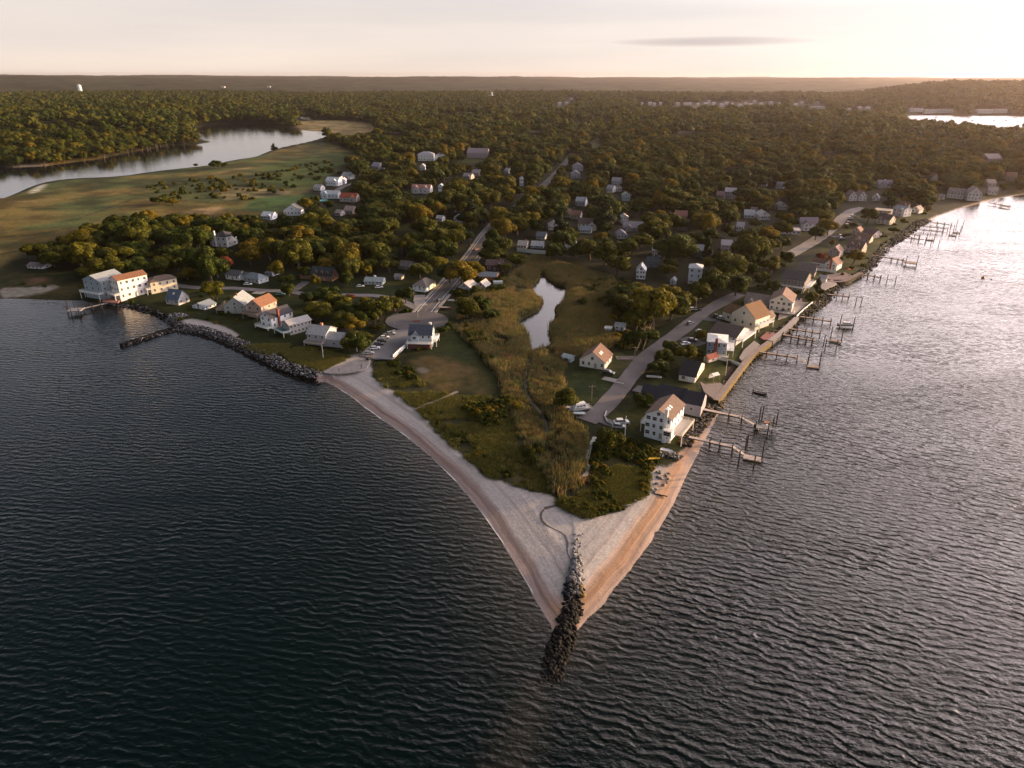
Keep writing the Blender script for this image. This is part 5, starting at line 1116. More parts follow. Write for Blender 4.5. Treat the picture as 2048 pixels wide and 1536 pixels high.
# trees picked out in the photograph: (x, y of the foot, crown width in px, height factor, tone 0 green 1 gold 2 copper 3 conifer)
HERO = [(1272, 662, 66, 1.1, 0), (1306, 655, 96, 1.2, 1), (1340, 640, 66, 1.0, 0), (1280, 690, 56, .9, 0), (1255, 625, 60, .8, 0), (1330, 610, 58, .9, 1), (1368, 620, 46, 1, 0), (1290, 612, 60, .8, 0),
        (1430, 592, 72, 1.0, 0), (1470, 592, 58, 1.0, 0), (1505, 560, 46, 1.0, 0), (1455, 548, 60, 1.0, 0), (1398, 605, 44, 1.1, 0), (1540, 548, 44, 1.0, 0), (1348, 530, 84, 1.0, 0), (1310, 480, 70, .9, 0), (1412, 470, 66, .9, 1), (1338, 470, 60, 1, 0),
        (900, 566, 56, 1.0, 0), (925, 574, 62, 1.1, 1), (948, 560, 48, 1.0, 1), (935, 636, 62, .9, 0), (965, 628, 52, .95, 0), (982, 640, 36, .8, 0), (880, 545, 42, 1.0, 1), (845, 532, 60, 1.0, 0),
        (427, 600, 46, .95, 0), (452, 545, 44, .8, 2), (578, 592, 32, .9, 0), (634, 578, 22, 1.5, 1), (640, 640, 58, .8, 0), (672, 628, 62, .8, 0), (706, 640, 52, .85, 0), (690, 655, 50, .8, 0), (735, 620, 36, .9, 1), (725, 655, 40, 1, 0), (750, 650, 36, 1.2, 0), (790, 622, 40, .9, 0),
        (812, 606, 36, 1.2, 0), (660, 605, 50, .8, 0), (625, 610, 40, .8, 0), (700, 605, 26, .7, 2), (668, 605, 22, .7, 2), (715, 690, 50, .8, 0), (700, 700, 42, .7, 0), (680, 660, 40, .8, 0), (760, 662, 26, .6, 0), (888, 668, 24, .7, 0), (898, 655, 18, .6, 0),
        (1326, 728, 40, .9, 0), (1372, 722, 46, .9, 0), (1340, 705, 34, .8, 0), (1316, 752, 38, .9, 0), (1398, 716, 26, .8, 0), (1545, 585, 26, 1.0, 0), (1634, 585, 16, 1.9, 3), (1622, 606, 24, 1.0, 0), (1640, 592, 18, .9, 0), (1706, 528, 36, .9, 1), (1735, 415 + 30, 29, 1.15, 0),
        (1640, 525, 24, .9, 2), (1655, 470, 42, .9, 1), (1630, 480, 34, .9, 0), (1414, 518, 20, 2.2, 3), (1120, 470, 34, 1.6, 3), (1210, 460, 44, 1.5, 3), (955, 590, 30, .8, 0), (1010, 545, 30, .8, 0), (1000, 582, 30, .5, 0), (1165, 610, 22, .8, 0), (1225, 615, 24, 1.0, 0), (1235, 590, 30, .7, 0),
        (320, 408, 30, .6, 0), (346, 410, 22, .6, 1), (432, 338, 24, .8, 0), (450, 336, 14, .8, 0), (548, 300, 14, .9, 3), (392, 332, 8, .8, 0), (612, 270, 0, 1, 0), (160, 505, 56, .9, 1), (185, 500, 40, .8, 0), (128, 500, 34, .9, 0), (165, 520, 50, .8, 1), (75, 520, 40, .9, 0), (110, 535, 44, .8, 0), (285, 470, 44, 1, 0), (300, 455, 40, 1, 1), (345, 465, 50, .9, 0), (350, 495, 54, .9, 0), (250, 470, 36, 1, 0),
        (235, 530, 60, .7, 0), (200, 545, 50, .7, 0), (270, 545, 50, .7, 0), (375, 530, 50, .9, 0), (610, 430 - 6, 32, 1.1, 1), (590, 380, 0, 1, 0), (500, 530, 50, .9, 1), (540, 520, 55, 1.0, 1), (600, 500, 60, 1.0, 1), (640, 520, 50, 1.0, 0), (700, 530, 56, 1.0, 1), (750, 525, 60, 1, 0), (655, 545, 40, .9, 1),
        (780, 545, 40, .9, 0), (340, 520, 40, .9, 0), (740, 545, 36, .9, 0), (1010, 480, 60, 1.0, 1), (1035, 470, 50, 1, 0), (1000, 455, 54, 1, 1), (1110, 520, 44, 1, 0), (1180, 520, 60, 1, 0), (1210, 530, 60, 1, 0), (1250, 525, 60, 1, 0), (1150, 520, 40, 1, 0), (1105, 500, 24, .9, 1)]
hx = []
for (px, py, wpx, hf, tn) in HERO:
    if wpx == 0: continue
    x, y = P(px, py); sl = math.sqrt(x * x + y * y + CAM_H ** 2); w = wpx * sl / FPX
    hx.append((x, y, w, (w * .78 + 1.5) * hf if tn != 3 else w * hf, tn))
hx = np.array(hx)
dm = np.hypot(tx[:, None] - hx[None, :, 0], ty[:, None] - hx[None, :, 1]); okm = (dm > hx[None, :, 2] * .42 + tw_[:, None] * .25).all(1)
tx, ty, tw_, thh, tone = [q[okm] for q in (tx, ty, tw_, thh, tone)]
R_ = np.hypot(tx, ty); U_, V_ = proj(tx, ty, GZ + thh * .6)
inview = (U_ > -30) & (U_ < 2078) & (R_ > 200)
key = np.where(inview, R_ / tw_, 1e9); order = np.argsort(key); NI = 298 - len(hx)
ind, rest = order[:NI], order[NI:]
LM = [('the pond', 1085, 620), ('the parking lot', 765, 690), ('the turnaround', 830, 640), ('the rust-roofed cream house', 1190, 720), ('the large white house', 1320, 840), ('the black-roofed house', 1385, 745),
      ('the slate-blue house', 1435, 690), ('the big cream house', 1490, 640), ('the flag terrace', 1575, 622), ('the dark shingled house', 1585, 565), ('the tall narrow pale house', 1388, 550), ('the narrow white gabled house', 1281, 550),
      ('the orange timber house', 975, 552), ('the columned porch house', 840, 573), ('the pale-blue ranch house', 747, 563), ('the three-dormer cape', 643, 555), ('the hip-roofed cottage', 508, 560), ('the turreted white house', 442, 480),
      ('the turquoise-porch cottage', 410, 612), ('the left pier', 190, 605), ('the far-left bungalow', 70, 530), ('the bend of the main road', 965, 480), ('the long white fence', 1065, 503), ('the large cream village house', 1174, 455),
      ('the red-roofed village house', 1360, 440), ('the gabled marsh cottage', 1150, 492), ('the shore road', 1330, 690), ('the upper road', 1650, 470), ('the marsh edge', 250, 440), ('the slate-roofed field house', 585, 422),
      ('the red-white chimney house', 1672, 535), ('the dark hollow cottage', 916, 440), ('the maroon house', 990, 535), ('the blue-roofed grey house', 358, 600), ('the shingled shore house', 600, 655), ('the brick-chimney house', 550, 645), ('the last house before the beach', 650, 685),
      ('the brown barn-like house', 573, 514), ('the twin-gabled houses', 1714, 395), ('the long grey row house', 1268, 458), ('the dark blue cottage', 1305, 530), ('the white back-street house', 1315, 507), ('the tall conifer', 1414, 505), ('the round-roofed shed', 1415, 718)]
USED = {}
def tree_label(px, py, w, h, tn, kindword):
    size = 'huge' if w > 24 else 'broad' if w > 20 else 'large' if w > 17 else 'mid-sized' if w > 14 else 'small' if w > 10 else 'tiny'
    shape = ['round green tree', 'golden-topped tree', 'copper-red tree', 'dark pointed conifer'][tn]
    ds = sorted(((px - a) ** 2 + (2.2 * (py - b)) ** 2, n, a, b) for n, a, b in LM)
    def rel(n, a, b):
        dx, dy = px - a, 2.2 * (py - b); r = math.hypot(dx, dy)
        q = 'just ' if r < 38 else '' if r < 80 else 'well ' if r < 140 else 'far '
        return q + ('right of' if dx > 0 else 'left of') + ' ' + n if abs(dx) > abs(dy) * 1.2 else q + ('in front of' if dy > 0 else 'behind') + ' ' + n
    lb = f'{size} {shape} {rel(*ds[0][1:])}'
    for alt in (f'{size} {shape} between {ds[0][1]} and {ds[1][1]}', f'{size} {shape} {rel(*ds[0][1:])}, {rel(*ds[1][1:])}', f'{size} {shape} between {ds[0][1]} and {ds[2][1]}', f'{size} {shape} between {ds[1][1]} and {ds[2][1]}',
                f'taller {size} {shape} {rel(*ds[0][1:])}' if h > w else f'flatter {size} {shape} {rel(*ds[0][1:])}', f'{size} {shape} {rel(*ds[1][1:])}', f'{size} {shape} {rel(*ds[2][1:])}',
                f'{size} {shape} between {ds[0][1]} and {ds[3][1]}', f'{size} {shape} {rel(*ds[3][1:])}', f'{size} {shape} between {ds[1][1]} and {ds[3][1]}', f'{size} {shape} between {ds[2][1]} and {ds[3][1]}', f'{size} {shape} {rel(*ds[4][1:])}'):
        if lb not in USED: break
        if len(alt.split()) <= 16: lb = alt
    USED[lb] = USED.get(lb, 0) + 1; return lb
def place_tree(x, y, w, h, tn, i):
    z = max(float(ground_z(x, y)[0]), .6); u, v = proj(x, y, z)
    root = empty('conifer' if tn == 3 else 'tree', (x, y, z), random.uniform(0, 6.28), label=tree_label(float(u), float(v), w, h, tn, ''), cat='tree', group='trees of the village and its gardens')
    me = {0: CR, 1: CRG, 2: CRR, 3: CRP}[tn]; me = me[i % len(me)]
    c = bpy.data.objects.new('crown', me); link(c, root); t = bpy.data.objects.new('trunk', TRK[i % 3]); link(t, root)
    if tn == 3: s = w / 5.2; sz = h / 11.5
    else: s = w / 10.2; sz = h / 11.2
    c.scale = (s * random.uniform(.9, 1.1), s * random.uniform(.9, 1.1), sz); t.scale = (s, s, sz)
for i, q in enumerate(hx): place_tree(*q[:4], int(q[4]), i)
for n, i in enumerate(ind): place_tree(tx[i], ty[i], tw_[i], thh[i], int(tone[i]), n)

def scatter(name, pts, rot, scl, protos, label=None, cat=None, kind='stuff', parent=None, mats=None):
    """one object: the protos' meshes instanced on points (geometry nodes)"""
    col = bpy.data.collections.new(name + '_models')
    for k, me in enumerate(protos): col.objects.link(bpy.data.objects.new('%s_model_%02d' % (name, k), me))
    me = bpy.data.meshes.new(name); me.vertices.add(len(pts)); me.vertices.foreach_set('co', np.asarray(pts, np.float32).ravel())
    for an, ty_, arr in (('rot', 'FLOAT_VECTOR', rot), ('scl', 'FLOAT_VECTOR', scl)):
        a = me.attributes.new(an, ty_, 'POINT'); a.data.foreach_set('vector', np.asarray(arr, np.float32).ravel())
    a = me.attributes.new('pick', 'INT', 'POINT'); a.data.foreach_set('value', rng.integers(0, len(protos), len(pts)).astype(np.int32))
    o = link(bpy.data.objects.new(name, me), parent); props(o, label=label, cat=cat, kind=kind)
    ng = bpy.data.node_groups.new(name + '_nodes', 'GeometryNodeTree')
    ng.interface.new_socket('Geometry', in_out='INPUT', socket_type='NodeSocketGeometry'); ng.interface.new_socket('Geometry', in_out='OUTPUT', socket_type='NodeSocketGeometry')
    gi = ng.nodes.new('NodeGroupInput'); go = ng.nodes.new('NodeGroupOutput'); ip = ng.nodes.new('GeometryNodeInstanceOnPoints'); ci = ng.nodes.new('GeometryNodeCollectionInfo')
    ci.inputs['Collection'].default_value = col; ci.inputs['Separate Children'].default_value = True; ci.inputs['Reset Children'].default_value = True
    ip.inputs['Pick Instance'].default_value = True
    def attr(nm, dt): n = ng.nodes.new('GeometryNodeInputNamedAttribute'); n.data_type = dt; n.inputs[0].default_value = nm; return n.outputs[0]
    ng.links.new(gi.outputs[0], ip.inputs['Points']); ng.links.new(ci.outputs[0], ip.inputs['Instance']); ng.links.new(attr('pick', 'INT'), ip.inputs['Instance Index'])
    e2r = ng.nodes.new('FunctionNodeEulerToRotation'); ng.links.new(attr('rot', 'FLOAT_VECTOR'), e2r.inputs[0]); ng.links.new(e2r.outputs[0], ip.inputs['Rotation'])
    ng.links.new(attr('scl', 'FLOAT_VECTOR'), ip.inputs['Scale']); ng.links.new(ip.outputs[0], go.inputs[0])
    md = o.modifiers.new('scatter', 'NODES'); md.node_group = ng; return o
def zrot(n): return np.stack([np.zeros(n), np.zeros(n), rng.uniform(0, 6.28, n)], 1)
nb = len(rest); zz = np.maximum(ground_z(tx[rest], ty[rest]), .8)
# whole trees (crown and trunk in one model) for the woods
def join_mesh(name, a, b):
    bm = bmesh.new(); bm.from_mesh(a); n = len(bm.faces); bm.from_mesh(b)
    bm.faces.ensure_lookup_table()
    for f in bm.faces[n:]: f.material_index = 1
    me = bpy.data.meshes.new(name); bm.to_mesh(me); bm.free(); me.materials.append(a.materials[0]); me.materials.append(M_BARK); return me
WT = [join_mesh('wood_tree', c, TRK[k % 3]) for k, c in enumerate(CR)] + [join_mesh('wood_tree', CRG[0], TRK[0])]
sc_ = np.stack([tw_[rest] / 10.2, tw_[rest] / 10.2, thh[rest] / 11.2], 1)
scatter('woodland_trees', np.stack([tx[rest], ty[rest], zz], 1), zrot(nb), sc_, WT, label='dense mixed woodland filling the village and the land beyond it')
def far_wood(name, r0, r1, step, w0, w1, lb):
    fx, fy = cand(r0, r1, step, amax=41); w = rng.uniform(w0, w1, len(fx)); hgt = w * .7 + 2
    m = allowed(fx, fy, w, hgt, view=True) 
    fx, fy, w, hgt = fx[m], fy[m], w[m], hgt[m]
    z = np.concatenate([ground_z(fx[i:i + 20000], fy[i:i + 20000]) for i in range(0, len(fx), 20000)])
    m = z > .5; fx, fy, w, hgt, z = fx[m], fy[m], w[m], hgt[m], z[m]
    scatter(name, np.stack([fx, fy, z], 1), zrot(len(fx)), np.stack([w / 10, w / 10, hgt / 10.5 * rng.uniform(.65, 1.4, len(fx))], 1), CRS, label=lb)
far_wood('distant_woodland', 1500, 2500, 16.5, 13, 31, 'distant woodland canopy beyond the village and the tidal river')
far_wood('farthest_woodland', 2500, 4400, 20, 19, 32, 'hazy woodland running to the hills at the horizon')

# ------------------------------------------------------------------ shrubs, reeds, grass
def scat_in(polys_px, n, z=GZ, raw=None):
    out = []
    for pl in polys_px:
        p = PP(pl) if raw is None else pl; x0, y0 = p.min(0); x1, y1 = p.max(0)
        x = rng.uniform(x0, x1, n); y = rng.uniform(y0, y1, n); m = inside(p, x, y); out.append(np.stack([x[m], y[m]], 1))
    return np.vstack(out)
def clear_of(p, pad=1.5, sandpad=True):
    x, y = p[:, 0], p[:, 1]; ok = inside(land_poly, x, y) & (sdf(pond, x, y) < -1.0)
    for ln, w in ROADS.values(): ok &= seg_dist(ln, x, y)[0] > w + pad
    q = np.hypot(x[:, None] - HC[None, :, 0], y[:, None] - HC[None, :, 1]); ok &= (q > HR[None] * .85).all(1)
    ok &= ~inside(lotp, x, y) & ~inside(turn, x, y)
    if sandpad: ok &= sdf(P_SAND, x, y) + (fnoise(x, y, 5, 33, 3) - .5) * 3.2 < .3
    for dy_ in (1.5, 3.0, 4.5, 6.0): ok &= ~inside(pond, x, y + dy_)
    return p[ok]
SHR = [crown_mesh('shrub', 90 + i, M_LEAF, nl=8, quads=420, rx=4.0, rz=2.0, zc=2.0, lr=(1.6, 2.4), ql=(.5, .95), flatb=.3) for i in range(4)] + [crown_mesh('shrub', 95, M_GOLD, nl=8, quads=420, rx=4.0, rz=2.0, zc=2.0, ql=(.5, .95), flatb=.3)]
S1 = scat_in([[(905, 792), (1000, 795), (1040, 800), (1062, 860), (1085, 905), (1070, 930), (1020, 880), (960, 840)]], 1500)
S2 = scat_in([[(1195, 870), (1290, 885), (1325, 905), (1298, 940), (1290, 975), (1240, 1000), (1190, 985), (1180, 940)]], 1500)
S3 = scat_in([[(780, 718), (800, 722), (830, 745), (850, 775), (895, 795), (870, 800), (830, 770), (790, 742)], [(880, 545), (1000, 545), (1030, 560), (985, 600), (960, 640), (930, 640)], [(925, 650), (960, 660), (1000, 740), (985, 740), (950, 700)]], 500)
S4 = scat_in([[(1150, 560), (1250, 560), (1310, 600), (1290, 700), (1235, 700), (1225, 640), (1200, 600)]], 700)
S5 = scat_in([[(1200, 845), (1300, 740), (1420, 640), (1560, 570), (1700, 470), (1860, 420), (1840, 445), (1700, 560), (1560, 655), (1450, 780), (1380, 880)]], 900)
S6 = scat_in([[(0, 560), (150, 560), (340, 560), (620, 590), (720, 650), (725, 700), (640, 740), (480, 690), (350, 640), (170, 600)]], 700)
S7 = scat_in([[(290, 372), (420, 355), (520, 350), (650, 320), (690, 345), (500, 400), (330, 400)]], 1100)
S9 = scat_in([[(1120, 1000), (1180, 985), (1250, 990), (1292, 962), (1300, 985), (1240, 1015), (1170, 1030), (1140, 1018)], [(760, 745), (840, 800), (900, 870), (1000, 950), (1090, 970), (1000, 900), (900, 830)]], 1200)
S8 = scat_in([[(735, 600), (905, 640), (900, 700), (730, 700)], [(1040, 640), (1055, 640), (1065, 705), (1050, 700)], [(1098, 600), (1120, 600), (1118, 700), (1098, 690)]], 90)
allS = []; allW = []
for s_, w0, w1, keep_ in ((S1, 1.2, 4.2, 1.0), (S2, .9, 3.0, .9), (S3, 1.6, 4.5, .7), (S4, 1.8, 5, .8), (S5, 1.2, 3.6, .85), (S6, 1.2, 3.0, .35), (S7, 3, 7, .4), (S8, 1.5, 3.5, .8), (S9, .6, 2.2, 1.0)):
    nz = fnoise(s_[:, 0], s_[:, 1], 16, 55, 2); s_ = s_[(nz > .36) & (rng.random(len(s_)) < keep_)]; s_ = clear_of(s_)
    allS.append(s_); allW.append(rng.uniform(w0, w1, len(s_)))
allS = np.vstack(allS); allW = np.concatenate(allW)
sz = ground_z(allS[:, 0], allS[:, 1]) - .2
scatter('shrubs', np.column_stack([allS, sz]), zrot(len(allS)), np.stack([allW / 10, allW / 10, allW / 8.5 * rng.uniform(.7, 1.2, len(allW))], 1), SHR, label='low dark scrub and garden shrubs scattered over the point and the shores')
def tuft_mesh(name, seed, m, n, r0, h, w, lean):
    r = random.Random(seed); mb = MB()
    for k in range(n):
        x, y = r.gauss(0, r0), r.gauss(0, r0); a = r.uniform(0, 6.28); hh_ = h * r.uniform(.6, 1.15); dx, dy = math.cos(a) * w, math.sin(a) * w; lx, ly = r.gauss(0, lean), r.gauss(0, lean)
        mb.add([(x - dx, y - dy, 0), (x + dx, y + dy, 0), (x + lx + dx * .7, y + ly + dy * .7, hh_ * .7), (x + lx * 1.6, y + ly * 1.6, hh_)], [(0, 1, 2, 3)])
    return mb.mesh(name, m)
M_REEDM = foliage('reed stalks', (.13, .105, .06), (.29, .23, .14), hue=[(0, (.5, .75, .6)), (.4, (.8, 1.0, .8)), (.7, (1.05, 1, .95)), (1, (1.2, .98, .9))])
M_GRASSM = foliage('beach grass', (.09, .095, .035), (.18, .17, .065), hue=[(0, (.7, .85, .7)), (1, (1.25, 1.1, .9))])
RD = [tuft_mesh('reed', i, M_REEDM, 26, .75, 2.3, .11, .25) for i in range(4)]; GR = [tuft_mesh('grass_tuft', i, M_GRASSM, 18, .42, .75, .07, .18) for i in range(4)]
rp = clear_of(scat_in([P_REED], 26000)); nz = fnoise(rp[:, 0], rp[:, 1], 10, 61, 3)
in_ch = seg_dist(PP([(1061, 704), (1056, 725), (1053, 745), (1050, 775), (1062, 800), (1085, 828), (1095, 850), (1096, 868)]), rp[:, 0], rp[:, 1])[0] > 1.4
in_p = seg_dist(pth, rp[:, 0], rp[:, 1])[0] > 1.6
rp = rp[(nz > .30) & in_ch & in_p]
scatter('reeds', np.column_stack([rp, ground_z(rp[:, 0], rp[:, 1]) - .1]), zrot(len(rp)), np.repeat(rng.uniform(.7, 1.2, (len(rp), 1)) * (.45 + 1.0 * fnoise(rp[:, 0], rp[:, 1], 14, 63, 3))[:, None], 3, 1), RD, label='brown and green reed bed around the pond and the creek')
DUNE = [[(735, 725), (780, 722), (905, 790), (980, 790), (1060, 860), (1120, 985), (1000, 962), (900, 884), (835, 815), (762, 764)], [(1110, 1002), (1175, 955), (1240, 930), (1300, 940), (1292, 985), (1175, 1034)], [(480, 690), (600, 690), (700, 715), (640, 742)]]
gp = clear_of(scat_in(DUNE, 26000)); gp = gp[fnoise(gp[:, 0], gp[:, 1], 7, 71, 3) > .40]; trail = seg_dist(PP([(828, 815), (850, 806), (880, 796), (905, 784), (915, 780)]), gp[:, 0], gp[:, 1])[0] > 1.0; gp = gp[trail]
scatter('beach_grass', np.column_stack([gp, ground_z(gp[:, 0], gp[:, 1]) - .05]), zrot(len(gp)), np.repeat(rng.uniform(.6, 1.4, (len(gp), 1)), 3, 1), GR, label='olive beach grass along the top of the sand')

# ------------------------------------------------------------------ rocks
def rock_mesh(name, seed, m):
    r = np.random.default_rng(seed); v, f = ICO2; d = r.normal(size=(6, 3)); d /= np.linalg.norm(d, axis=1)[:, None]; v = v.copy()
    for q in d: k = v @ q; v = v - np.outer(np.maximum(k - .62, 0), q)
    v = v * r.uniform(.8, 1.15, (1, 3)) * np.array((1, .85, .65)) * (1 + .06 * r.normal(size=(len(v), 1)))
    return mesh_np(name, v * .62, f, [m])
RK = [rock_mesh('boulder', i, M_ROCK) for i in range(5)]; RW = [rock_mesh('boulder', 10 + i, M_WETROCK) for i in range(4)]; RY = [rock_mesh('boulder', 20 + i, M_WEEDROCK_SUN) for i in range(3)]
RPALE = [rock_mesh('boulder', 30 + i, mat('pale rock', (.24, .23, .23), .85, .25, 1.3, bump=.4, rnd=.3)) for i in range(3)]
jl = resample(np.vstack([PP([(1156, 1118)], 1.2), PP([(1150, 1160), (1146, 1200), (1136, 1245)], 1.2), PP([(1120, 1290), (1106, 1330), (1102, 1366)], .6)]), .5); nj = len(jl)
jt = empty('jetty', (*jl[0], 0), label='narrow rubble jetty of boulders running out from the tip of the sand point', cat='jetty')
def rock_line(line, n, half, z0, z1, size, crest=.8, tside=None):
    t = rng.random(n); i = t * (len(line) - 1); i0 = i.astype(int); i0 = np.minimum(i0, len(line) - 2); c = line[i0] + (line[i0 + 1] - line[i0]) * (i - i0)[:, None]
    l_ = (offset_line(line, 1) - line)[i0]; s = rng.uniform(-1, 1, n); p = c + l_ * (s * half)[:, None]
    z = z0 + (z1 - z0) * (1 - t) ** .5 * 0 + (crest * (1 - s ** 2)) + z0 * 0; sz = rng.uniform(*size, n); return p, z, sz, t, s
p, z, sz, t, s = rock_line(jl, 900, 2.5, -.1, 1, (.45, 1.45)); p = p + rng.normal(size=p.shape) * .15
hw = .42 + .62 * np.minimum(1, (t + .02) / .45) * (1 - .28 * np.clip((t - .75) / .25, 0, 1)); c0 = jl[np.minimum((t * (nj - 1)).astype(int), nj - 1)]; p = c0 + (p - c0) * hw[:, None]
gz = ground_z(p[:, 0], p[:, 1]); z = np.where(t < .35, np.maximum(gz, 0) + .1 + z * .55, -.15 + z * 1.05 * (1 - .9 * np.clip((t - .62) / .38, 0, 1)) + .12 - .5 * np.clip((t - .8) / .2, 0, 1)); 
vis_order = np.argsort(-(z + sz * .3)); top = vis_order[:298]; oth = vis_order[298:]
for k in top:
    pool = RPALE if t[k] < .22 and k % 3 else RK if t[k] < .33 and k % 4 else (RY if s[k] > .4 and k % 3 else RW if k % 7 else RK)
    if s[k] > .6 and t[k] > .25: pool = RY  # sun-side edge of the jetty gets the painted gold
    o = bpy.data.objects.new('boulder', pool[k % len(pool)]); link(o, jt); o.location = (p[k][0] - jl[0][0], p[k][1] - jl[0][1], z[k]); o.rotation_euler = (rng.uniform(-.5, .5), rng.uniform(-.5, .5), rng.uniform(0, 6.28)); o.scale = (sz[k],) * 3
rel = np.column_stack([p[oth] - jl[0], z[oth]])
scatter('boulders', rel, rng.uniform(-.5, .5, (len(oth), 3)) * np.array((1, 1, 6)), np.repeat(sz[oth][:, None], 3, 1), RW, kind='stuff', parent=jt)
def revet(label, pts, n, half, size, pools, zc=1.2, name='rock_revetment', z_px=0.6):
    ln = resample(PP(pts, z_px), 1.0); p, z, sz, t, s = rock_line(ln, n, half, 0, 0, size, crest=0)
    g = ground_z(p[:, 0], p[:, 1]); z = np.maximum(g, -.4) + rng.uniform(.0, .45, n)
    o = scatter(name, np.column_stack([p, z]), rng.uniform(-.5, .5, (n, 3)) * np.array((1, 1, 6)), np.repeat(sz[:, None], 3, 1), pools, label=label, cat='rock revetment', kind='stuff'); return o
revet('long band of grey boulders armouring the left shore in front of the lawns', [(352, 652), (372, 658), (400, 662), (440, 674), (480, 691), (520, 711), (560, 730), (600, 746), (638, 756)], 2600, 2.8, (.45, 1.25), RK + RPALE + RW[:2])
revet('dark wet toe of the left shore boulders along the waterline', [(345, 660), (400, 668), (440, 682), (480, 700), (520, 722), (560, 742), (600, 757), (638, 766)], 1100, 1.5, (.5, 1.2), RW)
revet('dark boulders along the little left cove below the pier', [(215, 606), (262, 613), (290, 620), (318, 629), (340, 641), (350, 652)], 260, 1.6, (.8, 1.6), RW + RK)
revet('dark boulders edging the lawn behind the small cove', [(352, 645), (335, 640), (350, 634), (372, 640)], 130, 2.0, (.8, 1.7), RK + RPALE)
gl = resample(PP([(350, 657), (320, 666), (285, 678), (243, 691)], .3), .8); p, z, sz, t, s = rock_line(gl, 520, 2.0, 0, 0, (.8, 1.9), crest=1.0)
scatter('rock_groin', np.column_stack([p, z - .25]), rng.uniform(-.5, .5, (520, 3)) * np.array((1, 1, 6)), np.repeat(sz[:, None], 3, 1), RW + RK[:1], label='low dark rock groin reaching into the left bay from the cove', cat='groin')
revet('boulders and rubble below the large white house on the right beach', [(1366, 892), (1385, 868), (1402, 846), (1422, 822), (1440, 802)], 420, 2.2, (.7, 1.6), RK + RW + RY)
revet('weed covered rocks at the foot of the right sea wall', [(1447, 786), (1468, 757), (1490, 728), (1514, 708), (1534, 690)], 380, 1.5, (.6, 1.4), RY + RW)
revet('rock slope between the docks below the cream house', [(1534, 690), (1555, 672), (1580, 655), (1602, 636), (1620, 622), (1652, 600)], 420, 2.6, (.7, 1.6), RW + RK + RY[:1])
revet('dark boulder shore running past the stone quay', [(1655, 598), (1668, 578), (1690, 564), (1712, 556), (1735, 540), (1758, 515), (1768, 495)], 520, 2.6, (.8, 1.8), RW + RK)
revet('boulder shore from the quay gardens to the far sandy beach', [(1768, 494), (1792, 482), (1815, 466), (1832, 452), (1855, 440)], 420, 3.4, (1.0, 2.2), RW + RK)
revet('scattered pale rocks on the sand at the end of the grassy point', [(1262, 1002), (1285, 988), (1300, 978), (1318, 968), (1325, 955), (1330, 945)], 55, 2.4, (.4, 1.1), RPALE, name='scattered_rocks')
revet('line of pale rubble and driftwood across the top of the right beach', [(1310, 915), (1325, 910), (1345, 912), (1362, 918)], 160, 1.8, (.4, 1.1), RPALE + RK, name='scattered_rocks')
revet('few pale stones leading from the sand to the jetty', [(1160, 1070), (1156, 1090), (1156, 1118)], 26, 1.3, (.4, .9), RPALE, name='scattered_rocks')

# ------------------------------------------------------------------ foam along the left beach
M_FOAM = mat('foam', (.55, .56, .58), .7, .15, 2)
cl = resample(Z0([(668, 773), (700, 792), (740, 823), (780, 851), (820, 880), (860, 914), (900, 952), (930, 986), (960, 1023), (985, 1057), (1010, 1097), (1035, 1137), (1060, 1181), (1080, 1216), (1096, 1246)]), .6)
for off0, thr, nm in ((.25, .42, 1),):
    L = offset_line(cl, off0) ; q = fnoise(L[:, 0] * 1.0, L[:, 1] * 1.0, 9, 80 + nm, 4); L = L + (offset_line(cl, 1) - cl) * ((fnoise(L[:, 0], L[:, 1], 11, 90 + nm, 2) - .5) * .6)[:, None]
    l_ = offset_line(L, 1) - L; m = MB()
    for i in range(len(L) - 1):
        w0 = max(0, q[i] - thr) * .55; w1 = max(0, q[i + 1] - thr) * .55
        if w0 + w1 <= 0: continue
        zf = .012 if off0 < -.5 else .05
        m.add([(*(L[i] + l_[i] * w0), zf), (*(L[i] - l_[i] * w0), zf), (*(L[i + 1] - l_[i + 1] * w1), zf), (*(L[i + 1] + l_[i + 1] * w1), zf)], [(0, 1, 2, 3)])
    if m.v: m.obj('foam', M_FOAM, kind='stuff', label='thin broken line of foam lapping the left beach' if nm == 1 else 'faint line of foam just off the left beach')

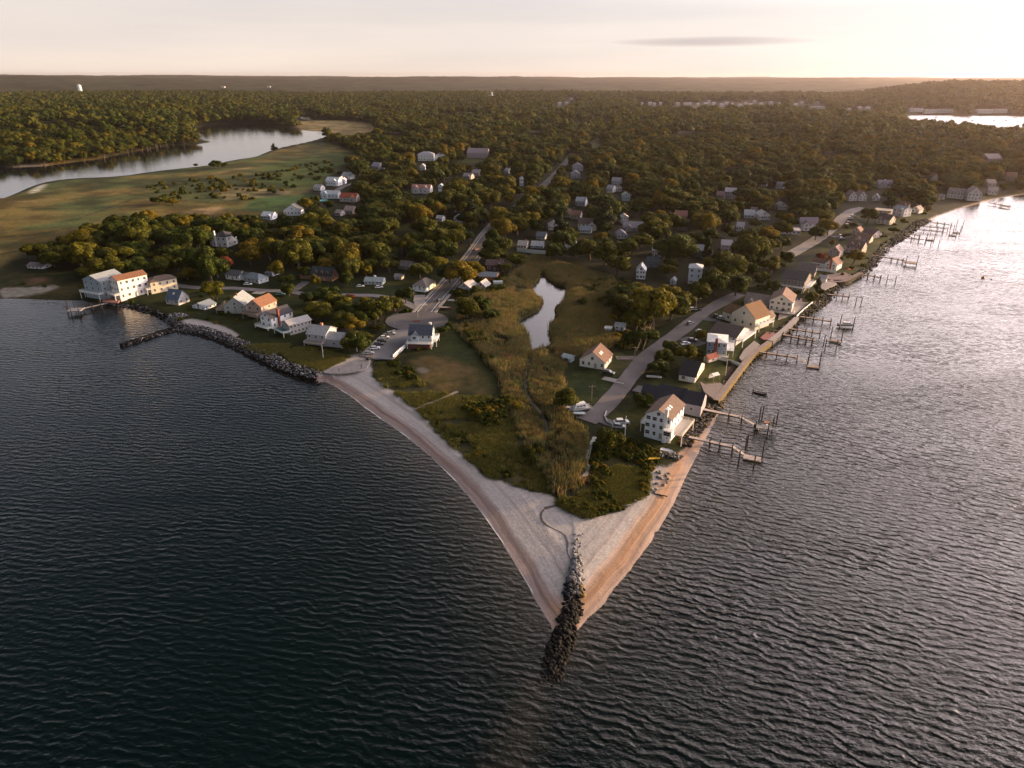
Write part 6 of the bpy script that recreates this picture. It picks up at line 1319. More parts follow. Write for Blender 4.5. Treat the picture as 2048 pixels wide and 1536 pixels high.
# ------------------------------------------------------------------ docks, piles, boats
def boat(label, px, py, head, L, Wd, z, hull_c=(.7, .71, .72), cabin=0, canopy=None, motor=True, name='boat', deck_c=None, group=None, loc=None):
    c = P(px, py, z) if loc is None else loc; r = empty(name, (c[0], c[1], z), math.radians(head), label=label, cat='boat', group=group)
    st = []; n = 7
    for k in range(n + 1):
        t = k / n; x = -L / 2 + L * t; hw_ = Wd / 2 * (1 if t < .45 else math.sqrt(max(0, 1 - ((t - .45) / .55) ** 2.2))) + .02; sh = .55 + .35 * t * t
        st.append([(x, -hw_, sh * Wd * .42), (x, -hw_ * .8, .12 + .1 * t), (x, 0, -.12 + .35 * max(0, t - .8)), (x, hw_ * .8, .12 + .1 * t), (x, hw_, sh * Wd * .42)])
    m = MB(); 
    for s_ in st: m.v += s_
    for k in range(n):
        for j in range(4): a = k * 5 + j; m.f.append((a, a + 1, a + 6, a + 5)); m.m.append(0)
    m.f.append((0, 4, 3, 2, 1)); m.m.append(0)
    m.obj('hull', cmat('boat paint', hull_c, rough=.35, var=.06), r)
    d = MB(); 
    for s_ in st: zz = s_[0][2] * .72; d.v += [(s_[0][0], s_[0][1] * .9, zz), (s_[4][0], s_[4][1] * .9, zz)]
    for k in range(n): d.f.append((k * 2, k * 2 + 2, k * 2 + 3, k * 2 + 1)); d.m.append(0)
    d.obj('deck', cmat('boat deck', deck_c or (.45, .42, .40)), r)
    zt = Wd * .30
    if cabin:
        h1 = .7 * Wd * .42; cb = MB(); x0, x1, y = -L * .22, L * .26, Wd * .36
        cb.add([(x0, -y, zt), (x1 + .5, -y * .8, zt), (x1 + .5, y * .8, zt), (x0, y, zt), (x0, -y * .9, zt + h1 + .6), (x1 - .3, -y * .7, zt + h1 + .5), (x1 - .3, y * .7, zt + h1 + .5), (x0, y * .9, zt + h1 + .6)],
               [(4, 5, 6, 7), (0, 1, 5, 4), (1, 2, 6, 5), (2, 3, 7, 6), (3, 0, 4, 7)]); co = cb.obj('cabin', M_WHITE, r)
        for sg in (-1, 1):
            for k in range(3): MB().box(x0 + .3 + k * (x1 - x0) / 3.3, x0 + .3 + (k + .7) * (x1 - x0) / 3.3, min(sg * y * .94, sg * y), max(sg * y * .94, sg * y) + .01, zt + h1 * .55, zt + h1 * .55 + .4).obj('pane', M_GLASS, co)
        MB().add([(x1 + .12, -y * .66, zt + .35), (x1 + .12, y * .66, zt + .35), (x1 - .22, y * .6, zt + h1 + .36), (x1 - .22, -y * .6, zt + h1 + .36)], [(0, 1, 2, 3), (3, 2, 1, 0)][:1]).obj('windscreen', M_GLASS, co)
    if canopy:
        cb = MB(); cb.box(-L * .16, L * .12, -Wd * .34, Wd * .34, zt + 1.75, zt + 1.85)
        cn_ = cb.obj('canopy', cmat('canvas', canopy), r)
        for sx in (-L * .15, L * .11):
            for sy in (-Wd * .32, Wd * .32): MB().cyl(sx, sy, zt - .1, zt + 1.75, .04, n=5).obj('strut', M_STEEL, cn_)
        MB().box(-L * .06, L * .04, -Wd * .16, Wd * .16, zt - .1, zt + .9).obj('console', M_WHITE, r)
    if motor: MB().box(-L / 2 - .55, -L / 2 - .05, -.2, .2, -.2, zt + .55).obj('outboard_motor', mat('motor casing', (.06, .06, .07), .4), r)
    return r
ME_PILE = MB().cyl(0, 0, 0, 1, .19, .17, 8).mesh('piling', M_PILE)
M_DECK = mat('dock boards', (.36, .27, .22), .85, .2, 1.5)
def dock(label, a, b, piles=(), tall=(), w=1.5, z=1.9, ramp=None, platform=None, boards=M_DECK, ph=2.9, th=5.2, rail=False):
    A = P(*a, z); B = P(*b, z); d = B - A; L = float(np.hypot(*d)); u = d / L; n = np.array((-u[1], u[0])); ang = math.atan2(u[1], u[0])
    r = empty('dock', (A[0], A[1], 0), ang, label=label, cat='dock')
    def loc(p): q = p - A; return float(q @ u), float(q @ n)
    m = MB(); seg = max(2, int(L / 3))
    for k in range(seg): m.box(L * k / seg + .02, L * (k + 1) / seg - .02, -w / 2, w / 2, z - .12 - .01 * (k % 2), z + .012 * (k % 2))
    dk = m.obj('walkway', boards, r)
    m = MB(); m.box(0, L, -w / 2 + .05, -w / 2 + .2, z - .42, z - .14); m.box(0, L, w / 2 - .2, w / 2 - .05, z - .42, z - .14); m.obj('joist', M_PILE, r)
    for (px, py) in piles:
        q = loc(P(px, py, 0)); q = (q[0], 0)
        for sg in (-1, 1): part('piling', ME_PILE, r, (q[0], sg * (w / 2 + .1), -1.2), 0, (1, 1, ph + 1.2 + random.uniform(-.3, .5)))
        MB().box(q[0] - .1, q[0] + .1, -w / 2 - .1, w / 2 + .1, z - .68, z - .43).obj('cross_beam', M_PILE, r)
    for (px, py) in tall:
        q = loc(P(px, py, 0)); part('piling', ME_PILE, r, (*q, -1.2), 0, (1.15, 1.15, th + 1.2 + random.uniform(-.6, .6)))
    if ramp:
        q = loc(P(*ramp, .5)); m = MB(); m.bar((L - .1, 0, z - .02), (*q, .5), 1.1, .1); rp_ = m.obj('ramp', boards, r)
        for sg in (-1, 1):
            m = MB(); v = Vector((q[0] - L, q[1], 0)).normalized(); s2 = Vector((-v.y, v.x, 0)) * .5 * sg; m.bar(Vector((L, 0, z + .85)) + s2, Vector((*q, 1.35)) + s2, .06, .06)
            for f in (0, .33, .66, 1): c = Vector((L, 0, z)).lerp(Vector((*q, .5)), f) + s2; m.bar(c, c + Vector((0, 0, .88)), .05, .05)
            m.obj('handrail', M_STEEL, rp_)
    if platform:                                             # (px, py) centre, length, width, heading px, height
        for (pa, pb, pw, pz) in platform:
            a2 = loc(P(*pa, pz)); b2 = loc(P(*pb, pz)); m = MB(); m.bar((*a2, pz - .2), (*b2, pz - .2), pw, .4); m.obj('platform', boards, r)
    return r
M_DK2 = mat('pale dock boards', (.48, .40, .36), .85, .15, 1.5)
dock('nearest dock from the sand beach, with a ramp down to a long pale float', (1378, 873), (1466, 893), [(1413, 904), (1434, 906), (1459, 914)], [(1490, 902), (1494, 893), (1523, 922), (1525, 912), (1476, 932), (1507, 938)], ramp=(1488, 909), platform=[((1487, 912), (1523, 919), 3.0, .55)], boards=M_DK2)
dock('second dock from the point, its ramp leading to the boat with a canopy', (1406, 818), (1480, 833), [(1452, 848), (1478, 854)], [(1509, 868), (1534, 874), (1552, 852), (1518, 842), (1544, 862), (1524, 838)], ramp=(1512, 851), platform=[((1511, 853), (1520, 856), 2.4, .55)], boards=M_DK2)
dock('dock with a small square float on tall piles left of the slate-blue house', (1519, 703), (1592, 714), [(1531, 717), (1551, 721), (1571, 727), (1592, 728)], [(1614, 733), (1638, 736), (1617, 722), (1640, 724)], ramp=(1613, 726), platform=[((1614, 731), (1638, 734), 3.0, .5)])
dock('long dock starting at the red patio, fifth from the far end of the wall', (1551, 666), (1631, 681), [(1563, 678), (1578, 684), (1593, 686), (1608, 690), (1621, 691)], [(1650, 698), (1672, 700), (1647, 690)])
dock('dock beside the red patio dock with a raised boat lift at its end', (1567, 655), (1641, 666), [(1592, 670), (1609, 672), (1622, 675), (1638, 677)], [(1660, 682), (1682, 685), (1662, 672), (1684, 675)], platform=[((1660, 679), (1682, 683), 2.6, .8)])
dock('dock from the end of the white terrace wall', (1596, 632), (1662, 642), [(1610, 643), (1625, 646), (1643, 649), (1660, 651)], [(1678, 658), (1705, 660), (1680, 650), (1707, 651)])
dock('short rusty dock with two lone piles above the rock slope', (1655, 588), (1700, 593), [(1672, 607), (1684, 607), (1696, 608)], [(1711, 609), (1722, 609)], th=4.2)
dock('low dock outside the stone quay', (1716, 547), (1760, 554), [(1727, 562), (1743, 562), (1758, 562)], [(1773, 565), (1790, 567)], th=4.4)
dock('long dock ending in a wide covered platform', (1740, 509), (1812, 521), [(1773, 526), (1788, 527), (1802, 527)], [(1810, 532), (1832, 534), (1812, 524), (1834, 526)], platform=[((1808, 523), (1834, 526), 6.0, 2.0)], th=4.4)
dock('low rusty dock with a crooked frame beyond the covered platform', (1808, 474), (1848, 479), [(1818, 484), (1833, 486), (1847, 487)], [(1862, 488), (1877, 492)], w=1.2, th=4)
dock('dock with a bare float frame, second below the far sandy beach', (1816, 467), (1840, 471), [(1826, 475), (1838, 476)], [(1853, 480), (1868, 481), (1854, 475), (1869, 476)], platform=[((1853, 479), (1868, 480), 2.4, .6)], w=1.2, th=4)
dock('first long thin dock below the far sandy beach', (1834, 458), (1885, 463), [(1846, 467), (1860, 469), (1873, 470), (1884, 471)], [], w=1.2)
dock('second long thin dock below the far sandy beach', (1846, 452), (1893, 457), [(1858, 460), (1872, 462), (1884, 463), (1893, 464)], [(1898, 472), (1912, 473)], w=1.2, platform=[((1898, 470), (1912, 471), 2.2, .6)], th=4)
dock('third long thin dock below the far sandy beach with bare lift frames', (1862, 444), (1899, 449), [(1872, 451), (1886, 453), (1899, 455)], [(1906, 465), (1920, 466), (1912, 456), (1925, 455)], w=1.2, platform=[((1906, 464), (1920, 465), 2.4, .7)], th=6)
dock('farthest right dock off the sandy beach', (1978, 405), (2020, 412), [(1990, 411), (2004, 413), (2018, 416)], [], w=2, platform=[((2000, 411), (2020, 414), 5, 1.6)])
dock('two short dark timber stubs at the rocky corner, the upper one', (1768, 495), (1781, 494), [(1778, 498)], [], w=1.3, z=1.2, ph=1.5)
dock('two short dark timber stubs at the rocky corner, the lower one', (1767, 501), (1778, 500), [(1776, 504)], [], w=1.3, z=1.2, ph=1.5)
dock('long white-posted pier on the left bay with a wide head', (226, 603), (168, 616), [(205, 617), (188, 621), (172, 625)], [(135, 625), (144, 632), (160, 634), (136, 618), (161, 622), (150, 617)], platform=[((137, 619), (165, 618), 6.0, 2.2)], boards=mat('grey pier boards', (.24, .24, .26)), ph=3.6, th=4.4)
boat('white open boat with a brown canopy hoisted on the lift at the second dock', 1533, 858, -20, 7.6, 2.7, .9, canopy=(.35, .16, .10))
boat('dark low rowing boat adrift between the docks and the sea wall', 1521, 787, -38, 5.2, 1.5, .12, (.10, .09, .09), motor=True, deck_c=(.10, .09, .09))
boat('dark blue boat with a small cabin on the lift off the white terrace', 1692, 652, -8, 7.4, 2.6, .5, (.10, .10, .13), cabin=1)
boat('large white cabin cruiser laid up on land at the end of the right road', 1160, 818, 200, 8.6, 3.3, GZ + .7, cabin=1, motor=False)
boat('teal covered boat beside the white cabin cruiser', 1121, 812, 190, 5.4, 2.2, GZ + .4, (.10, .30, .30), deck_c=(.12, .32, .32))
boat('pale grey skiff between the teal boat and the white cruiser', 1138, 816, 170, 4.6, 1.8, GZ + .3, (.5, .5, .52))
boat('small pale blue dinghy lying in front of the white cruiser', 1158, 828, 185, 4.8, 1.8, GZ + .25, (.45, .60, .66), motor=False, deck_c=(.6, .66, .7))
boat('yellow kayak-like boat lying at the top of the right beach', 1304, 918, 5, 5.0, 1.2, GZ + .1, (.65, .40, .03), motor=False, deck_c=(.7, .45, .04))
boat('white dinghy overturned-looking on the bank beside the pale rubble', 1334, 902, -30, 4.2, 1.7, GZ + .2, (.72, .73, .75), motor=False, deck_c=(.7, .7, .72))
boat('white boat on a trailer behind the dark shingled house', 1530, 578, -5, 7, 2.2, GZ + .5, motor=False, deck_c=(.6, .6, .62))
boat('brown and white boat parked on the grass right of the main road', 891, 616, -14, 6.8, 2.3, GZ + .4, (.22, .07, .06), motor=False, deck_c=(.5, .42, .38))
boat('white long boat parked beside the hedge below the black-roofed house', 1308, 755, -12, 6.2, 1.8, GZ + .4, (.6, .6, .62), motor=False)
for i, (x, y) in enumerate(sorted([(1820, 234), (1872, 235), (1903, 236), (1937, 236), (1962, 234), (1990, 236), (2005, 242), (2012, 241), (1945, 242), (2030, 236), (1988, 241), (2036, 243)])):
    boat('%s moored boat in the bright harbour water, %s from the left' % ('white' if i == 0 else 'tiny', ORD[i]), x, y, rng.uniform(0, 360), 9 if i else 22, 3, .1, (.35, .26, .24) if i else (.75, .7, .7), cabin=1, motor=False, group='boats moored in the distant harbour')
for lb, x, y in (('small orange mooring buoy alone on the bright right-hand water', 1966, 556), ('tiny dark mooring ball close to the buoy', 1983, 559)):
    c = P(x, y, 0); o = lathe([(.05, -.3), (.9, -.1), (1.15, .35), (.8, .8), (.15, 1.05), (.12, 1.6)], 10)
    o = o.obj('mooring_buoy', mat('buoy orange', (.55, .18, .03), .5) if x < 1970 else M_PILE, label=lb, cat='buoy'); o.location = (c[0], c[1], 0); o.scale = (1, 1, 1) if x < 1970 else (.35, .35, .35)
    
# ------------------------------------------------------------------ cars
def car_meshes():
    b = MB(); L, Wd = 4.6, 1.8; prof = [(-2.3, .35), (-2.3, .85), (-1.9, .98), (.95, .95), (2.1, .78), (2.3, .6), (2.3, .35)]
    def ext(m, prof, w0, w1=None, mi=0):
        n = len(prof); vs = [(x, -w0, z) for x, z in prof] + [(x, w0, z) for x, z in prof]; m.add(vs, [tuple(range(n)), tuple(range(2 * n - 1, n - 1, -1))] + [(i, n + i, n + (i + 1) % n, (i + 1) % n) for i in range(n)], mi)
    ext(b, prof, .9)
    g = MB(); g.add([(-1.95, -.82, .96), (1.1, -.82, .94), (1.1, .82, .94), (-1.95, .82, .96), (-1.5, -.66, 1.42), (.3, -.66, 1.42), (.3, .66, 1.42), (-1.5, .66, 1.42)], [(0, 1, 5, 4), (1, 2, 6, 5), (2, 3, 7, 6), (3, 0, 4, 7)])
    b.box(-1.5, .3, -.67, .67, 1.42, 1.49)
    w = MB(); n = 10; vs = [(.32 * math.cos(6.283 * k / n), y, .32 * math.sin(6.283 * k / n)) for y in (-.1, .1) for k in range(n)]
    w.add(vs, [(k, (k + 1) % n, n + (k + 1) % n, n + k) for k in range(n)] + [tuple(range(n)), tuple(range(2 * n - 1, n - 1, -1))])
    return b, g.mesh('window', M_GLASS), w.mesh('wheel', M_TYRE)
CB, CG, CW = car_meshes(); CARM = {}
def car(label, px, py, head, col, z=GZ + .15, group=None, s=1.0):
    key_ = tuple(col)
    if key_ not in CARM: CARM[key_] = CB.mesh('body', cmat('car paint', col, rough=.3, var=.03, spec=.6))
    c = P(px, py, z); r = empty('parked_car', (c[0], c[1], z), math.radians(head), label=label, cat='car', group=group)
    sc = (s, s, s * (1.15 if s > 1 else 1)); part('body', CARM[key_], r, sc=sc); part('window', CG, r, sc=sc)
    for sx in (-1.45, 1.4):
        for sy in (-.82, .82): part('wheel', CW, r, (sx * s, sy * s, .32 * s), sc=(s, s, s))
cw, ck, cs, cd = (.72, .73, .75), (.02, .02, .025), (.35, .36, .38), (.05, .05, .06)
lot = 'cars parked along the kerb of the parking lot'
for (x, y, c, lb) in ((781, 669, cs, 'silver car at the top of the row in the parking lot'), (769, 677, cw, 'white car second from the top in the parking lot row'), (764, 684, ck, 'black car third from the top in the parking lot row'),
                      (758, 690, cd, 'dark car in the middle of the parking lot row'), (750, 698, cw, 'white car below the two dark ones in the parking lot'), (738, 708, cs, 'grey car at the lower end of the parking lot row')):
    car(lb, x, y, 15, c, PZ + .02, lot)
car('dark motorbike-sized car standing where the lot meets the sand path', 739, 719, 60, ck, PZ - .1, s=.7)
for (x, y, h_, c, lb, s) in ((496, 570, 8, cw, 'white car in front of the pale hip-roofed cottage', 1), (721, 574, 12, cw, 'white car left of the pale-blue ranch house', 1), (758, 576, 20, cw, 'white car at the right end of the pale-blue ranch house', 1),
                             (1217, 748, -25, ck, 'black estate car on the drive of the rust-roofed cream house', 1.1), (1401, 665, -15, cw, 'white car on the grass below the big brown roof', 1.0), (1371, 689, 20, cw, 'white car beside the round dark garden tree', 1.0),
                             (1368, 694, 20, cs, 'silver car parked next to the white one by the round garden tree', 1.0), (1385, 682, -10, cd, 'dark car in the shade behind the slate-blue house', 1.0), (1243, 848, 5, cw, 'white van-like car at the end of the driveway by the flagless mast', 1.2),
                             (1238, 856, -8, cs, 'grey car in front of the white one on the lowest driveway', 1.05), (1443, 638, -15, cs, 'silver car in front of the cream house garage', 1.0), (1434, 634, -15, ck, 'black car left of the silver one by the cream house', 1.0),
                             (1394, 620, -10, cd, 'dark car at the verge opposite the cream house', 1.0), (1386, 620, -10, cw, 'white car at the verge under the street light', 1.0), (1682, 474, 5, cw, 'white car on the drive below the upper road', 1.1), (1683, 479, 5, cs, 'grey car next to the white one below the upper road', 1.1),
                             (1697, 447, 5, (.3, .03, .03), 'red car parked off the upper road', 1.1), (1695, 452, 5, (.12, .02, .03), 'dark red car parked below the red one', 1.1), (1700, 438, 5, cw, 'white car parked above the red one', 1.1), (1705, 434, 5, cs, 'grey car farthest up the upper road parking', 1.1),
                             (880, 602, 40, cd, 'dark car at the edge of the main road', .9), (562, 590, 5, (.10, .35, .22), 'green car under the trees on the shore lane', 1.0), (952, 500, 50, (.35, .2, .2), 'reddish car on the main road under the trees', 1.0),
                             (1380, 648, 40, cs, 'grey car standing on the right road verge', 1.0)):
    car(lb, x, y, h_, c, s=s)

# ------------------------------------------------------------------ poles, flags, fences, walls
def pole(label, px, py, ytop, kind='pole', name='utility_pole', cat='pole', r0=.14, m=None):
    c = P(px, py); h_ = max(4, top_z(px, py, ytop) - GZ); r = empty(name, (c[0], c[1], float(ground_z(*c)[0])), random.uniform(-.4, .4), label=label, cat=cat)
    MB().cyl(0, 0, -.5, h_, r0, r0 * .7, 8).obj('post', m or M_POLE, r)
    if kind == 'pole':
        MB().box(-1.2, 1.2, -.06, .06, h_ - .9, h_ - .76).obj('crossarm', M_POLE, r)
        for x in (-1.1, -.5, .5, 1.1): MB().cyl(x, 0, h_ - .76, h_ - .58, .05, n=6).obj('insulator', M_STEEL, r)
    if kind == 'lamp': MB().bar((0, 0, h_ - .1), (1.8, 0, h_ + .2), .08, .08).obj('arm', M_STEEL, r); MB().box(1.6, 2.3, -.15, .15, h_ + .12, h_ + .26).obj('lamp_head', M_STEEL, r)
    if kind == 'ball': lathe([(.02, h_), (.14, h_ + .12), (.02, h_ + .26)], 8).obj('finial', M_STEEL, r)
    if kind == 'flag':
        fl = MB(); n = 13
        for k in range(n):
            for j in range(6):
                x0, x1 = .1 + j * .42, .1 + (j + 1) * .42; z0 = h_ - .1 - (k + 1) * .12; f = lambda x: .14 * math.sin(x * 3.0)
                if j < 3 and k < 7: mi = 2
                else: mi = k % 2
                fl.add([(x0, f(x0), z0), (x1, f(x1), z0), (x1, f(x1), z0 + .12), (x0, f(x0), z0 + .12)], [(0, 1, 2, 3)], mi)
        fl.obj('flag', [mat('flag red', (.45, .03, .03)), mat('flag white', (.75, .75, .75)), mat('flag blue', (.03, .04, .16))], r)
    return r
pole('bare white mast on the lawn in front of the last house before the beach', 647, 718, 692, 'ball', 'mast', 'mast', .13, M_WHITE)
pole('bare white mast beside the parking lot hedge', 714, 703, 670, 'ball', 'mast', 'mast', .13, M_WHITE)
pole('tall white mast in front of the large white three-storey house', 1249, 880, 829, 'ball', 'flagpole', 'mast', .14, M_WHITE)
pole('white flagpole on the small lawn by the right sea wall', 1451, 750, 718, 'ball', 'flagpole', 'flagpole', .10, M_WHITE)
pole('flagpole with a striped red and white flag on the walled terrace', 1590, 625, 596, 'flag', 'flagpole', 'flagpole', .09, M_WHITE)
pole('leaning thin mast behind the slate-blue waterfront house on the left', 182, 552, 528, 'ball', 'mast', 'mast', .10)
pole('wooden utility pole on the lawn beside the end of the right road', 1183, 800, 767, 'pole')
pole('wooden utility pole left of the parking turnaround', 829, 612, 583, 'pole')
pole('wooden utility pole at the left kerb of the main road', 884, 556, 538, 'pole')
pole('wooden utility pole by the side street crossing of the main road', 941, 495, 476, 'pole')
pole('street light beside the right road below the tall narrow pale house', 1391, 622, 597, 'lamp', 'street_lamp', 'street lamp', .1, M_STEEL)
pole('wooden utility pole behind the rust-roofed cream house', 1269, 716, 692, 'pole')
pole('street lamp at the left rim of the turnaround', 788, 650, 628, 'lamp', 'street_lamp', 'street lamp', .1, M_STEEL)
pole('street lamp at the entrance of the turnaround', 836, 636, 618, 'lamp', 'street_lamp', 'street lamp', .1, M_STEEL)
pole('wooden utility pole by the three-dormer cape driveway', 565, 572, 557, 'pole')
pole('utility pole standing in the lower green field', 634, 424, 408, 'pole')
def fence(label, pts, h_=1.2, panel=2.4, m=None, name='fence', z=GZ, thick=.08, posts=True):
    L = PP(pts, z); tot = [0]; m = m or M_WHITE
    r = empty(name, (*L[0], 0), 0, label=label, cat='fence' if name == 'fence' else 'wall')
    for a, b in zip(L[:-1], L[1:]):
        d = b - a; ln = float(np.hypot(*d)); n = max(1, int(ln / panel)); ang = math.atan2(d[1], d[0])
        me = MB(); w = ln / n; me.box(.06, w - .06, -thick / 2, thick / 2, -.4, h_)
        if thick < .15:
            for zz in (.25, h_ - .12): me.box(.06, w - .06, -thick / 2 - .03, thick / 2 + .03, zz, zz + .08)
        me = me.mesh('panel', m); mp = MB().box(-.07, .07, -.07 - thick / 4, .07 + thick / 4, -.4, h_ + .12).mesh('post', m)
        for k in range(n):
            q = a + d * k / n; g = float(ground_z(*q)[0]); part('panel', me, r, (*(q - L[0]), g), ang)
            if posts: part('post', mp, r, (*(q - L[0]), g), ang)
    return r
fence('white board fence along the right side of the parking lot', [(786, 716), (800, 703), (817, 690)], 2.0)
fence('long white fence above the reed pond', [(1034, 503), (1065, 507), (1096, 509)], 2.6)
fence('white picket fence between the slate-blue house and the small lawn', [(1408, 713), (1440, 720), (1480, 729)], 1.2)
fence('white fence in front of the red-chimney house', [(1630, 541), (1650, 543), (1672, 547)], 1.8)
fence('long pale fence in the dark hollow of the village', [(904, 424), (920, 424), (937, 425)], 3.0)
fence('low white rail fence at the end of the right road beside the driveway', [(1213, 822), (1209, 832), (1214, 842), (1226, 848)], .7)
M_CONC = mat('sea wall concrete', (.27, .215, .19), .9, .15, .4)
fence('white parapet wall of the flag terrace', [(1593, 633), (1608, 619), (1625, 606)], 1.1, 4, M_WHITE, 'parapet', thick=.35, posts=False)
fence('curved pale garden wall next to the dark cone tree on the right shore', [(1620, 602), (1628, 598), (1636, 590)], .9, 3, M_CONC, 'garden_wall', thick=.35, posts=False)
def wallstrip(name, label, pts, w, zt, m, skirt=3.0):
    o = strip(name, PP(pts, zt), w, 0, m, kind=None, step=3, skirt=skirt, flat=zt); props(o, label=label, cat='sea wall'); return o
wallstrip('sea_wall', 'long straight pink-lit concrete sea wall walkway on the right shore', [(1432, 800), (1452, 774), (1476, 742), (1500, 711), (1525, 692), (1540, 682)], 2.2, GZ + .25, [M_CONC, M_WEEDROCK_SUN])
wallstrip('sea_wall', 'pale terrace edge of the sea wall between the red patio and the flag terrace', [(1541, 681), (1562, 664), (1580, 648), (1594, 634)], 2.4, GZ + .3, [mat('pale concrete', (.36, .32, .31)), M_ROCK])
wallstrip('stone_quay', 'dark brown stone quay wall below the red-chimney house', [(1636, 556), (1660, 563), (1688, 563), (1706, 553), (1722, 545)], 2.6, GZ + .3, [mat('quay stone', (.17, .11, .10)), M_WETROCK])
slab('patio', PP([(1520, 676), (1534, 664), (1548, 666), (1556, 672), (1545, 681), (1528, 680)]), GZ + .22, mat('red patio', (.30, .12, .10)), kind='structure')
slab('patio', PP([(1556, 640), (1590, 628), (1618, 606), (1590, 602), (1560, 622)]), GZ + .2, mat('pale patio', (.29, .25, .24)), kind='structure')
slab('patio', PP([(1400, 764), (1412, 770), (1440, 766), (1452, 774), (1430, 800), (1408, 784)]), GZ + .18, mat('gravel terrace', (.25, .20, .18)), kind='structure')
slab('patio', PP([(1484, 722), (1500, 710), (1520, 690), (1508, 682), (1488, 700), (1478, 716)]), GZ + .18, mat('pale patio', (.29, .25, .24)), kind='structure')
slab('patio', PP([(1640, 552), (1690, 545), (1705, 552), (1688, 560), (1660, 560)]), GZ + .2, mat('quay paving', (.20, .14, .13)), kind='structure')
slab('patio', PP([(1632, 566), (1665, 560), (1674, 568), (1650, 580), (1634, 580)]), GZ + .2, mat('pale patio', (.29, .25, .24)), kind='structure')
slab('patio', PP([(205, 599), (228, 597), (240, 601), (236, 606), (205, 604)]), GZ + .15, mat('brick patio', (.24, .12, .10)), kind='structure')
o = slab('swimming_pool', PP([(638, 402), (646, 398), (656, 400), (650, 404)]), GZ + .3, mat('pool water', (.08, .45, .45), .1), kind=None, label='turquoise swimming pool in front of the red-brown roofed house', cat='swimming pool')
# garden tent, picnic things, sheds on the small lawn
r = empty('garden_tent', (*P(1428, 758), GZ), .5, label='small white garden tent on the lawn by the sea wall', cat='tent')
m = MB(); m.add([(-1.7, -1.4, 2.0), (1.7, -1.4, 2.0), (1.7, 1.4, 2.0), (-1.7, 1.4, 2.0), (-1.7, 0, 2.8), (1.7, 0, 2.8)], [(0, 1, 5, 4), (2, 3, 4, 5), (1, 2, 5), (3, 0, 4)]); m.obj('roof', M_WHITE, r)
for x in (-1.65, 1.65):
    for y in (-1.35, 1.35): MB().cyl(x, y, -.2, 2.0, .05, n=6).obj('leg', M_STEEL, r)
MB().box(-1.65, 1.65, 1.33, 1.37, .1, 2.0).obj('side_cloth', M_WHITE, r)
r = empty('trailer', (*P(996, 571), GZ), .05, label='white camping trailer beside the reeds right of the orange timber house', cat='trailer')
MB().box(-2.8, 2.8, -1.1, 1.1, .6, 2.7).obj('body', mat('trailer paint', (.5, .56, .6)), r)
for x in (-1.6, -.2, 1.4): part('window', ME_WIN, r, (x, -1.103, 1.5), 0, (.9, 1, .7))
for y in (-1.0, 1.0): part('wheel', CW, r, (0, y, .35))
M_ROOF2 = mat('parasol cloth', (.45, .10, .06))
for px, py, lb, mm in ((1580, 612, 'red parasol on the flag terrace', M_ROOF2), (1566, 628, 'dark parasol at the left corner of the flag terrace', mat('dark cloth', (.04, .04, .05))), (1695, 545, 'orange-red parasol on the quay patio', M_ROOF2), (1362, 866, 'red parasol below the decks of the large white house', M_ROOF2)):
    c = P(px, py); r = empty('parasol', (*c, GZ), 0, label=lb, cat='parasol'); lathe([(1.5, 2.1), (1.0, 2.4), (.05, 2.75)], 8).obj('canopy', mm, r); MB().cyl(0, 0, -.1, 2.7, .04, n=6).obj('pole', M_STEEL, r)
for (px, py, a, lb) in ((1322, 986, -25, 'dark drift log lying across the right beach'), (1316, 975, 20, 'short bleached log on the sand near the drift log'), (1282, 996, 10, 'grey log at the grassy edge of the right beach'), (1250, 1010, 5, 'pale flat plank at the foot of the grassy point'), (772, 767, 20, 'pale driftwood by the grass at the left beach')):
    c = P(px, py, 1.6); o = MB().tube((-1.9, 0, .15), (1.9, .25, .2), .26, .18, 8).obj('drift_log', mat('dark driftwood', (.05, .045, .04)) if a < 0 else mat('bleached wood', (.38, .35, .33)), label=lb, cat='log')
    o.location = (c[0], c[1], float(ground_z(*c)[0])); o.rotation_euler.z = math.radians(a)
# sunlit bare branches leaning over the road
def bare(label, a, b, n=9):
    A = P(*a); x, y = A; B = P(*b); r = empty('bare_tree', (x, y, GZ), 0, label=label, cat='tree'); d = Vector((B[0] - x, B[1] - y, 0)); L = min(d.length, 14); d.normalize(); q = random.Random(3)
    m = MB(); tip = d * L * .55 + Vector((0, 0, L * .75)); m.tube((0, 0, -.3), tip, .32, .1, 7); m.obj('trunk', mat('pale bark', (.28, .2, .12), .9), r); m = MB()
    for k in range(n):
        s_ = tip * q.uniform(.2, .9); e = s_ + Vector((q.uniform(-2.5, 2.5), q.uniform(-2.5, 2.5), q.uniform(.5, 3))); m.tube(s_, e, .1, .03, 5)
        for j in range(2): e2 = s_.lerp(e, q.uniform(.4, .9)); m.tube(e2, e2 + Vector((q.uniform(-1.2, 1.2), q.uniform(-1.2, 1.2), q.uniform(.2, 1.4))), .05, .015, 4)
    m.obj('branch', mat('pale bark', (.28, .2, .12)), r)
bare('bare sunlit tree leaning right under the big golden clump by the right road', (1285, 700), (1335, 668))
bare('second bare leaning tree beside the first under the golden clump', (1272, 702), (1318, 680))
bare('bare sunlit tree leaning over the bank beside the upper road', (1648, 476), (1680, 462))
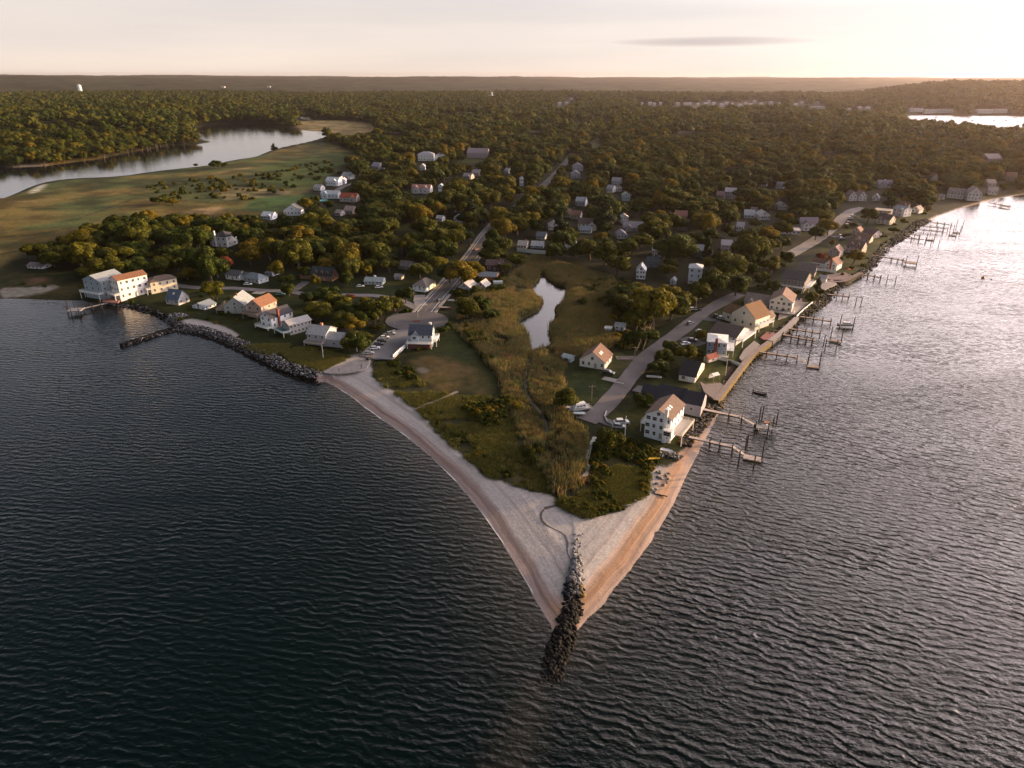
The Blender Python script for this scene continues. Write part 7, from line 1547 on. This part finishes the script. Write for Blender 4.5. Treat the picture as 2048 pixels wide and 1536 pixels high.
# ------------------------------------------------------------------ people
def person(label, px, py, z, face=0, top=(.03, .03, .04), leg_c=(.03, .035, .06), stride=.15, skin_c=(.35, .2, .14)):
    c = P(px, py, z); z = max(z, float(ground_z(*c)[0])) if z < PZ else z; r = empty('person', (c[0], c[1], z), math.radians(face), label=label, cat='person')
    def sk(name, vs, es, rad, m):
        me = bpy.data.meshes.new(name); me.from_pydata(vs, es, []); me.materials.append(m); o = link(bpy.data.objects.new(name, me), r)
        md = o.modifiers.new('skin', 'SKIN')
        for v, q in zip(me.skin_vertices[0].data, rad): v.radius = (q, q)
        me.skin_vertices[0].data[0].use_root = True; s_ = o.modifiers.new('sub', 'SUBSURF'); s_.levels = 1; s_.render_levels = 1; return o
    V = [(0, 0, .95), (0, 0, 1.2), (0, 0, 1.42), (0, 0, 1.54), (0.02, 0, 1.66), (0, .19, 1.40), (.05, .26, 1.12), (.12, .24, .88), (0, -.19, 1.40), (-.05, -.26, 1.12), (-.02, -.24, .86),
         (0, .09, .9), (stride, .10, .5), (stride * 1.1, .10, .07), (stride * 1.1 + .16, .10, .04), (0, -.09, .9), (-stride * .6, -.10, .5), (-stride * 1.3, -.10, .08), (-stride * 1.3 + .15, -.10, .04)]
    E = [(0, 1), (1, 2), (2, 3), (3, 4), (2, 5), (5, 6), (6, 7), (2, 8), (8, 9), (9, 10), (0, 11), (11, 12), (12, 13), (13, 14), (0, 15), (15, 16), (16, 17), (17, 18)]
    rad = [.15, .14, .15, .055, .10, .07, .045, .04, .07, .045, .04, .095, .07, .045, .04, .095, .07, .045, .04]
    sk('body', V, E, rad, cmat('clothing', top))
    lathe([(.02, 1.52), (.085, 1.56), (.10, 1.66), (.08, 1.75), (.02, 1.79)], 10).obj('head', cmat('skin', skin_c), r); lathe([(.107, 1.68), (.095, 1.76), (.03, 1.81)], 10).obj('hair', mat('dark hair', (.02, .015, .01)), r)
    return r
person('person in dark clothes sitting low at the left end of the sand', 678, 744, GZ, 200, stride=.4)
person('person in dark clothes walking on the sand below the parking lot', 723, 737, GZ, 120)
person('person in red top standing by the cars at the lot exit', 741, 715, PZ + .05, 60, top=(.2, .05, .04))
person('person in a light top on the sea wall terrace', 1447, 768, GZ + .26, 90, top=(.5, .3, .25))

# ------------------------------------------------------------------ air
hz = MB().box(-19000, 19000, -320, 13900, -4, 135); o = hz.obj('haze', [], kind='stuff')
m = bpy.data.materials.new('haze'); m.use_nodes = True; t = m.node_tree; t.nodes.clear()
pv = nn(t, 'ShaderNodeVolumePrincipled'); pv.inputs['Density'].default_value = 3.1e-5; pv.inputs['Color'].default_value = (1.0, .80, .70, 1); pv.inputs['Anisotropy'].default_value = .80
mo = nn(t, 'ShaderNodeOutputMaterial'); t.links.new(pv.outputs[0], mo.inputs['Volume']); o.data.materials.append(m)
